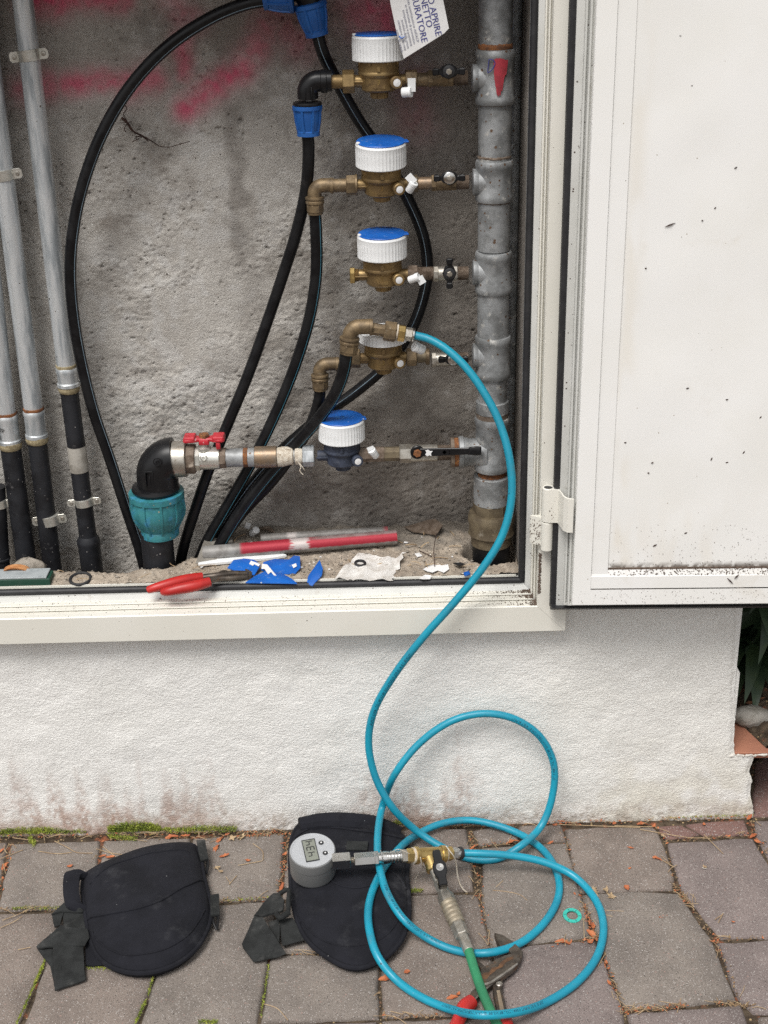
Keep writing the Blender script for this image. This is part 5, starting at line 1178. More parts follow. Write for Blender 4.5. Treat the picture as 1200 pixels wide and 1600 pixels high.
mb = MB(); mb.lathe([(.0235, 0), (.0235, .009)], Vector((e.x - .004, YM, LOWZ)), (-1, 0, 0), 30); obj('rust_ring', mb, M_rust, t)
mb = MB(); mb.lathe([(.020, 0), (.0245, .0005), (.0245, .006), (.020, .0065)], Vector((e.x - .0125, YM, LOWZ)), (-1, 0, 0), 30); obj('branch_flange', mb, M_brownmetal, t)
rpiece('rust_thread', 742, 756, 22.5, M_rust, 'thread')
rpiece('galvanised_nut', 753, 796, 29.5, M_galvd); rpiece('brass_nut', 795, 817, 30.5, M_olive, 'hex'); rpiece('brass_nut', 814, 848, 38.0, M_olive, 'bead'); rpiece('brass_ring', 846, 862, 33.5, M_olive); rpiece('plastic_pipe', 858, 905, 31.0, M_black)
# red paint and a felt-tip D on the top tee
Rr = .0292; o = RP(108, .0282)
def on_tee(x, y): return Vector((o.x + Rr * math.sin(x / Rr), o.y - Rr * math.cos(x / Rr), o.z + y))
mb = MB(); rn_ = random.Random(77)
cols = 26; pts = []
for i in range(cols):
    q = i / (cols - 1); topb = .0130 + .0016 * math.sin(5 * q) + rn_.uniform(-.0007, .0007); low = -.006 - .031 * math.sin(PI * min(1, q * .9 + .14)) ** 1.6 + rn_.uniform(-.0035, .0022)
    pts.append([(-.008 + .022 * q + rn_.uniform(-.0004, .0004) - .004 * k / 9 * (q - .35), topb + (low - topb) * k / 9) for k in range(10)])
mb.rings([[on_tee(a + .003, b) for a, b in col_] for col_ in pts], False, False, False); obj('paint_patch', mb, M_redpaint, t, sharp=0)
mb = MB(); loop = [(-.0115, .013), (-.0125, .004), (-.0130, -.005), (-.0065, .000), (-.0030, .008), (-.0060, .0125), (-.0115, .013)]
mb.tube([on_tee(a, b) + Vector((0, -.0003, 0)) for a, b in loop], .0007, 6, .0015); obj('letter', mb, M_blueink, t)

# a thin steel conduit in the corner behind the riser
A, B = P(806, -30, .165), P(806, 880, .165); A.x = B.x = XI - .006
t = thing('conduit', 'thin grey pipe in the dark corner behind the riser', 'pipe', (B.x, B.y, B.z))
mb = MB(); mb.lathe([(.008, 0), (.008, (A - B).length)], B, (0, 0, 1), 14); obj('pipe_wall', mb, M_galvd, t)

# ---- paper tag hanging by the top meter
pa = [(600, -50), (611, 10), (622, 62), (631, 92), (702, 47), (688, -22), (680, -60)]
yt = 0.055; o = P(611, 10, yt); U = (P(631, 92, yt) - P(608, -8, yt)); U = Vector((U.x, 0, U.z)).normalized(); V = Vector((U.z, 0, -U.x)) * -1
if V.x < 0: V = -V
def tagmap(u, v): return o + U * u + V * v + Vector((0, 0.9 * (v - .045) ** 2 - .0005 + 0.35 * (u - .05) ** 2, 0))
t = thing('paper_tag', 'printed white paper tag hanging at a slant beside the top meter', 'tag', P(631, 92, yt))
uv = []
for a, b in pa:
    d = P(a, b, yt) - o; uv.append((d.dot(U), d.dot(V)))
u0, u1 = min(q[0] for q in uv), max(q[0] for q in uv)
mb = MB(); rows = []
lft = sorted([uv[0], uv[1], uv[2], uv[3]]); rgt = sorted([uv[3], uv[4], uv[5], uv[6]])
for i in range(26):
    u = u0 + (u1 - u0) * i / 25
    vl = np.interp(u, [q[0] for q in lft], [q[1] for q in lft]); rr_ = sorted([uv[4], uv[5], uv[6], uv[3]])
    vr = np.interp(u, [q[0] for q in rr_], [q[1] for q in rr_])
    if vr < vl: vl = vr
    rows.append([tagmap(u, vl + (vr - vl) * j / 8) for j in range(9)])
mb.rings(rows, False, False, False); paper = obj('paper', mb, M_paper, t, sharp=0)
w = mm_per_px(o)
front = lambda f_: (lambda x, y: f_(x, y) + Vector((0, -.0006, 0)))
mb = MB()
for body_, px, py in (('VIETATO APRIRE', 681, 57), ('IL RUBINETTO', 667, 44), ('DEL MISURATORE', 659, 67)):
    d = P(px, py, yt) - o; ue, ve = d.dot(U), d.dot(V)
    text_mb(body_, .0125, front(lambda x, y: tagmap(ue + x, ve + y)), mb, align='RIGHT', space=0.98)
obj('lettering', mb, M_blueink, paper, sharp=0)
mb = MB()
for k, body_ in enumerate(('senza autorizzazione dell\'ACP', 'in mancanza di preventivo', 'competenza e posizione', 'modulo della presa', 'contatore della rete', 'come da regola')):
    d = P(651 - 4.8 * k, 66 + 3.3 * k, yt) - o
    ue, ve = d.dot(U), d.dot(V); text_mb(body_, .0050, front(lambda x, y: tagmap(ue + x, ve + y)), mb, align='RIGHT')
obj('small_print', mb, M_greyink, paper, sharp=0)
mb = MB(); mb.tube([P(624, 56, yt + .002), P(627, 60, yt - .002), P(632, 57, yt - .001)], .0008, 6, .002); obj('tie', mb, M_blue, t)

# ---- dry twig on the plaster
mb = MB()
def tw(pts, r): mb.tube([P(a, b, YB - .012) for a, b in pts], r, 6, .003)
tw([(194, 162), (198, 170), (193, 178), (199, 190)], .0008); tw([(190, 184), (199, 192), (208, 205), (222, 212), (236, 220), (248, 228)], lambda q: .0022 * (1 - .7 * q)); tw([(199, 192), (194, 203), (197, 206)], .0007); tw([(212, 214), (222, 213), (232, 221)], .0010)
tw([(206, 222), (222, 214)], .0007); tw([(248, 228), (262, 230), (285, 224), (296, 221)], .0006); tw([(199, 192), (206, 190)], .0007); tw([(190, 192), (199, 191)], .0007)
tag(obj('twig', mb, M_twig, sharp=60), 'small dark dry twig stuck to the plaster inside the black loop', 'twig')
mb = MB(); mb.tube([P(300, 228, YB - .004), P(275, 237, YB - .004)], .0005, 5)

# ================================================================== THINGS LYING ON THE RECESS FLOOR
def tube_painted(name, label, pa_, pb_, r, paint_fn, chalk_fn, cat='tube'):
    A, B = Vector(pa_), Vector(pb_); d = (B - A); L = d.length; mb = MB(); u, v, n = basis(d)
    N = 240; S = 56; R = []; pv, cv = [], []
    prof = [(r * .78, 0.012), (r * .80, 0.0), (r, 0.0)]
    for rr, h in prof: R.append([A + n * h + (u * math.cos(a) + v * math.sin(a)) * rr for a in [2 * PI * k / S for k in range(S)]])
    for i in range(N + 1): R.append([A + n * (L * i / N) + (u * math.cos(a) + v * math.sin(a)) * r for a in [2 * PI * k / S for k in range(S)]])
    for rr, h in reversed(prof): R.append([A + n * (L - h) + (u * math.cos(a) + v * math.sin(a)) * rr for a in [2 * PI * k / S for k in range(S)]])
    mb.rings(R, True, True, True)
    for p in mb.v:
        q = p - A; t_ = q.dot(n) / L; w_ = (q - n * q.dot(n)); up = w_.z / r; fr = -w_.y / r
        pv.append(min(1, max(0, paint_fn(t_, up, fr)))); cv.append(min(1, max(0, chalk_fn(t_, up, fr))))
    mb.attr = {'paint': pv, 'chalk': cv}
    o = obj(name, mb, M_paintedtube, sharp=40); return tag(o, label, cat)
rn = random.Random(5); nzv = [rn.uniform(-.14, .14) for _ in range(200)]
nf = lambda t, k=1: .055 * (math.sin(31 * t * k + k) + math.sin(83 * t * k + 2 * k) + .6 * math.sin(167 * t * k))
def sm(a, b, x): x = min(1, max(0, (x - a) / (b - a))); return x * x * (3 - 2 * x)
a = FL(318, 876); b = FL(620, 850); a.z += .0135; b.z += .0128
tube_painted('steel_tube', 'steel tube sprayed red, with a chalky patch, in front of the grey one', a, b, 0.0122,
             lambda t, up, fr: sm(.17, .23, t + nf(t) * .25) * sm(-.20, -.02, up + nf(t, 2) * .35) * (1 - .8 * sm(.80, .95, up) * sm(.5, .62, t)), lambda t, up, fr: (sm(.445, .46, t + nf(up) * .12) - sm(.535, .55, t + nf(up, 2) * .14)) * sm(-.3, .0, up + nf(t, 3)) * .95)
a = FL(408, 849); b = FL(606, 838); a.z += .0085; b.z += .010
tube_painted('steel_tube', 'plain grey steel tube lying against the back wall behind the red one', a, b, 0.0082, lambda t, up, fr: sm(.95, .99, t) * .7, lambda t, up, fr: (sm(.20, .215, t + nf(up) * .1) - sm(.27, .285, t + nf(up, 2) * .1)) * .8 * sm(-.2, .1, up + nf(t, 3)))
mb = MB(); a, b = FL(310, 885), FL(448, 874); d = (b - a); ux = Vector((d.x, d.y, 0)).normalized(); uy = Vector((-ux.y, ux.x, 0))
mb.slab([(0, -.006), (d.length * .85, -.006), (d.length, -.001), (d.length * .96, .006), (0, .007)], a + Vector((0, 0, .002)), ux, uy, .006, .001)
tag(obj('plastic_strip', mb, M_white, sharp=25), 'narrow white plastic strip under the red-sprayed tube', 'strip')
mb = MB(); q = [(330, 838), (322, 862), (306, 886), (340, 882), (372, 868), (362, 846), (345, 852)]
mb.sheet([FL(a, b) + Vector((0, 0, .006 + .018 * (k in (0, 1)))) for k, (a, b) in enumerate(q)], (0, -.3, 1), .0012); tag(obj('plastic_film', mb, M_film, sharp=15), 'crumpled cloudy plastic scrap behind the left end of the tubes', 'scrap')
def lid_piece(label, px_poly, dz, tilt, m=M_blue, th=.0016, name='lid_fragment', cat='plastic fragment', group='broken blue lids on the sill', white=None):
    c = FL(sum(a for a, b in px_poly) / len(px_poly), sum(b for a, b in px_poly) / len(px_poly))
    P3 = []
    for a, b in px_poly:
        p = FL(a, b); p.z = c.z + dz + (p.x - c.x) * tilt[0] + (p.y - c.y) * tilt[1]; P3.append(p)
    mb = MB(); n = len(P3); ct = sum(P3, Vector()) / n; up = Vector((0, 0, th)); dome = Vector((0, 0, .0022))
    dn_ = []
    for i in range(n):
        for j in range(3): dn_.append(P3[i].lerp(P3[(i + 1) % n], j / 3) + Vector((rn.uniform(-1, 1), rn.uniform(-1, 1), 0)) * .0003)
    mb.rings([dn_, [p + up for p in dn_], [ct + (p - ct) * .93 + up * 1.25 for p in dn_], [ct + (p - ct) * .45 + up + dome * .8 for p in dn_], [ct + (p - ct) * .02 + up + dome for p in dn_]]); t = tag(obj(name, mb, m, sharp=40), label, cat, group)
    if white:
        w_ = MB()
        P4 = []
        for a, b in white:
            p = FL(a, b); p.z = c.z + dz + (p.x - c.x) * tilt[0] + (p.y - c.y) * tilt[1] + th + .0024; P4.append(p)
        w_.sheet(P4, (0, 0, 1), .0004); wo_ = obj('white_patch', w_, M_paper, None, sharp=0, base=False)
        wo_.parent = t; wo_.location = -t.location
    return t
lid_piece('broken blue lid half under the jaws of the red-handled pincers', [(356, 894), (366, 886), (382, 882), (398, 884), (408, 892), (398, 902), (380, 903)], .004, (.0, .12), white=[(393, 888), (407, 893), (405, 896), (398, 893), (396, 895), (390, 891)])
lid_piece('broken blue lid half with a hinge tab, right of the pincers', [(408, 893), (412, 884), (430, 881), (458, 880), (460, 876), (469, 878), (470, 892), (462, 898), (446, 900), (420, 898)], .006, (.05, .15), white=[(456, 888), (463, 887), (464, 891), (459, 893)])
lid_piece('flat blue lid half lying nearest the black gasket', [(384, 912), (398, 902), (415, 897), (440, 898), (456, 906), (464, 914)], .003, (.0, .06), white=[(410, 889), (418, 890), (432, 902), (428, 904), (424, 900), (419, 901), (414, 896), (409, 896)])
lid_piece('small curved blue shard standing apart near the white paper', [(479, 910), (482, 903), (500, 890), (505, 898), (503, 904), (488, 912)], .004, (.1, .4))
lid_piece('tiny blue chip beside the riser', [(724, 898), (733, 896), (735, 902), (726, 903)], .002, (0, 0))
# weathered sheet of paper with a black ring on it
c = FL(580, 888); nxg, nyg = 22, 12; R = []
cor = [FL(522, 908), FL(612, 908), FL(632, 873), FL(561, 865)]
for j in range(nyg):
    t_ = j / (nyg - 1); row = []
    for i in range(nxg):
        s_ = i / (nxg - 1); p = cor[0].lerp(cor[1], s_).lerp(cor[3].lerp(cor[2], s_), t_)
        if i == nxg - 1: p.x += rn.uniform(-.006, .004)
        if j in (0,): p.y += rn.uniform(-.002, .001)
        p.z = floor_z(p.x, max(p.y, FY0)) + .003 + .0022 * math.sin(s_ * 17 + t_ * 3) * (0.4 + .6 * s_) + rn.uniform(0, .0008) + (.010 * sm(.8, 1, s_) * sm(.5, 1, t_))
        row.append(p)
    R.append(row)
mb = MB(); mb.rings(R, False, False, False); tag(obj('paper_sheet', mb, M_oldpaper, sharp=60), 'weathered white paper sheet with a torn right edge on the sandy floor', 'paper')
mb = MB(); q = FL(563, 885); q.z += .006; mb.torus(.0080, .0022, q, (.05, -.1, 1), 24, 8); tag(obj('rubber_washer', mb, M_rubber), 'small black rubber washer lying on the weathered paper', 'washer')
mb = MB(); q = FL(126, 907); q.z += .003; mb.torus(.0165, .0026, q, (.0, -.15, 1), 32, 8); tag(obj('rubber_ring', mb, M_rubber), 'larger black rubber ring lying on the sandy sill at the left', 'ring')
# torn tissue scraps
for k, poly in enumerate(([(661, 893), (668, 887), (684, 884), (690, 887), (700, 886), (702, 893), (694, 898), (684, 895), (676, 898), (668, 896)], [(655, 906), (664, 901), (674, 903), (672, 907), (660, 909)], [(648, 868), (655, 866), (660, 870), (652, 873)])):
    P3 = [FL(a, b) + Vector((0, 0, .0015 + rn.uniform(0, .003))) for a, b in poly]; mb = MB(); mb.sheet(P3, (0, 0, 1), .0006)
    tag(obj('paper_scrap', mb, M_paper, sharp=15), ['torn white scrap, the larger one right of the paper sheet', 'torn white scrap close to the gasket', 'smallest white scrap, behind the others'][k], 'scrap', 'torn paper scraps')
c = FL(394, 836); mb = MB(); ax = Vector((.5, -.5, .6)).normalized(); mb.lathe([(.0055, 0), (.0065, .001), (.0065, .016), (.0055, .017)], c + Vector((0, 0, .003)), ax, 18); mb.box(c + Vector((-.007, .004, .016)), (.009, .0016, .011), Matrix.Rotation(.4, 3, 'Y'), .0004)
tag(obj('plastic_plug', mb, M_white), 'little white plastic plug lying behind the tubes by the black pipes', 'plug')
mb = MB(); mk = MB()
for k in range(70):
    x = rn.uniform(P(300, 890, .05).x, XI - .03); y = rn.uniform(.036, .17); q = Vector((x, y, floor_z(x, y) + .0012)); s_ = rn.uniform(.0012, .0045)
    n_ = rn.randint(4, 6); pts = [q + Vector((math.cos(2 * PI * i / n_ + k) * s_ * rn.uniform(.4, 1.2), math.sin(2 * PI * i / n_ + k) * s_ * rn.uniform(.4, 1.2), rn.uniform(0, .0016))) for i in range(n_)]
    (mb if k % 3 else mk).sheet(pts, (0, 0, 1), .0004)
obj('paper_flakes', mk, M_paper, kind='stuff', sharp=0); obj('plaster_flakes', mb, M_rubble, kind='stuff', sharp=0)
# dark flakes at the back
for k, poly in enumerate(([(632, 828), (650, 822), (668, 826), (680, 824), (692, 834), (682, 842), (660, 838), (645, 836)], [(708, 884), (720, 883), (727, 888), (716, 890)], [(404, 831), (415, 827), (424, 829), (430, 836), (418, 834)])):
    P3 = [FL(a, b) + Vector((0, 0, .003 + (.012 if k == 0 and i in (2, 3, 4) else rn.uniform(0, .004)))) for i, (a, b) in enumerate(poly)]; mb = MB(); mb.sheet(P3, (0, 0, 1), .0015)
    tag(obj('bark_flake', mb, M_brownmetal if k != 1 else M_rubber, sharp=15), ['dark curled flake against the back wall right of the tubes', 'small black flake in front of the riser', 'brown curled flake behind the grey tube'][k], 'flake')
# sticks and straw on the floor
mb = MB()
for k in range(46):
    x = rn.uniform(XL + .26, XI - .03); y = rn.uniform(.036, .18); z = floor_z(x, y); a_ = rn.uniform(0, 6.3); L_ = rn.uniform(.01, .04)
    q0 = Vector((x, y, z + .002)); q1 = q0 + Vector((math.cos(a_) * L_, math.sin(a_) * L_ * .5, rn.uniform(0, .006))); q1.y = min(max(q1.y, .034), .195); q1.x = min(q1.x, XI - .02)
    mb.tube([q0, q0.lerp(q1, .5) + Vector((rn.uniform(-.004, .004), rn.uniform(-.002, .002), .002)), q1], rn.uniform(.0004, .0009), 5, .005)
obj('straw', mb, M_needle, kind='stuff')
mb = MB(); mb.tube([FL(680, 894) + Vector((0, 0, .001)), FL(678, 870) + Vector((0, 0, .012)), FL(682, 850) + Vector((0, 0, .02))], .0007, 6, .003); mb.tube([FL(655, 862) + Vector((0, 0, .002)), FL(675, 872) + Vector((0, 0, .003))], .0007, 5)
tag(obj('twig', mb, M_twig), 'thin upright twig stuck in the sand near the white scraps', 'twig')
# mortar lump, card box and curled leaf at the left
c = FL(45, 890); mb = MB(); R = []
for i in range(8):
    la = -.3 + (PI / 2 + .3) * i / 7; R.append([c + Vector((.030 * math.cos(la) * math.cos(a_) * rn.uniform(.85, 1.12), .014 * math.cos(la) * math.sin(a_) * rn.uniform(.85, 1.1), .021 * math.sin(la) * rn.uniform(.9, 1.08))) for a_ in [2 * PI * k / 16 for k in range(16)]])
mb.rings(R); tag(obj('mortar_lump', mb, M_rubble, sharp=70), 'crumbly mortar lump in front of the black pipe ends at the left', 'rubble')
p0 = FL(-60, 921); p1 = FL(79, 915); t = thing('card_box', 'flat dark green box with a grey top at the left end of the sill', 'box', p1)
mb = MB(); w_ = p1.x - p0.x; mb.box((p0.x + w_ / 2, p1.y + .015, p1.z + .0065), (w_, .03, .012), None, .001); obj('tray', mb, M_greenbox, t, sharp=20)
mb = MB(); mb.box((p0.x + w_ / 2 - .003, p1.y + .016, p1.z + .0145), (w_ - .004, .032, .003), None, .0008); obj('top', mb, M_greylid, t, sharp=20)
mb = MB(); q = FL(25, 902) + Vector((0, .004, .006)); R = []
for i in range(11):
    a_ = PI * i / 10; R.append([q + Vector((-.022 * math.cos(a_), w2, .011 * math.sin(a_) + .001)) for w2 in (-.007, -.003, .003, .008)])
mb.rings(R, False, False, False); R2 = [[p + Vector((0, 0, -.0016)) for p in r_] for r_ in R]; mb.rings(R2, False, False, False)
tag(obj('dry_peel', mb, M_peel, sharp=60), 'curled orange-brown dry husk behind the green box', 'leaf')

# red-handled pincers lying over the gasket
pt = thing('pincers', 'old pincers with red dipped handles and dark jaws lying on the sill', 'pincers', FL(330, 912))
def SL(px, py, dz=.008): return G(px, py, ZI + .006 + dz)
mb = MB(); mb.tube([SL(316, 901, .009), SL(290, 906, .010), SL(262, 913, .009), SL(240, 919, .006), SL(231, 922, .003)], lambda q: .0078 * (0.80 + .35 * math.sin(PI * min(1, q * .9 + .12))) if q < .97 else .0055, 16, .004); obj('handle', mb, M_red, pt)
mb = MB(); mb.tube([SL(328, 909, .011), SL(305, 915, .010), SL(280, 920, .008), SL(262, 924, .005), SL(254, 925, .002)], lambda q: .0078 * (0.82 + .36 * math.sin(PI * min(1, q * .9 + .12))) if q < .97 else .0055, 16, .004); obj('handle', mb, M_red, pt)
mb = MB(); mb.tube([SL(318, 902, .009), SL(340, 899, .011), SL(362, 896, .010), SL(386, 896, .006)], lambda q: .0052 - .0008 * q, 10, .004)
mb.tube([SL(326, 908, .010), SL(342, 904, .008), SL(364, 903, .006), SL(386, 901, .003)], lambda q: .0050 - .0010 * q, 10, .004)
mb.lathe([(.008, -.004), (.009, 0), (.009, .006), (.006, .008)], SL(350, 900, .003), (0, 0, 1), 20); mb.tube([SL(384, 892, .004), SL(391, 897, .003), SL(389, 903, .001)], .0042, 8, .003)
obj('jaw', mb, M_toolsteel, pt)

# ================================================================== THE BLUE HOSE
HR = 0.0062
HP = [(648, 524, 'y', .062), (668, 529, 'y', .058), (694, 543, 'y', .048), (727, 573, 'y', .032), (756, 613, 'y', .016), (781, 662, 'y', .000), (797, 722, 'y', -.020), (799, 780, 'y', -.034), (785, 836, 'y', -.046), (756, 885, 'y', -.055),
      (711, 940, 'y', -.060), (661, 996, 'y', -.060), (615, 1056, 'y', -.056), (584, 1112, 'y', -.052), (576, 1162, 'y', -.053), (587, 1215, 'y', -.062), (612, 1260, 'y', -.074), (652, 1299, 'z', .043), (697, 1327, 'z', .022),
      (736, 1342, 'z', .0115), (776, 1342, 'z', .0120), (812, 1323, 'z', .030), (846, 1290, 'y', -.066), (863, 1244, 'y', -.050), (865, 1193, 'y', -.038), (843, 1150, 'y', -.030), (803, 1123, 'y', -.025), (757, 1115, 'y', -.023),
      (707, 1126, 'y', -.025), (657, 1160, 'y', -.032), (618, 1208, 'y', -.046), (597, 1262, 'z', .056), (590, 1310, 'z', .056), (593, 1355, 'z', .063), (606, 1398, 'z', .057), (632, 1438, 'z', .042), (668, 1466, 'z', .018), (712, 1485, 'z', .0115),
      (762, 1489, 'z', .020), (812, 1474, 'z', .0130), (852, 1440, 'z', .0115), (873, 1398, 'z', .0115), (869, 1360, 'z', .0115), (845, 1325, 'z', .0120), (800, 1298, 'z', .0130), (737, 1282, 'z', .0200), (690, 1287, 'z', .022),
      (650, 1305, 'z', .020), (620, 1330, 'z', .040), (594, 1366, 'z', .044), (577, 1410, 'z', .045), (577, 1452, 'z', .045), (590, 1494, 'z', .034), (616, 1528, 'z', .015), (656, 1557, 'z', .0115), (704, 1577, 'z', .018), (752, 1586, 'z', .044), (800, 1583, 'z', .036),
      (852, 1567, 'z', .0125), (900, 1536, 'z', .0115), (932, 1496, 'z', .0115), (943, 1450, 'z', .0115), (931, 1407, 'z', .0120), (898, 1370, 'z', .022), (856, 1349, 'z', .036), (808, 1338, 'z', .046), (760, 1334, 'z', .053), (719, 1333, 'z', .054)]
hq = [P(a, b, v) if k == 'y' else G(a, b, v - .0042) for a, b, k, v in HP]
hose = thing('water_hose', 'bright blue printed hose falling from the meters and lying in loops on the setts', 'hose', hq[-1])
mb = MB(); HPTS = mb.tube(hq, HR, 18, .006); obj('hose_wall', mb, M_hose, hose)
# printing along the hose
harc = [0.0]
for i in range(1, len(HPTS)): harc.append(harc[-1] + (HPTS[i] - HPTS[i - 1]).length)
def hose_near(px, py, lo, hi):
    best = None
    for i, p in enumerate(HPTS):
        f_ = i / len(HPTS)
        if not lo <= f_ <= hi: continue
        d = p - EYE; z = d.dot(FWD); e = abs(600 + F * d.dot(RGT) / z - px) + abs(800 - F * d.dot(UPV) / z - py)
        if best is None or e < best[0]: best = (e, harc[i])
    return best[1]
def on_hose(s, y, side, flip):
    i = int(np.searchsorted(harc, s)); i = min(max(i, 1), len(HPTS) - 2)
    k = (s - harc[i - 1]) / max(harc[i] - harc[i - 1], 1e-9); p = HPTS[i - 1].lerp(HPTS[i], k)
    t_ = (HPTS[i + 1] - HPTS[i - 1]).normalized(); d = EYE - p; d = (d - t_ * d.dot(t_)).normalized(); w_ = t_.cross(d) * (-1 if flip else 1)
    a_ = side + y / HR; return p + (d * math.cos(a_) + w_ * math.sin(a_)) * (HR + .00015)
mb = MB(); TX = 'TUPUR 7.0 X 10 POLYURETHANE 98.SH/98 LOT.1400/5 '
for (s0, s1, side, back) in ((hose_near(592, 1350, .3, .75), hose_near(690, 1478, .3, .75), .35, True), (hose_near(690, 1577, .6, 1), hose_near(900, 1540, .6, 1), -.35, False), (hose_near(800, 1123, .2, .6), hose_near(862, 1260, .2, .5), .2, True),
                             (hose_near(640, 1020, .0, .4), hose_near(577, 1170, .0, .4), -.2, False), (hose_near(660, 1292, .5, .8), hose_near(830, 1312, .5, .8), .9, True)):
    a_, b_ = min(s0, s1), max(s0, s1); Lh = b_ - a_
    mb = MB()
    if back: text_mb((TX * 6)[:int(Lh / .0038)], .0056, lambda x, y: on_hose(b_ - x, y - .0020, side, True), mb)
    else: text_mb((TX * 6)[:int(Lh / .0038)], .0056, lambda x, y: on_hose(a_ + x, y - .0020, side, False), mb)
    obj('hose_print', mb, M_hosetext, hose, sharp=0)

# ================================================================== KNEE PADS
def G2(px, py, z=0.022): return G(px, py, z)
def knee_pad(name, label, outline, H, base_z, bulge, wob, seed):
    pts = catmull([G2(a, b) for a, b in outline], 4, True); n = len(pts)
    c = sum(pts, Vector()) / n; t = thing(name, label, 'knee pad', (c.x, c.y, 0)); r = random.Random(seed)
    ph = [r.uniform(0, 6.3) for _ in range(6)]
    def hgt(x, y, k): return H * (max(0, 1 - k ** 5)) ** .55 * (1 + bulge * (1 - k * k)) + wob * (math.sin(x * 47 + ph[0]) * math.cos(y * 39 + ph[1]) + .5 * math.sin(x * 90 + y * 70 + ph[2])) * (1 - k ** 3)
    rad = [((p - c).length, math.atan2(p.y - c.y, p.x - c.x)) for p in pts]
    def kof(x, y):
        a_ = math.atan2(y - c.y, x - c.x); best = min(rad, key=lambda q: abs(math.atan2(math.sin(q[1] - a_), math.cos(q[1] - a_)))); return math.hypot(x - c.x, y - c.y) / best[0]
    def top(x, y): k = min(kof(x, y), 1.0); return base_z + hgt(x, y, k)
    mb = MB(); R = []
    for k in (.02, .12, .24, .36, .48, .6, .7, .79, .86, .91, .95, .98, 1.0):
        R.append([Vector((c.x + (p.x - c.x) * k, c.y + (p.y - c.y) * k, base_z + hgt(c.x + (p.x - c.x) * k, c.y + (p.y - c.y) * k, k))) for p in pts])
    R.append([Vector((p.x, p.y, base_z - .002)) for p in pts]); R.append([Vector((c.x + (p.x - c.x) * .95, c.y + (p.y - c.y) * .95, .001)) for p in pts])
    mb.rings(R, True, True, True); body = obj('pad_body', mb, M_fabric, t, sharp=0)
    edge = [Vector((c.x + (p.x - c.x) * .995, c.y + (p.y - c.y) * .995, base_z + .004)) for p in pts]
    mb = MB(); mb.tube(edge + [edge[0]], .0042, 8, smooth=False, cap=False); obj('edge_binding', mb, M_fabric, t, sharp=0)
    def seam(nm, px_pts, rr=.0016, z=.0):
        q = [G(a, b, base_z + H) for a, b in px_pts]
        for _ in range(3): q = [G(a, b, top(p.x, p.y)) for (a, b), p in zip(px_pts, q)]
        q = resample(q, .006); q = [Vector((p.x, p.y, top(p.x, p.y) + z)) for p in q]
        m_ = MB(); m_.tube(q, rr, 7, smooth=False); obj(nm, m_, M_fabric, body, sharp=0)
    return t, top, seam
Z3 = lambda pts, ox, oy: [(ox + a / 3.0, oy + b / 3.0) for a, b in pts]
o1 = Z3([(395, 345), (450, 305), (540, 265), (640, 228), (760, 201), (850, 194), (910, 203), (940, 270), (955, 350), (975, 430), (988, 500), (978, 575), (940, 655), (880, 720), (800, 768), (710, 795), (620, 798), (530, 775), (462, 725), (425, 650), (405, 560), (392, 470), (385, 395)], 0, 1250)
kp1, top1, seam1 = knee_pad('knee_pad', 'black fabric knee pad lying alone at the left, a seam across its middle', o1, .030, .012, .28, .0024, 3)
seam1('seam', Z3([(412, 562), (480, 540), (560, 525), (650, 508), (720, 485), (800, 445), (880, 400), (950, 380)], 0, 1250), .0022, .0006)
seam1('seam', Z3([(420, 395), (500, 320), (600, 280), (700, 250), (800, 236), (895, 245)], 0, 1250), .0013, .0002)
seam1('seam', Z3([(425, 610), (455, 665), (520, 710), (600, 738), (700, 742), (790, 715), (870, 650), (930, 580), (960, 520)], 0, 1250), .0013, .0002)
o2 = Z3([(318, 108), (360, 86), (440, 82), (540, 92), (640, 102), (740, 125), (815, 165), (832, 240), (828, 340), (836, 430), (838, 520), (815, 620), (765, 692), (690, 748), (600, 775), (530, 764), (450, 722), (375, 662), (325, 585), (298, 500), (285, 420), (280, 320), (280, 220), (292, 150)], 360, 1250)
kp2, top2, seam2 = knee_pad('knee_pad', 'black knee pad against the wall carrying the pressure gauge, blue hose across it', o2, .022, .012, .05, .0020, 9)
seam2('seam', Z3([(470, 378), (500, 396), (550, 410), (610, 412), (660, 402)], 360, 1250), .0020, .0006)
seam2('seam', Z3([(730, 325), (775, 350), (805, 385), (822, 420)], 360, 1250), .0020, .0006)
seam2('seam', Z3([(300, 180), (400, 130), (520, 135), (640, 150), (760, 170), (825, 200)], 360, 1250), .0026, .0012)
seam2('seam', Z3([(310, 545), (350, 600), (420, 655), (520, 685), (620, 680), (700, 655), (770, 590), (812, 500)], 360, 1250), .0012, .0001)
# raised rear roll of the second pad, standing against the wall
mb = MB(); q = [P(468, 1292, -.040), P(505, 1287, -.032), (P(545, 1288, -.032)), P(590, 1293, -.034), P(624, 1306, -.044)]
mb.tube(q, lambda k: .0155 + .004 * math.sin(PI * k), 14, .008); obj('rear_roll', mb, M_fabric, kp2, sharp=0)
mb = MB(); c = G(558, 1322, .037); mb.box(c, (.036, .022, .004), Matrix.Rotation(-.06, 3, 'Z'), .001); obj('loop_tab', mb, M_web, kp2, sharp=30)

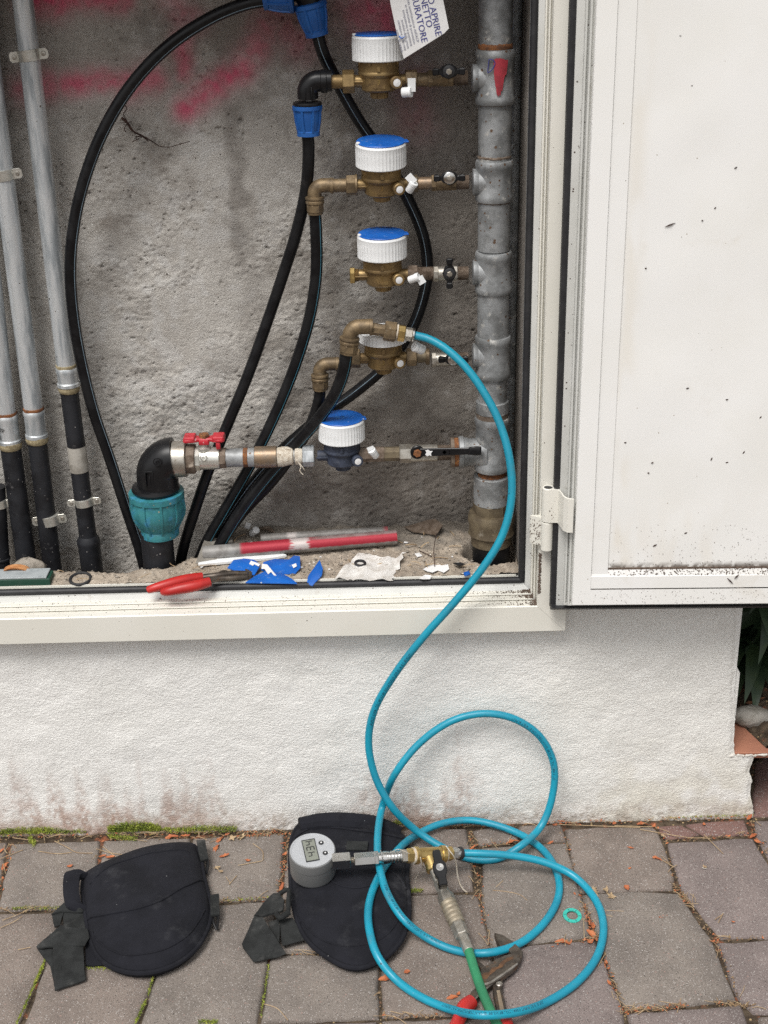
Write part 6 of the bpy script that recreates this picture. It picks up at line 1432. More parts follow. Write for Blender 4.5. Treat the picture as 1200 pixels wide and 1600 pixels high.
def strap(parent, name, pts, z, th=.0026, m=M_web, sag=None):
    """flat piece of folded webbing: outline in the photo, a height for each corner"""
    zs = z if isinstance(z, (list, tuple)) else [z] * len(pts)
    P3 = [G(a, b, q) for (a, b), q in zip(pts, zs)]
    c = sum(P3, Vector()) / len(P3); mb = MB()
    up = Vector((0, 0, th)); k = .965
    dense = []; n = len(P3)
    for i in range(n):
        for j in range(4): dense.append(P3[i].lerp(P3[(i + 1) % n], j / 4) + Vector((rn.uniform(-1, 1), rn.uniform(-1, 1), 0)) * .0004)
    ins = [c + (p - c) * k for p in dense]
    mid = [c + (p - c) * .5 + Vector((0, 0, th + rn.uniform(-.0006, .0012))) for p in dense]
    mb.rings([[p - up * .2 for p in ins], [p + up * .4 for p in dense], [p + up for p in ins], mid])
    return obj(name, mb, m, parent, sharp=55)
z3 = lambda pts: Z3(pts, 0, 1250)
strap(kp1, 'strap', z3([(290, 528), (402, 526), (418, 600), (425, 640), (300, 600)]), [.008, .012, .014, .012, .008])
strap(kp1, 'strap', z3([(240, 540), (300, 486), (330, 480), (392, 520), (386, 530), (300, 528)]), [.010, .018, .020, .020, .016, .012])
strap(kp1, 'strap', z3([(245, 545), (300, 530), (282, 588), (255, 600)]), [.006, .010, .010, .005])
strap(kp1, 'strap', z3([(170, 690), (215, 650), (286, 590), (345, 604), (412, 606), (420, 650), (395, 688), (330, 690), (250, 692), (180, 698)]), [.010, .014, .022, .024, .022, .022, .020, .016, .014, .010])
strap(kp1, 'strap', z3([(170, 692), (252, 690), (250, 760), (258, 885), (235, 780)]), [.003, .006, .005, .003, .003])
strap(kp1, 'strap', z3([(248, 690), (392, 682), (396, 760), (402, 836), (258, 888), (250, 790)]), [.014, .016, .010, .005, .005, .009], .003)
strap(kp1, 'strap_hem', z3([(252, 868), (402, 822), (403, 846), (258, 896)]), [.0085, .0085, .006, .006], .0022)
mb = MB(); q = [G(*z3([p])[0], zz) for p, zz in (((376, 350), .030), ((345, 352), .034), ((333, 395), .034), ((335, 450), .028), ((352, 500), .022), ((385, 512), .020))]
pts_ = resample(q, .005); R = []
for p in pts_: R.append([p + Vector((a * .0125, b * .004, b * .009 + a * -.002)) for a, b in ((-1, -.4), (-1, .4), (0, .9), (1, .4), (1, -.4), (0, -.9))])
mb.rings(R); obj('strap', mb, M_fabric, kp1, sharp=50)
strap(kp1, 'strap', z3([(400, 660), (432, 655), (470, 740), (500, 775), (440, 782), (402, 778)]), [.010, .012, .010, .006, .004, .004], m=M_fabric)
for (ax_, ay_), L_ in (((945, 243), 0), ((1008, 497), 1)):
    pl = z3([(ax_ - 25, ay_ - 48), (ax_ + 18, ay_ - 50), (ax_ + 34, ay_ + 40), (ax_ - 6, ay_ + 50)]) if L_ == 0 else z3([(ax_ - 22, ay_ - 45), (ax_ + 20, ay_ - 52), (ax_ + 22, ay_ + 48), (ax_ - 20, ay_ + 52)])
    st = strap(kp1, 'buckle_strap', pl, [.026, .022, .016, .020], .004)
    hx, hy = (ax_ + 18, ay_ + 52) if L_ == 0 else (ax_ + 2, ay_ + 60)
    q0, q1 = G(*z3([(hx, hy - 12)])[0], .016), G(*z3([(hx + 6, hy + 52)])[0], .008)
    mb = MB(); mb.tube([q0 + Vector((-.004, 0, 0)), q0.lerp(q1, .5) + Vector((-.004, 0, 0.002)), q1], lambda k: .0028 - .0008 * k, 8, .003); mb.tube([q0 + Vector((.004, 0, 0)), q0.lerp(q1, .5) + Vector((.003, 0, .002)), q1], lambda k: .0028 - .0008 * k, 8, .003)
    obj('hook', mb, M_black, st)
z4 = lambda pts: [(350 + a / 4.0, 1350 + b / 4.0) for a, b in pts]
strap(kp2, 'strap', z4([(188, 330), (245, 340), (300, 430), (390, 565), (330, 590), (185, 618), (120, 530), (112, 505)]), [.020, .022, .020, .012, .008, .006, .006, .007], .0035)
strap(kp2, 'strap', z4([(188, 330), (250, 245), (310, 188), (350, 190), (378, 235), (372, 300), (330, 310), (290, 320), (240, 335)]), [.018, .024, .028, .028, .028, .026, .026, .024, .022], .0035)
strap(kp2, 'strap', z4([(275, 372), (345, 345), (350, 420), (345, 510), (300, 440)]), [.012, .014, .014, .012, .012])
strap(kp2, 'strap', z4([(345, 348), (430, 340), (480, 430), (500, 480), (365, 516), (350, 430)]), [.012, .016, .014, .010, .008, .010])
mb = MB(); q = [G(*z4([p])[0], zz) for p, zz in (((345, 185), .030), ((400, 160), .034), ((402, 230), .036), ((398, 300), .034), ((372, 325), .030), ((335, 330), .028))]
mb.tube(q, .0036, 10, .004); mb.tube([G(*z4([(330, 312)])[0], .028), G(*z4([(350, 335)])[0], .030), G(*z4([(410, 300)])[0], .034)], .0046, 10, .004); obj('ring_buckle', mb, M_web, kp2, sharp=0)

# ================================================================== PRESSURE GAUGE AND TEST FITTINGS
gc = G(487, 1357, .045)                               # centre of the foot of the gauge, on the pad
gtop_px = (488, 1329)
mgp = mm_per_px(gc); gr_ = 36.2 * mgp
gax = Vector((0.02, -0.16, 1)).normalized(); GH = 0.046
ftop = gc + gax * GH
d_ = P(gtop_px[0], gtop_px[1], ftop.y) - ftop; gc = gc + Vector((d_.x, 0, d_.z)) ; gc_shift = gc.z - .030
ftop = gc + gax * GH
gauge = thing('pressure_gauge', 'round grey digital pressure gauge reading 434 sitting on the second knee pad', 'gauge', gc)
mb = MB(); mb.lathe([(gr_ * .90, -.004), (gr_ * .965, 0), (gr_ * .985, .003), (gr_ * .985, GH * .62), (gr_ * 1.0, GH * .64), (gr_ * 1.0, GH - .0025), (gr_ * .985, GH), (gr_ * .95, GH + .0002)], gc, gax, 56); obj('case', mb, M_gaugecase, gauge, sharp=30)
mb = MB(); mb.lathe([(gr_ * .95, GH - .001), (gr_ * .945, GH + .0016), (gr_ * .90, GH + .0016), (gr_ * .885, GH + .0008), (gr_ * .05, GH + .0008)], gc, gax, 56); face = obj('face', mb, M_gaugeface, gauge, sharp=30)
gu = Vector((1, 0, 0)); gu = (gu - gax * gu.dot(gax)).normalized(); gv = gax.cross(gu)
rt = math.radians(12)                                  # the dial is turned a little
gu, gv = gu * math.cos(rt) + gv * math.sin(rt), gv * math.cos(rt) - gu * math.sin(rt)
FZ = GH + .0008
def fp(x, y, z=0.0): return gc + gax * (FZ + z) + gu * x + gv * y
mb = MB(); lw, lh = .0096, .0262; lx = -.0030
mb.rings([[fp(lx + a * lw, b * lh * .82, z) for a, b in ((-1, -1), (1, -1), (1, 1), (-1, 1))] for z in (-.001, .0011)]); lcd = obj('display', mb, M_lcd, face, sharp=20)
mb = MB()
for a0, b0, a1, b1 in ((-1.12, -1.07, -1, 1.07), (1, -1.07, 1.12, 1.07), (-1, 1, 1, 1.07), (-1, -1.07, 1, -1)): mb.rings([[fp(lx + x * lw, y * lh * .82, z) for x, y in ((a0, b0), (a1, b0), (a1, b1), (a0, b1))] for z in (-.001, .0014)])
obj('display_rim', mb, M_ink, face, sharp=20)
# seven-segment figures, read from the lower end of the dial upward
SEG = {'4': 'bcfg', '3': 'abcdg'}
def seg_digit(mb, ch, cx, w, h, th):
    s = {'a': ((-w, h), (w, h)), 'b': ((w, h), (w, 0)), 'c': ((w, 0), (w, -h)), 'd': ((-w, -h), (w, -h)), 'e': ((-w, 0), (-w, -h)), 'f': ((-w, h), (-w, 0)), 'g': ((-w, 0), (w, 0))}
    for q in SEG[ch]:
        (x0_, y0_), (x1_, y1_) = s[q]; dx_, dy_ = x1_ - x0_, y1_ - y0_; L_ = math.hypot(dx_, dy_); dx_, dy_ = dx_ / L_, dy_ / L_; nx_, ny_ = -dy_ * th / 2, dx_ * th / 2; g_ = th * .35
        pl = [(x0_ + dx_ * g_ + nx_, y0_ + dy_ * g_ + ny_), (x1_ - dx_ * g_ + nx_, y1_ - dy_ * g_ + ny_), (x1_ - dx_ * g_ * .2, y1_ - dy_ * g_ * .2), (x1_ - dx_ * g_ - nx_, y1_ - dy_ * g_ - ny_), (x0_ + dx_ * g_ - nx_, y0_ + dy_ * g_ - ny_), (x0_ + dx_ * g_ * .2, y0_ + dy_ * g_ * .2)]
        # figure space: x runs up the dial (gv), y runs to its left (-gu)
        mb.add([fp(lx + .0005 - y, cx + x, .0013) for x, y in pl], [tuple(range(len(pl)))])
mb = MB()
for k, ch in enumerate('434'): seg_digit(mb, ch, (k - 1) * .0118 + .0030, .0036, .0058, .0017)
obj('figures', mb, M_ink, lcd, sharp=0)
for k, (x, y) in enumerate(((.0165, .0120), (.0190, -.0105))):
    mb = MB(); mb.lathe([(.0043, 0), (.0043, .0008), (.0034, .0012)], fp(x, y), gax, 20); bt = obj('button', mb, M_ink, face)
    mb = MB(); mb.lathe([(.0014, .0012), (.0013, .0016)], fp(x, y), gax, 12); mb.box(fp(x + .0052, y, .0004), (.0010, .0030, .0006)); obj('button_mark', mb, M_paper, bt)
# the line of fittings from the gauge to the brass tee
def seg3(pa_, pb_): return P3(*pa_), P3(*pb_)
KL = [(523, 1346, ftop.z - .010), (640, 1337, .072), (722, 1333, .050)]
ga, gb, gd = G(*KL[0]), G(*KL[1]), G(*KL[2])
def lp(px):
    if px <= 640: return ga.lerp(gb, (px - 523) / (640 - 523))
    return gb.lerp(gd, (px - 640) / (722 - 640))
def fit(name, a, b, r_px, m_, kind, parent):
    A_, B_ = lp(a), lp(b); d = (B_ - A_); L = d.length; r = r_px * mm_per_px(A_); mb = MB()
    if kind == 'hex': mb.hexn(r, 0, L, A_, d, .0010, 6, ph=.15)
    elif kind == 'sq': mb.hexn(r, 0, L, A_, d, .0010, 4, ph=.9)
    elif kind == 'ridge':
        pr = []; n_ = 5
        for i in range(n_): pr += [(r * .86, L * (i + .02) / n_), (r, L * (i + .25) / n_), (r, L * (i + .65) / n_), (r * .86, L * (i + .9) / n_)]
        mb.lathe(pr, A_, d, 28)
    elif kind == 'thread':
        pr = []; n_ = max(3, int(L / .0011))
        for i in range(n_): pr += [(r, L * i / n_), (r * .85, L * (i + .5) / n_)]
        mb.lathe(pr, A_, d, 20)
    else: mb.lathe([(r - .0008, 0), (r, .0008), (r, L - .0008), (r - .0008, L)], A_, d, 28)
    return obj(name, mb, m_, parent, sharp=34)
st = fit('stem', 519, 547, 12.5, M_nickel, 'sq', gauge); fit('neck', 546, 554, 5.0, M_nickeld, 'thread', gauge)
cp = thing('quick_coupler', 'bright nickel quick coupler between the gauge and the brass tee', 'coupler', lp(590))
fit('hex_adapter', 553, 590, 11.0, M_nickel, 'hex', cp); fit('collar', 589, 598, 8.5, M_nickel, 'tube', cp); fit('hex_ring', 584, 591, 11.5, M_nickel, 'hex', cp); fit('ring', 597, 605, 10.0, M_nickel, 'tube', cp); fit('ridged_sleeve', 604, 629, 9.8, M_nickel, 'ridge', cp); fit('hex_end', 628, 637, 10.5, M_nickeld, 'hex', cp)
mb = MB(); q = lp(597); mb.torus(.0095, .0007, q + Vector((0, 0, .004)), (1, .15, .2), 24, 6); obj('wire_ring', mb, M_nickel, cp)
bt = thing('brass_tee', 'clean brass tee lying on the setts with white threads hanging from its joints', 'fitting', lp(668))
fit('bush', 635, 646, 12.0, M_brassnew, 'hex', bt); fit('tape_ring', 644, 648, 12.6, M_teflon, 'tube', bt); fit('rim', 647, 653, 14.0, M_brassnew, 'tube', bt); fit('run', 652, 690, 11.8, M_brassnew, 'tube', bt); fit('rim', 688, 695, 13.6, M_brassnew, 'tube', bt); fit('tape_ring', 694, 697, 12.4, M_teflon, 'tube', bt); fit('bush', 696, 706, 11.4, M_brassnew, 'hex', bt)
hf = thing('hose_fitting', 'nickel hose fitting with a black collar on the end of the blue hose', 'fitting', lp(713))
fit('hex', 705, 714, 9.4, M_nickel, 'hex', hf); fit('barrel', 713, 718, 8.2, M_nickel, 'tube', hf); fit('collar', 717, 722, 10.0, M_rubber, 'tube', hf)
# branch: small valve, coupling, green hose
BR = [(672, 1343, .062), (680, 1364, .052), (694, 1396, .038), (706, 1424, .030), (718, 1452, .026), (731, 1482, .024)]
bq = [G(*k) for k in BR]
def bp(px):
    for i in range(len(BR) - 1):
        if px <= BR[i + 1][0] or i == len(BR) - 2: return bq[i].lerp(bq[i + 1], (px - BR[i][0]) / (BR[i + 1][0] - BR[i][0]))
_lp = lp; lp = bp
fit('branch', 671, 677, 11.0, M_brassnew, 'tube', bt); fit('rim', 676.4, 678.6, 12.0, M_brassnew, 'tube', bt)
mv = thing('mini_valve', 'small dusty valve with a black handle below the brass tee', 'valve', bp(684))
fit('body', 677, 688, 8.2, M_nickeld, 'tube', mv); fit('hex_body', 686, 696, 9.6, M_nickeld, 'hex', mv)
hc = G(687, 1357, .088); hu = (G(697, 1385, .082) - G(682, 1332, .094)).normalized(); hn = Vector((0.05, -.45, .9)).normalized(); hw = hn.cross(hu).normalized(); hu = hw.cross(hn)
mb = MB(); mb.lathe([(.006, 0), (.006, .032)], hc - hn * .030, hn, 16); stem_ = obj('stem', mb, M_nickeld, mv)
pl = [(-.030, -.0045), (-.026, -.0065), (-.012, -.0065), (-.006, -.0105), (.004, -.0110), (.011, -.0085), (.016, -.0065), (.026, -.0068), (.029, -.0055), (.029, .0055), (.026, .0068), (.016, .0065), (.011, .0085), (.004, .0110), (-.006, .0105), (-.012, .0065), (-.026, .0065), (-.030, .0045)]
mb = MB(); mb.slab(pl, hc - hn * .003, hu, -hw if hu.cross(-hw).dot(hn) > 0 else hw, .008, .0016)
mm = Matrix((hu, hw, hn)).transposed(); mb.box(hc + hu * .024 - hn * .006, (.011, .0135, .013), mm, .0016); mb.box(hc - hu * .022 - hn * .003, (.012, .0105, .009), mm, .0014)
hd = obj('handle', mb, M_black, mv, sharp=34)
mb = MB(); mb.lathe([(.0062, .0045), (.0062, .0062), (.0052, .0070), (.0020, .0068), (.0018, .0058)], hc, hn, 20); obj('screw', mb, M_nickel, hd)
qc = thing('hose_coupling', 'worn tan metal coupling crimped to the green hose', 'coupling', bp(710))
fit('hex_nut', 695, 701, 13.5, M_nickeld, 'hex', qc); fit('ridged_sleeve', 700, 715, 13.2, mat('tan_worn_metal', (0.40, 0.345, 0.26), (0.30, 0.255, 0.19), rough=.45, metal=.6, scale=80, bump=.2), 'ridge', qc); fit('hex_end', 714, 723, 12.0, M_nickeld, 'hex', qc); fit('ferrule', 722, 733, 8.6, M_nickeld, 'tube', qc)
lp = _lp
gh = [G(728, 1475, .0245), G(733, 1488, .024), G(741, 1514, .020), G(751, 1543, .017), G(763, 1572, .016), G(775, 1596, .013), G(792, 1625, .0125), G(815, 1670, .0125), G(830, 1740, .0125), G(828, 1850, .0125)]
t = thing('air_hose', 'plain green hose running out of the picture at the bottom edge', 'hose', gh[0]); mb = MB(); mb.tube(gh, .0072, 16, .008); obj('hose_wall', mb, M_green, t)
# white sealing threads
def thread(pts, r=.0008): mb_.tube([G(*p) for p in pts], r, 5, .003)
mb_ = MB()
thread([(697, 1322, .072), (703, 1330, .074), (709, 1338, .064), (713, 1350, .044), (715, 1368, .020), (719, 1382, .006), (725, 1391, .002), (730, 1394, .002)], .0011)
thread([(657, 1340, .076), (659, 1350, .060), (664, 1357, .036), (668, 1360, .032)], .0012); thread([(664, 1362, .030), (656, 1364, .016), (651, 1370, .006), (649, 1380, .002)], .0005)
thread([(612, 1331, .090), (622, 1327, .092), (634, 1331, .086), (640, 1334, .082)], .0005)
obj('thread', mb_, M_teflon, bt)

# ================================================================== WATER-PUMP PLIERS
def zz8(pts): return [(620 + a / 5.4545, 1320 + b / 5.4545) for a, b in pts]
pp = thing('pump_pliers', 'rusty water pump pliers with red grips lying under the green and blue hoses', 'pliers', G(770, 1520, 0))
def plate(name, px, z0_, th, m_, parent, bev=.0012):
    q = [G(a, b, z0_ + th) for a, b in zz8(px)]; o_ = Vector((0, 0, z0_)); mb = MB(); mb.slab([(p.x, p.y) for p in q], o_, (1, 0, 0), (0, 1, 0), th, bev); return obj(name, mb, m_, parent, sharp=40)
j1 = plate('upper_jaw', [(832, 742), (856, 750), (905, 765), (950, 790), (1000, 828), (1075, 905), (1060, 960), (1010, 975), (985, 930), (945, 880), (880, 855), (855, 815)], .004, .012, M_toolsteel, pp)
j2 = plate('lower_jaw', [(655, 960), (700, 985), (750, 1030), (800, 1010), (820, 1060), (770, 1100), (730, 1070), (680, 1020)], .003, .010, M_toolsteel, pp)
b1 = plate('slotted_body', [(690, 1110), (715, 1062), (770, 1020), (840, 975), (920, 938), (1000, 918), (1045, 930), (1055, 975), (1030, 1020), (980, 1065), (915, 1115), (860, 1150), (800, 1185), (750, 1195), (705, 1170)], .008, .009, M_toolsteel, pp)
plate('slot', [(715, 1120), (740, 1090), (785, 1085), (810, 1045), (860, 1040), (885, 1000), (940, 960), (985, 950), (990, 970), (930, 1000), (900, 1040), (850, 1062), (830, 1080), (790, 1110), (770, 1140), (730, 1145)], .0165, .0010, M_slotrust, b1, .0003)
plate('worn_edge', [(740, 1178), (800, 1160), (880, 1105), (960, 1050), (1030, 1000), (1032, 1015), (965, 1066), (885, 1122), (805, 1176), (745, 1194)], .0168, .0014, M_chrome, b1, .0004)
h1 = plate('handle_shank', [(770, 1165), (820, 1185), (740, 1250), (680, 1310), (650, 1345), (590, 1320), (640, 1240), (700, 1190)], .006, .008, M_toolsteel, pp)
plate('worn_edge', [(800, 1170), (822, 1180), (735, 1255), (650, 1340), (640, 1330), (725, 1240)], .0142, .0008, M_chrome, h1, .0003)
h2 = plate('handle_shank', [(815, 1180), (890, 1120), (905, 1160), (895, 1230), (915, 1320), (940, 1420), (960, 1500), (880, 1520), (850, 1400), (820, 1260)], .004, .008, M_toolsteel, pp)
plate('inlay', [(850, 1240), (878, 1235), (910, 1380), (915, 1420), (880, 1420), (860, 1300)], .0122, .0009, mat('tan_inlay', (.30, .24, .17), (.22, .17, .12), rough=.6, metal=.3), h2, .0003)
q = G(*zz8([(872, 1195)])[0], .012); mb = MB(); mb.lathe([(.0050, 0), (.0050, .003), (.0034, .0042)], q, (0, 0, 1), 18); obj('rivet', mb, M_chrome, h2)
mb = MB(); mb.tube([G(*zz8([p])[0], z_) for p, z_ in (((640, 1335), .010), ((580, 1385), .011), ((545, 1450), .011), ((510, 1540), .011), ((470, 1660), .011))], lambda k: .0105 + .001 * math.sin(9 * k), 14, .006); obj('grip', mb, M_red, pp)
mb = MB(); mb.tube([G(*zz8([p])[0], z_) for p, z_ in (((905, 1478), .009), ((930, 1530), .010), ((965, 1620), .011), ((985, 1720), .011))], lambda k: .0100 + .001 * math.sin(9 * k), 14, .006); obj('grip', mb, M_red, pp)

# ================================================================== SMALL THINGS ON THE SETTS
c = G(894, 1431, .003); n_ = Vector((.06, -.12, 1)).normalized(); mb = MB()
mb.lathe([(.0090, 0), (.0145, 0), (.0148, .0008), (.0145, .0016), (.0090, .0016)], c, n_, 40, cap=False, mod=lambda a, i: 1 + .008 * math.sin(11 * a)); 
t = obj('gasket_washer', mb, M_cyan, sharp=40); tag(t, 'turquoise fibre washer lying on a sett inside the outer hose loop', 'washer')
mb = MB(); u_, v_, _ = basis(n_)
for k in range(6):
    a_ = k * PI / 3 + .4; d = u_ * math.cos(a_) + v_ * math.sin(a_); w_ = n_.cross(d) * .0004; o_ = c + n_ * .00175; mb.add([o_ + d * .0095 - w_, o_ + d * .0138 - w_, o_ + d * .0138 + w_, o_ + d * .0095 + w_], [(0, 1, 2, 3)])
o_ = obj('mark', mb, M_ink, None, sharp=0, base=False); o_.parent = t; o_.location = -t.location

# dry leaf bits
def leaf_mesh(seed, L, W, curl):
    r = random.Random(seed); mb = MB(); R = []
    for i in range(8):
        k = i / 7; w = W * math.sin(PI * (k * .92 + .05)) ** .7 * r.uniform(.8, 1.15) / 2; x = (k - .5) * L; zc = curl * L * (k - .5) ** 2
        R.append([Vector((x, -w, zc + w * r.uniform(.3, .9))), Vector((x, -w * .4, zc + r.uniform(0, .0008))), Vector((x, w * .4, zc)), Vector((x, w, zc + w * r.uniform(.2, .8)))])
    mb.rings(R, False, False, False); me = bpy.data.meshes.new('dry_leaf'); me.from_pydata([tuple(p) for p in mb.v], [], mb.f); me.polygons.foreach_set('use_smooth', [True] * len(me.polygons)); me.materials.append(M_orange); return me
LM = [leaf_mesh(k, L, W, cu) for k, (L, W, cu) in enumerate(((.016, .007, .6), (.020, .008, -.4), (.012, .007, 1.0), (.014, .005, .4), (.010, .008, .2)))]
LEAVES = [(267, 1308, 1.3, .1, 1), (289, 1307, 1.0, .3, 0), (343, 1312, 1.0, .9, 1), (338, 1325, 1.1, 1.3, 1), (353, 1306, .9, .5, 0), (351, 1338, 1.1, .2, 0), (387, 1345, .8, .1, 2), (110, 1354, .9, .1, 2), (160, 1338, 1.0, .6, 3), (172, 1340, 1.0, .2, 0), (8, 1352, 1.0, 1.2, 1), (2, 1330, 1.0, .9, 3),
          (445, 1336, 1.0, 1.0, 2), (442, 1318, .8, .4, 3), (440, 1388, 1.0, 1.3, 0), (636, 1519, 1.0, .5, 4), (604, 1529, 1.2, .1, 1), (985, 1325, .9, 2.6, 3), (1024, 1341, 1.1, 2.7, 1), (984, 1357, .5, .3, 2), (979, 1387, 1.1, 1.9, 4), (1036, 1433, 1.1, .4, 3), (1100, 1289, .8, 1.5, 2), (1145, 1441, .6, .1, 2),
          (925, 1460, 1.2, 2.2, 1), (926, 1448, 1.0, 1.4, 0), (922, 1472, 1.0, .6, 2), (880, 1472, 1.3, 2.9, 1), (947, 1505, .8, 1.4, 2), (860, 1317, .9, .6, 3), (801, 1315, 1.2, .2, 1), (877, 1284, 1.0, .1, 3), (867, 1290, .8, .6, 2), (960, 1287, .8, .6, 4), (1004, 1287, 1.0, .2, 1), (1022, 1291, .8, 1.0, 2), (1171, 1278, 1.0, .8, 0),
          (1178, 1305, .9, .6, 1), (1184, 1316, .9, 2.2, 0), (952, 1536, .9, 1.8, 3), (707, 1558, .9, .2, 1), (738, 1325, .8, .7, 3), (750, 1334, .8, .1, 2), (1113, 1472, .8, .3, 2), (1139, 1307, .6, .5, 2), (716, 1554, .8, 1.2, 2)]
for k, (px, py, sc, an, ty) in enumerate(LEAVES):
    o_ = bpy.data.objects.new('dry_leaf', LM[ty]); COL.objects.link(o_); o_.location = G(px, py, .0012); o_.scale = (sc, sc, sc); o_.rotation_euler = (rn.uniform(-.3, .3), rn.uniform(-.25, .25), an)
    LMK = [(200, 1305, 'against the moss above the left knee pad'), (345, 1325, 'right of the left knee pad'), (110, 1350, 'on the sett left of the knee pad'), (165, 1330, 'just behind the left knee pad'), (0, 1345, 'in the joint at the left photo edge'),
           (443, 1340, 'in the joint left of the gauge'), (620, 1525, 'in the hose loop below the second knee pad'), (1005, 1340, 'on the sett below the right part of the wall'), (979, 1387, 'beside the curled husk right of the hose'), (1036, 1433, 'alone on the sett right of the outer hose loop'), (1100, 1289, 'on the reddish sett at the wall foot'),
           (1145, 1441, 'near the crossed pale needles at the right'), (922, 1460, 'in the heap by the hose bend'), (880, 1472, 'in the joint below the turquoise washer'), (950, 1520, 'in the joint below the right bend of the hose'), (860, 1310, 'beside the foot of the hose arch'), (990, 1285, 'along the foot of the wall right of the hose'), (1178, 1300, 'at the lower right wall corner'), (712, 1556, 'beside the red grip of the pliers'), (745, 1330, 'behind the brass tee'), (1113, 1472, 'where setts meet at the right')]
    wh = min(LMK, key=lambda q: abs(q[0] - px) + abs(q[1] - py))[2]
    tag(o_, ['broad dry orange leaf bit ', 'long dry orange leaf bit ', 'tightly curled dry orange leaf bit ', 'narrow dry orange leaf bit ', 'tiny dry orange leaf bit '][ty] + wh, 'leaf', 'dry orange leaf bits on the setts')
_by = {}
for o_ in [o for o in COL.objects if o.name.startswith('dry_leaf')]: _by.setdefault(o_['label'], []).append(o_)
for lab, os_ in _by.items():
    if len(os_) > 1:
        os_.sort(key=lambda o: -o.location.y)
        for o_, w_ in zip(os_, ['nearer the wall', 'farther from it'] if len(os_) == 2 else ['nearest the wall', 'second from the wall', 'third from the wall', 'fourth from the wall', 'fifth from the wall']): o_['label'] = lab + ', ' + w_
# litter collected in the joints and along the foot of the wall
JOINTS = [((-5, 1395), (20, 1318), 60, .6), ((145, 1400), (160, 1316), 26, .8), ((436, 1405), (449, 1303), 90, .9), ((450, 1302), (350, 1308), 120, .8), ((345, 1308), (170, 1312), 70, .4), ((0, 1421), (100, 1419), 60, .2), ((340, 1407), (432, 1403), 50, .2), ((736, 1300), (750, 1400), 90, .5), ((748, 1396), (768, 1480), 60, .7), ((744, 1345), (765, 1352), 20, .5),
          ((880, 1300), (902, 1380), 40, .8), ((905, 1390), (930, 1465), 90, .9), ((935, 1465), (860, 1478), 45, .8), ((942, 1490), (978, 1590), 80, .6), ((975, 1580), (1075, 1571), 130, .35), ((1120, 1567), (1170, 1572), 80, .1), ((1023, 1290), (1037, 1312), 14, .7), ((1037, 1314), (1172, 1305), 60, .5), ((1168, 1283), (1210, 1350), 46, .8),
          ((1038, 1330), (1055, 1372), 30, .5), ((1052, 1380), (1075, 1410), 70, .25), ((1062, 1396), (1115, 1466), 40, .4), ((1118, 1466), (1155, 1556), 50, .4), ((1125, 1468), (1195, 1464), 26, .1), ((660, 1292), (560, 1296), 20, .4), ((780, 1289), (1170, 1276), 150, .75), ((745, 1320), (815, 1316), 40, .5), ((600, 1590), (690, 1586), 60, .15), ((455, 1491), (520, 1489), 26, .15), ((592, 1500), (594, 1590), 22, .2), ((10, 1312), (-60, 1316), 30, .5), ((-10, 1307), (200, 1304), 150, .25), ((200, 1304), (450, 1298), 150, .4), ((650, 1292), (760, 1289), 60, .4)]
mo, ms = MB(), MB()
def scrap(mb, o, s, r):
    d = Vector((r.uniform(-1, 1), r.uniform(-1, 1), r.uniform(-.15, .6))).normalized(); e = d.cross(Vector((0, 0, 1))).normalized() * r.uniform(.3, .6)
    mb.add([o - d * s - e * s * .5, o + d * s * .3 - e * s, o + d * s, o + e * s], [(0, 1, 2, 3)])
for a_, b_, n_, red_ in JOINTS:
    A_, B_ = G(*a_), G(*b_)
    for k in range(int(n_ * 1.15)):
        p = A_.lerp(B_, rn.random()) + Vector((rn.gauss(0, .0035), rn.gauss(0, .0025), rn.uniform(-.003, .0015))); s_ = rn.uniform(.0009, .0034)
        scrap(mo if rn.random() < red_ * .55 else ms, p + Vector((0, 0, s_ * .3)), s_, rn)
obj('leaf_crumbs', mo, M_orange, kind='stuff', sharp=0); obj('husk_crumbs', ms, M_husk, kind='stuff', sharp=0)
mb = MB()
for a_, b_, n_, red_ in JOINTS:
    A_, B_ = G(*a_), G(*b_); dr = (B_ - A_).normalized()
    for k in range(max(1, n_ // 11)):
        p = A_.lerp(B_, rn.random()) + Vector((rn.gauss(0, .006), rn.gauss(0, .004), .0016)); an = math.atan2(dr.y, dr.x) + rn.gauss(0, .7); L_ = rn.uniform(.008, .035); d = Vector((math.cos(an), math.sin(an), 0)) * L_
        mb.tube([p - d * .5, p + Vector((rn.uniform(-.003, .003), rn.uniform(-.003, .003), .0015)), p + d * .5], rn.uniform(.0003, .0006), 5, .006)
for pts in ([(770, 1391), (790, 1393), (812, 1398), (824, 1407)], [(775, 1386), (786, 1376)], [(1100, 1304), (1114, 1318), (1130, 1334)], [(0, 1342), (20, 1334), (36, 1328)], [(60, 1330), (90, 1334), (112, 1332)], [(85, 1314), (105, 1324), (120, 1332), (145, 1333)], [(410, 1568), (432, 1575), (450, 1594)], [(1130, 1428), (1117, 1437)], [(1130, 1427), (1122, 1442)], [(940, 1422), (975, 1424)],
            [(940, 1428), (957, 1432)], [(912, 1436), (913, 1470)], [(395, 1318), (410, 1330), (411, 1344)], [(372, 1352), (395, 1348), (410, 1345)], [(353, 1370), (360, 1380)], [(370, 1368), (358, 1382)], [(600, 1586), (620, 1590), (635, 1600)], [(610, 1580), (626, 1584)], [(1000, 1296), (1080, 1309), (1100, 1309)], [(0, 1450), (22, 1440), (34, 1432)], [(4, 1438), (30, 1428), (50, 1418)], [(28, 1484), (48, 1480)], [(1058, 1582), (1064, 1560)],
            [(20, 1309), (60, 1314)], [(150, 1326), (170, 1332), (196, 1336)], [(160, 1322), (182, 1340)], [(1035, 1344), (1052, 1354)], [(870, 1288), (1000, 1293)], [(960, 1290), (1020, 1292)]):
    mb.tube([G(a, b, .0020) for a, b in pts], .00062, 5, .004)
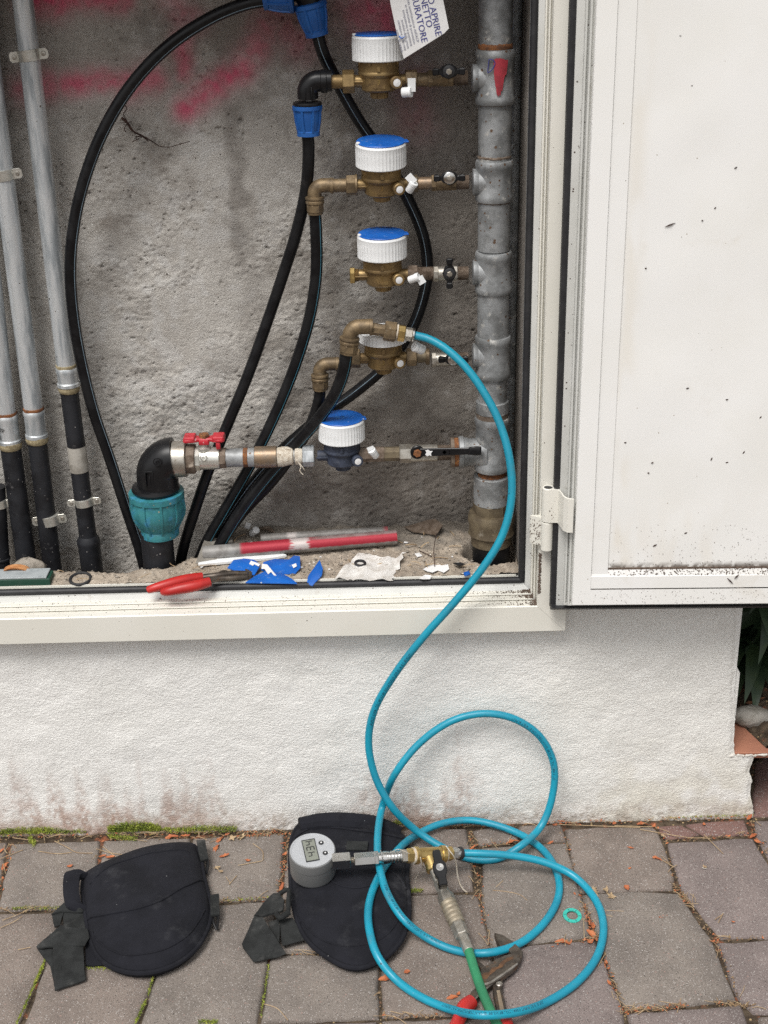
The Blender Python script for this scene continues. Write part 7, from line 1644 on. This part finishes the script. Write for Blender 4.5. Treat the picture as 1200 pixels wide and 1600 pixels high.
obj('pine_needles', mb, M_needle, kind='stuff', sharp=60)
# pale husks and curled brown bits
mb = MB()
for px, py, s_ in ((339, 1355, .009), (345, 1361, .006), (946, 1391, .009), (955, 1400, .011), (927, 1390, .009), (930, 1396, .010), (1101, 1356, .006), (376, 1308, .012), (365, 1309, .012), (1037, 1306, .006)):
    p = G(px, py, .003)
    for k in range(4): scrap(mb, p + Vector((rn.uniform(-.003, .003), rn.uniform(-.003, .003), rn.uniform(0, .002))), s_ * rn.uniform(.4, .8), rn)
obj('husk_flakes', mb, M_needle, kind='stuff', sharp=0)
# moss along the foot of the wall and in the joints
MOSS = [((-10, 1302), (105, 1300), 1100, .008, .012), ((105, 1300), (135, 1300), 120, .006, .007), ((170, 1297), (252, 1295), 1500, .010, .017), ((252, 1297), (275, 1300), 100, .006, .006), ((275, 1299), (370, 1297), 650, .007, .008), ((45, 1312), (56, 1320), 160, .006, .005), ((170, 1308), (215, 1312), 220, .006, .005),
        ((70, 1505), (54, 1542), 420, .006, .005), ((52, 1545), (27, 1600), 170, .003, .003), ((241, 1522), (232, 1555), 100, .003, .003), ((228, 1565), (212, 1600), 160, .004, .003), ((635, 1394), (660, 1392), 110, .004, .003), ((420, 1508), (408, 1590), 110, .003, .003), ((135, 1512), (175, 1514), 80, .004, .003), ((612, 1288), (640, 1287), 160, .006, .008), ((310, 1598), (340, 1598), 110, .004, .003), ((20, 1420), (95, 1420), 90, .004, .003), ((345, 1408), (420, 1405), 40, .003, .003), ((1040, 1276), (1175, 1270), 60, .002, .003)]
mb = MB()
for a_, b_, n_, w_, h_ in MOSS:
    wallside = a_[1] < 1304
    A_, B_ = G(*a_), G(*b_)
    for k in range(int(n_ * 2.2)):
        t_ = rn.random(); p = A_.lerp(B_, t_) + Vector((0, rn.gauss(0, w_ * .55), 0))
        if wallside: p.y = min(p.y, -.004); env = .55 + .45 * math.sin(PI * t_)
        else: env = 1
        z0_ = max(0, h_ * env * (1 - abs(rn.gauss(0, .6)))) * rn.uniform(.2, 1); s_ = rn.uniform(.0012, .0026)
        z0_ *= 1.35 if wallside else 1.0; o_ = Vector((p.x, p.y, z0_ + .0005)); d = Vector((rn.uniform(-1, 1), rn.uniform(-1, .4), rn.uniform(.2, 1.3))).normalized(); e = d.cross(Vector((rn.uniform(-1, 1), rn.uniform(-1, 1), rn.uniform(-1, 1)))).normalized() * .35
        mb.add([o_ - e * s_, o_ + e * s_, o_ + d * s_ * 1.7], [(0, 1, 2)])
obj('moss', mb, M_moss, kind='stuff', sharp=0)
# white bird-lime blots and chips
mb = MB()
for px, py, s_ in ((530, 1578, .006), (1101, 1356, .004), (722, 1465, .003), (1036, 1306, .004)):
    p = G(px, py, .0012); n_ = 9; mb.add([p + Vector((math.cos(2 * PI * k / n_) * s_ * rn.uniform(.4, 1.2), math.sin(2 * PI * k / n_) * s_ * rn.uniform(.3, .9), 0)) for k in range(n_)], [tuple(range(n_))])
obj('chips', mb, M_tip, kind='stuff', sharp=0)
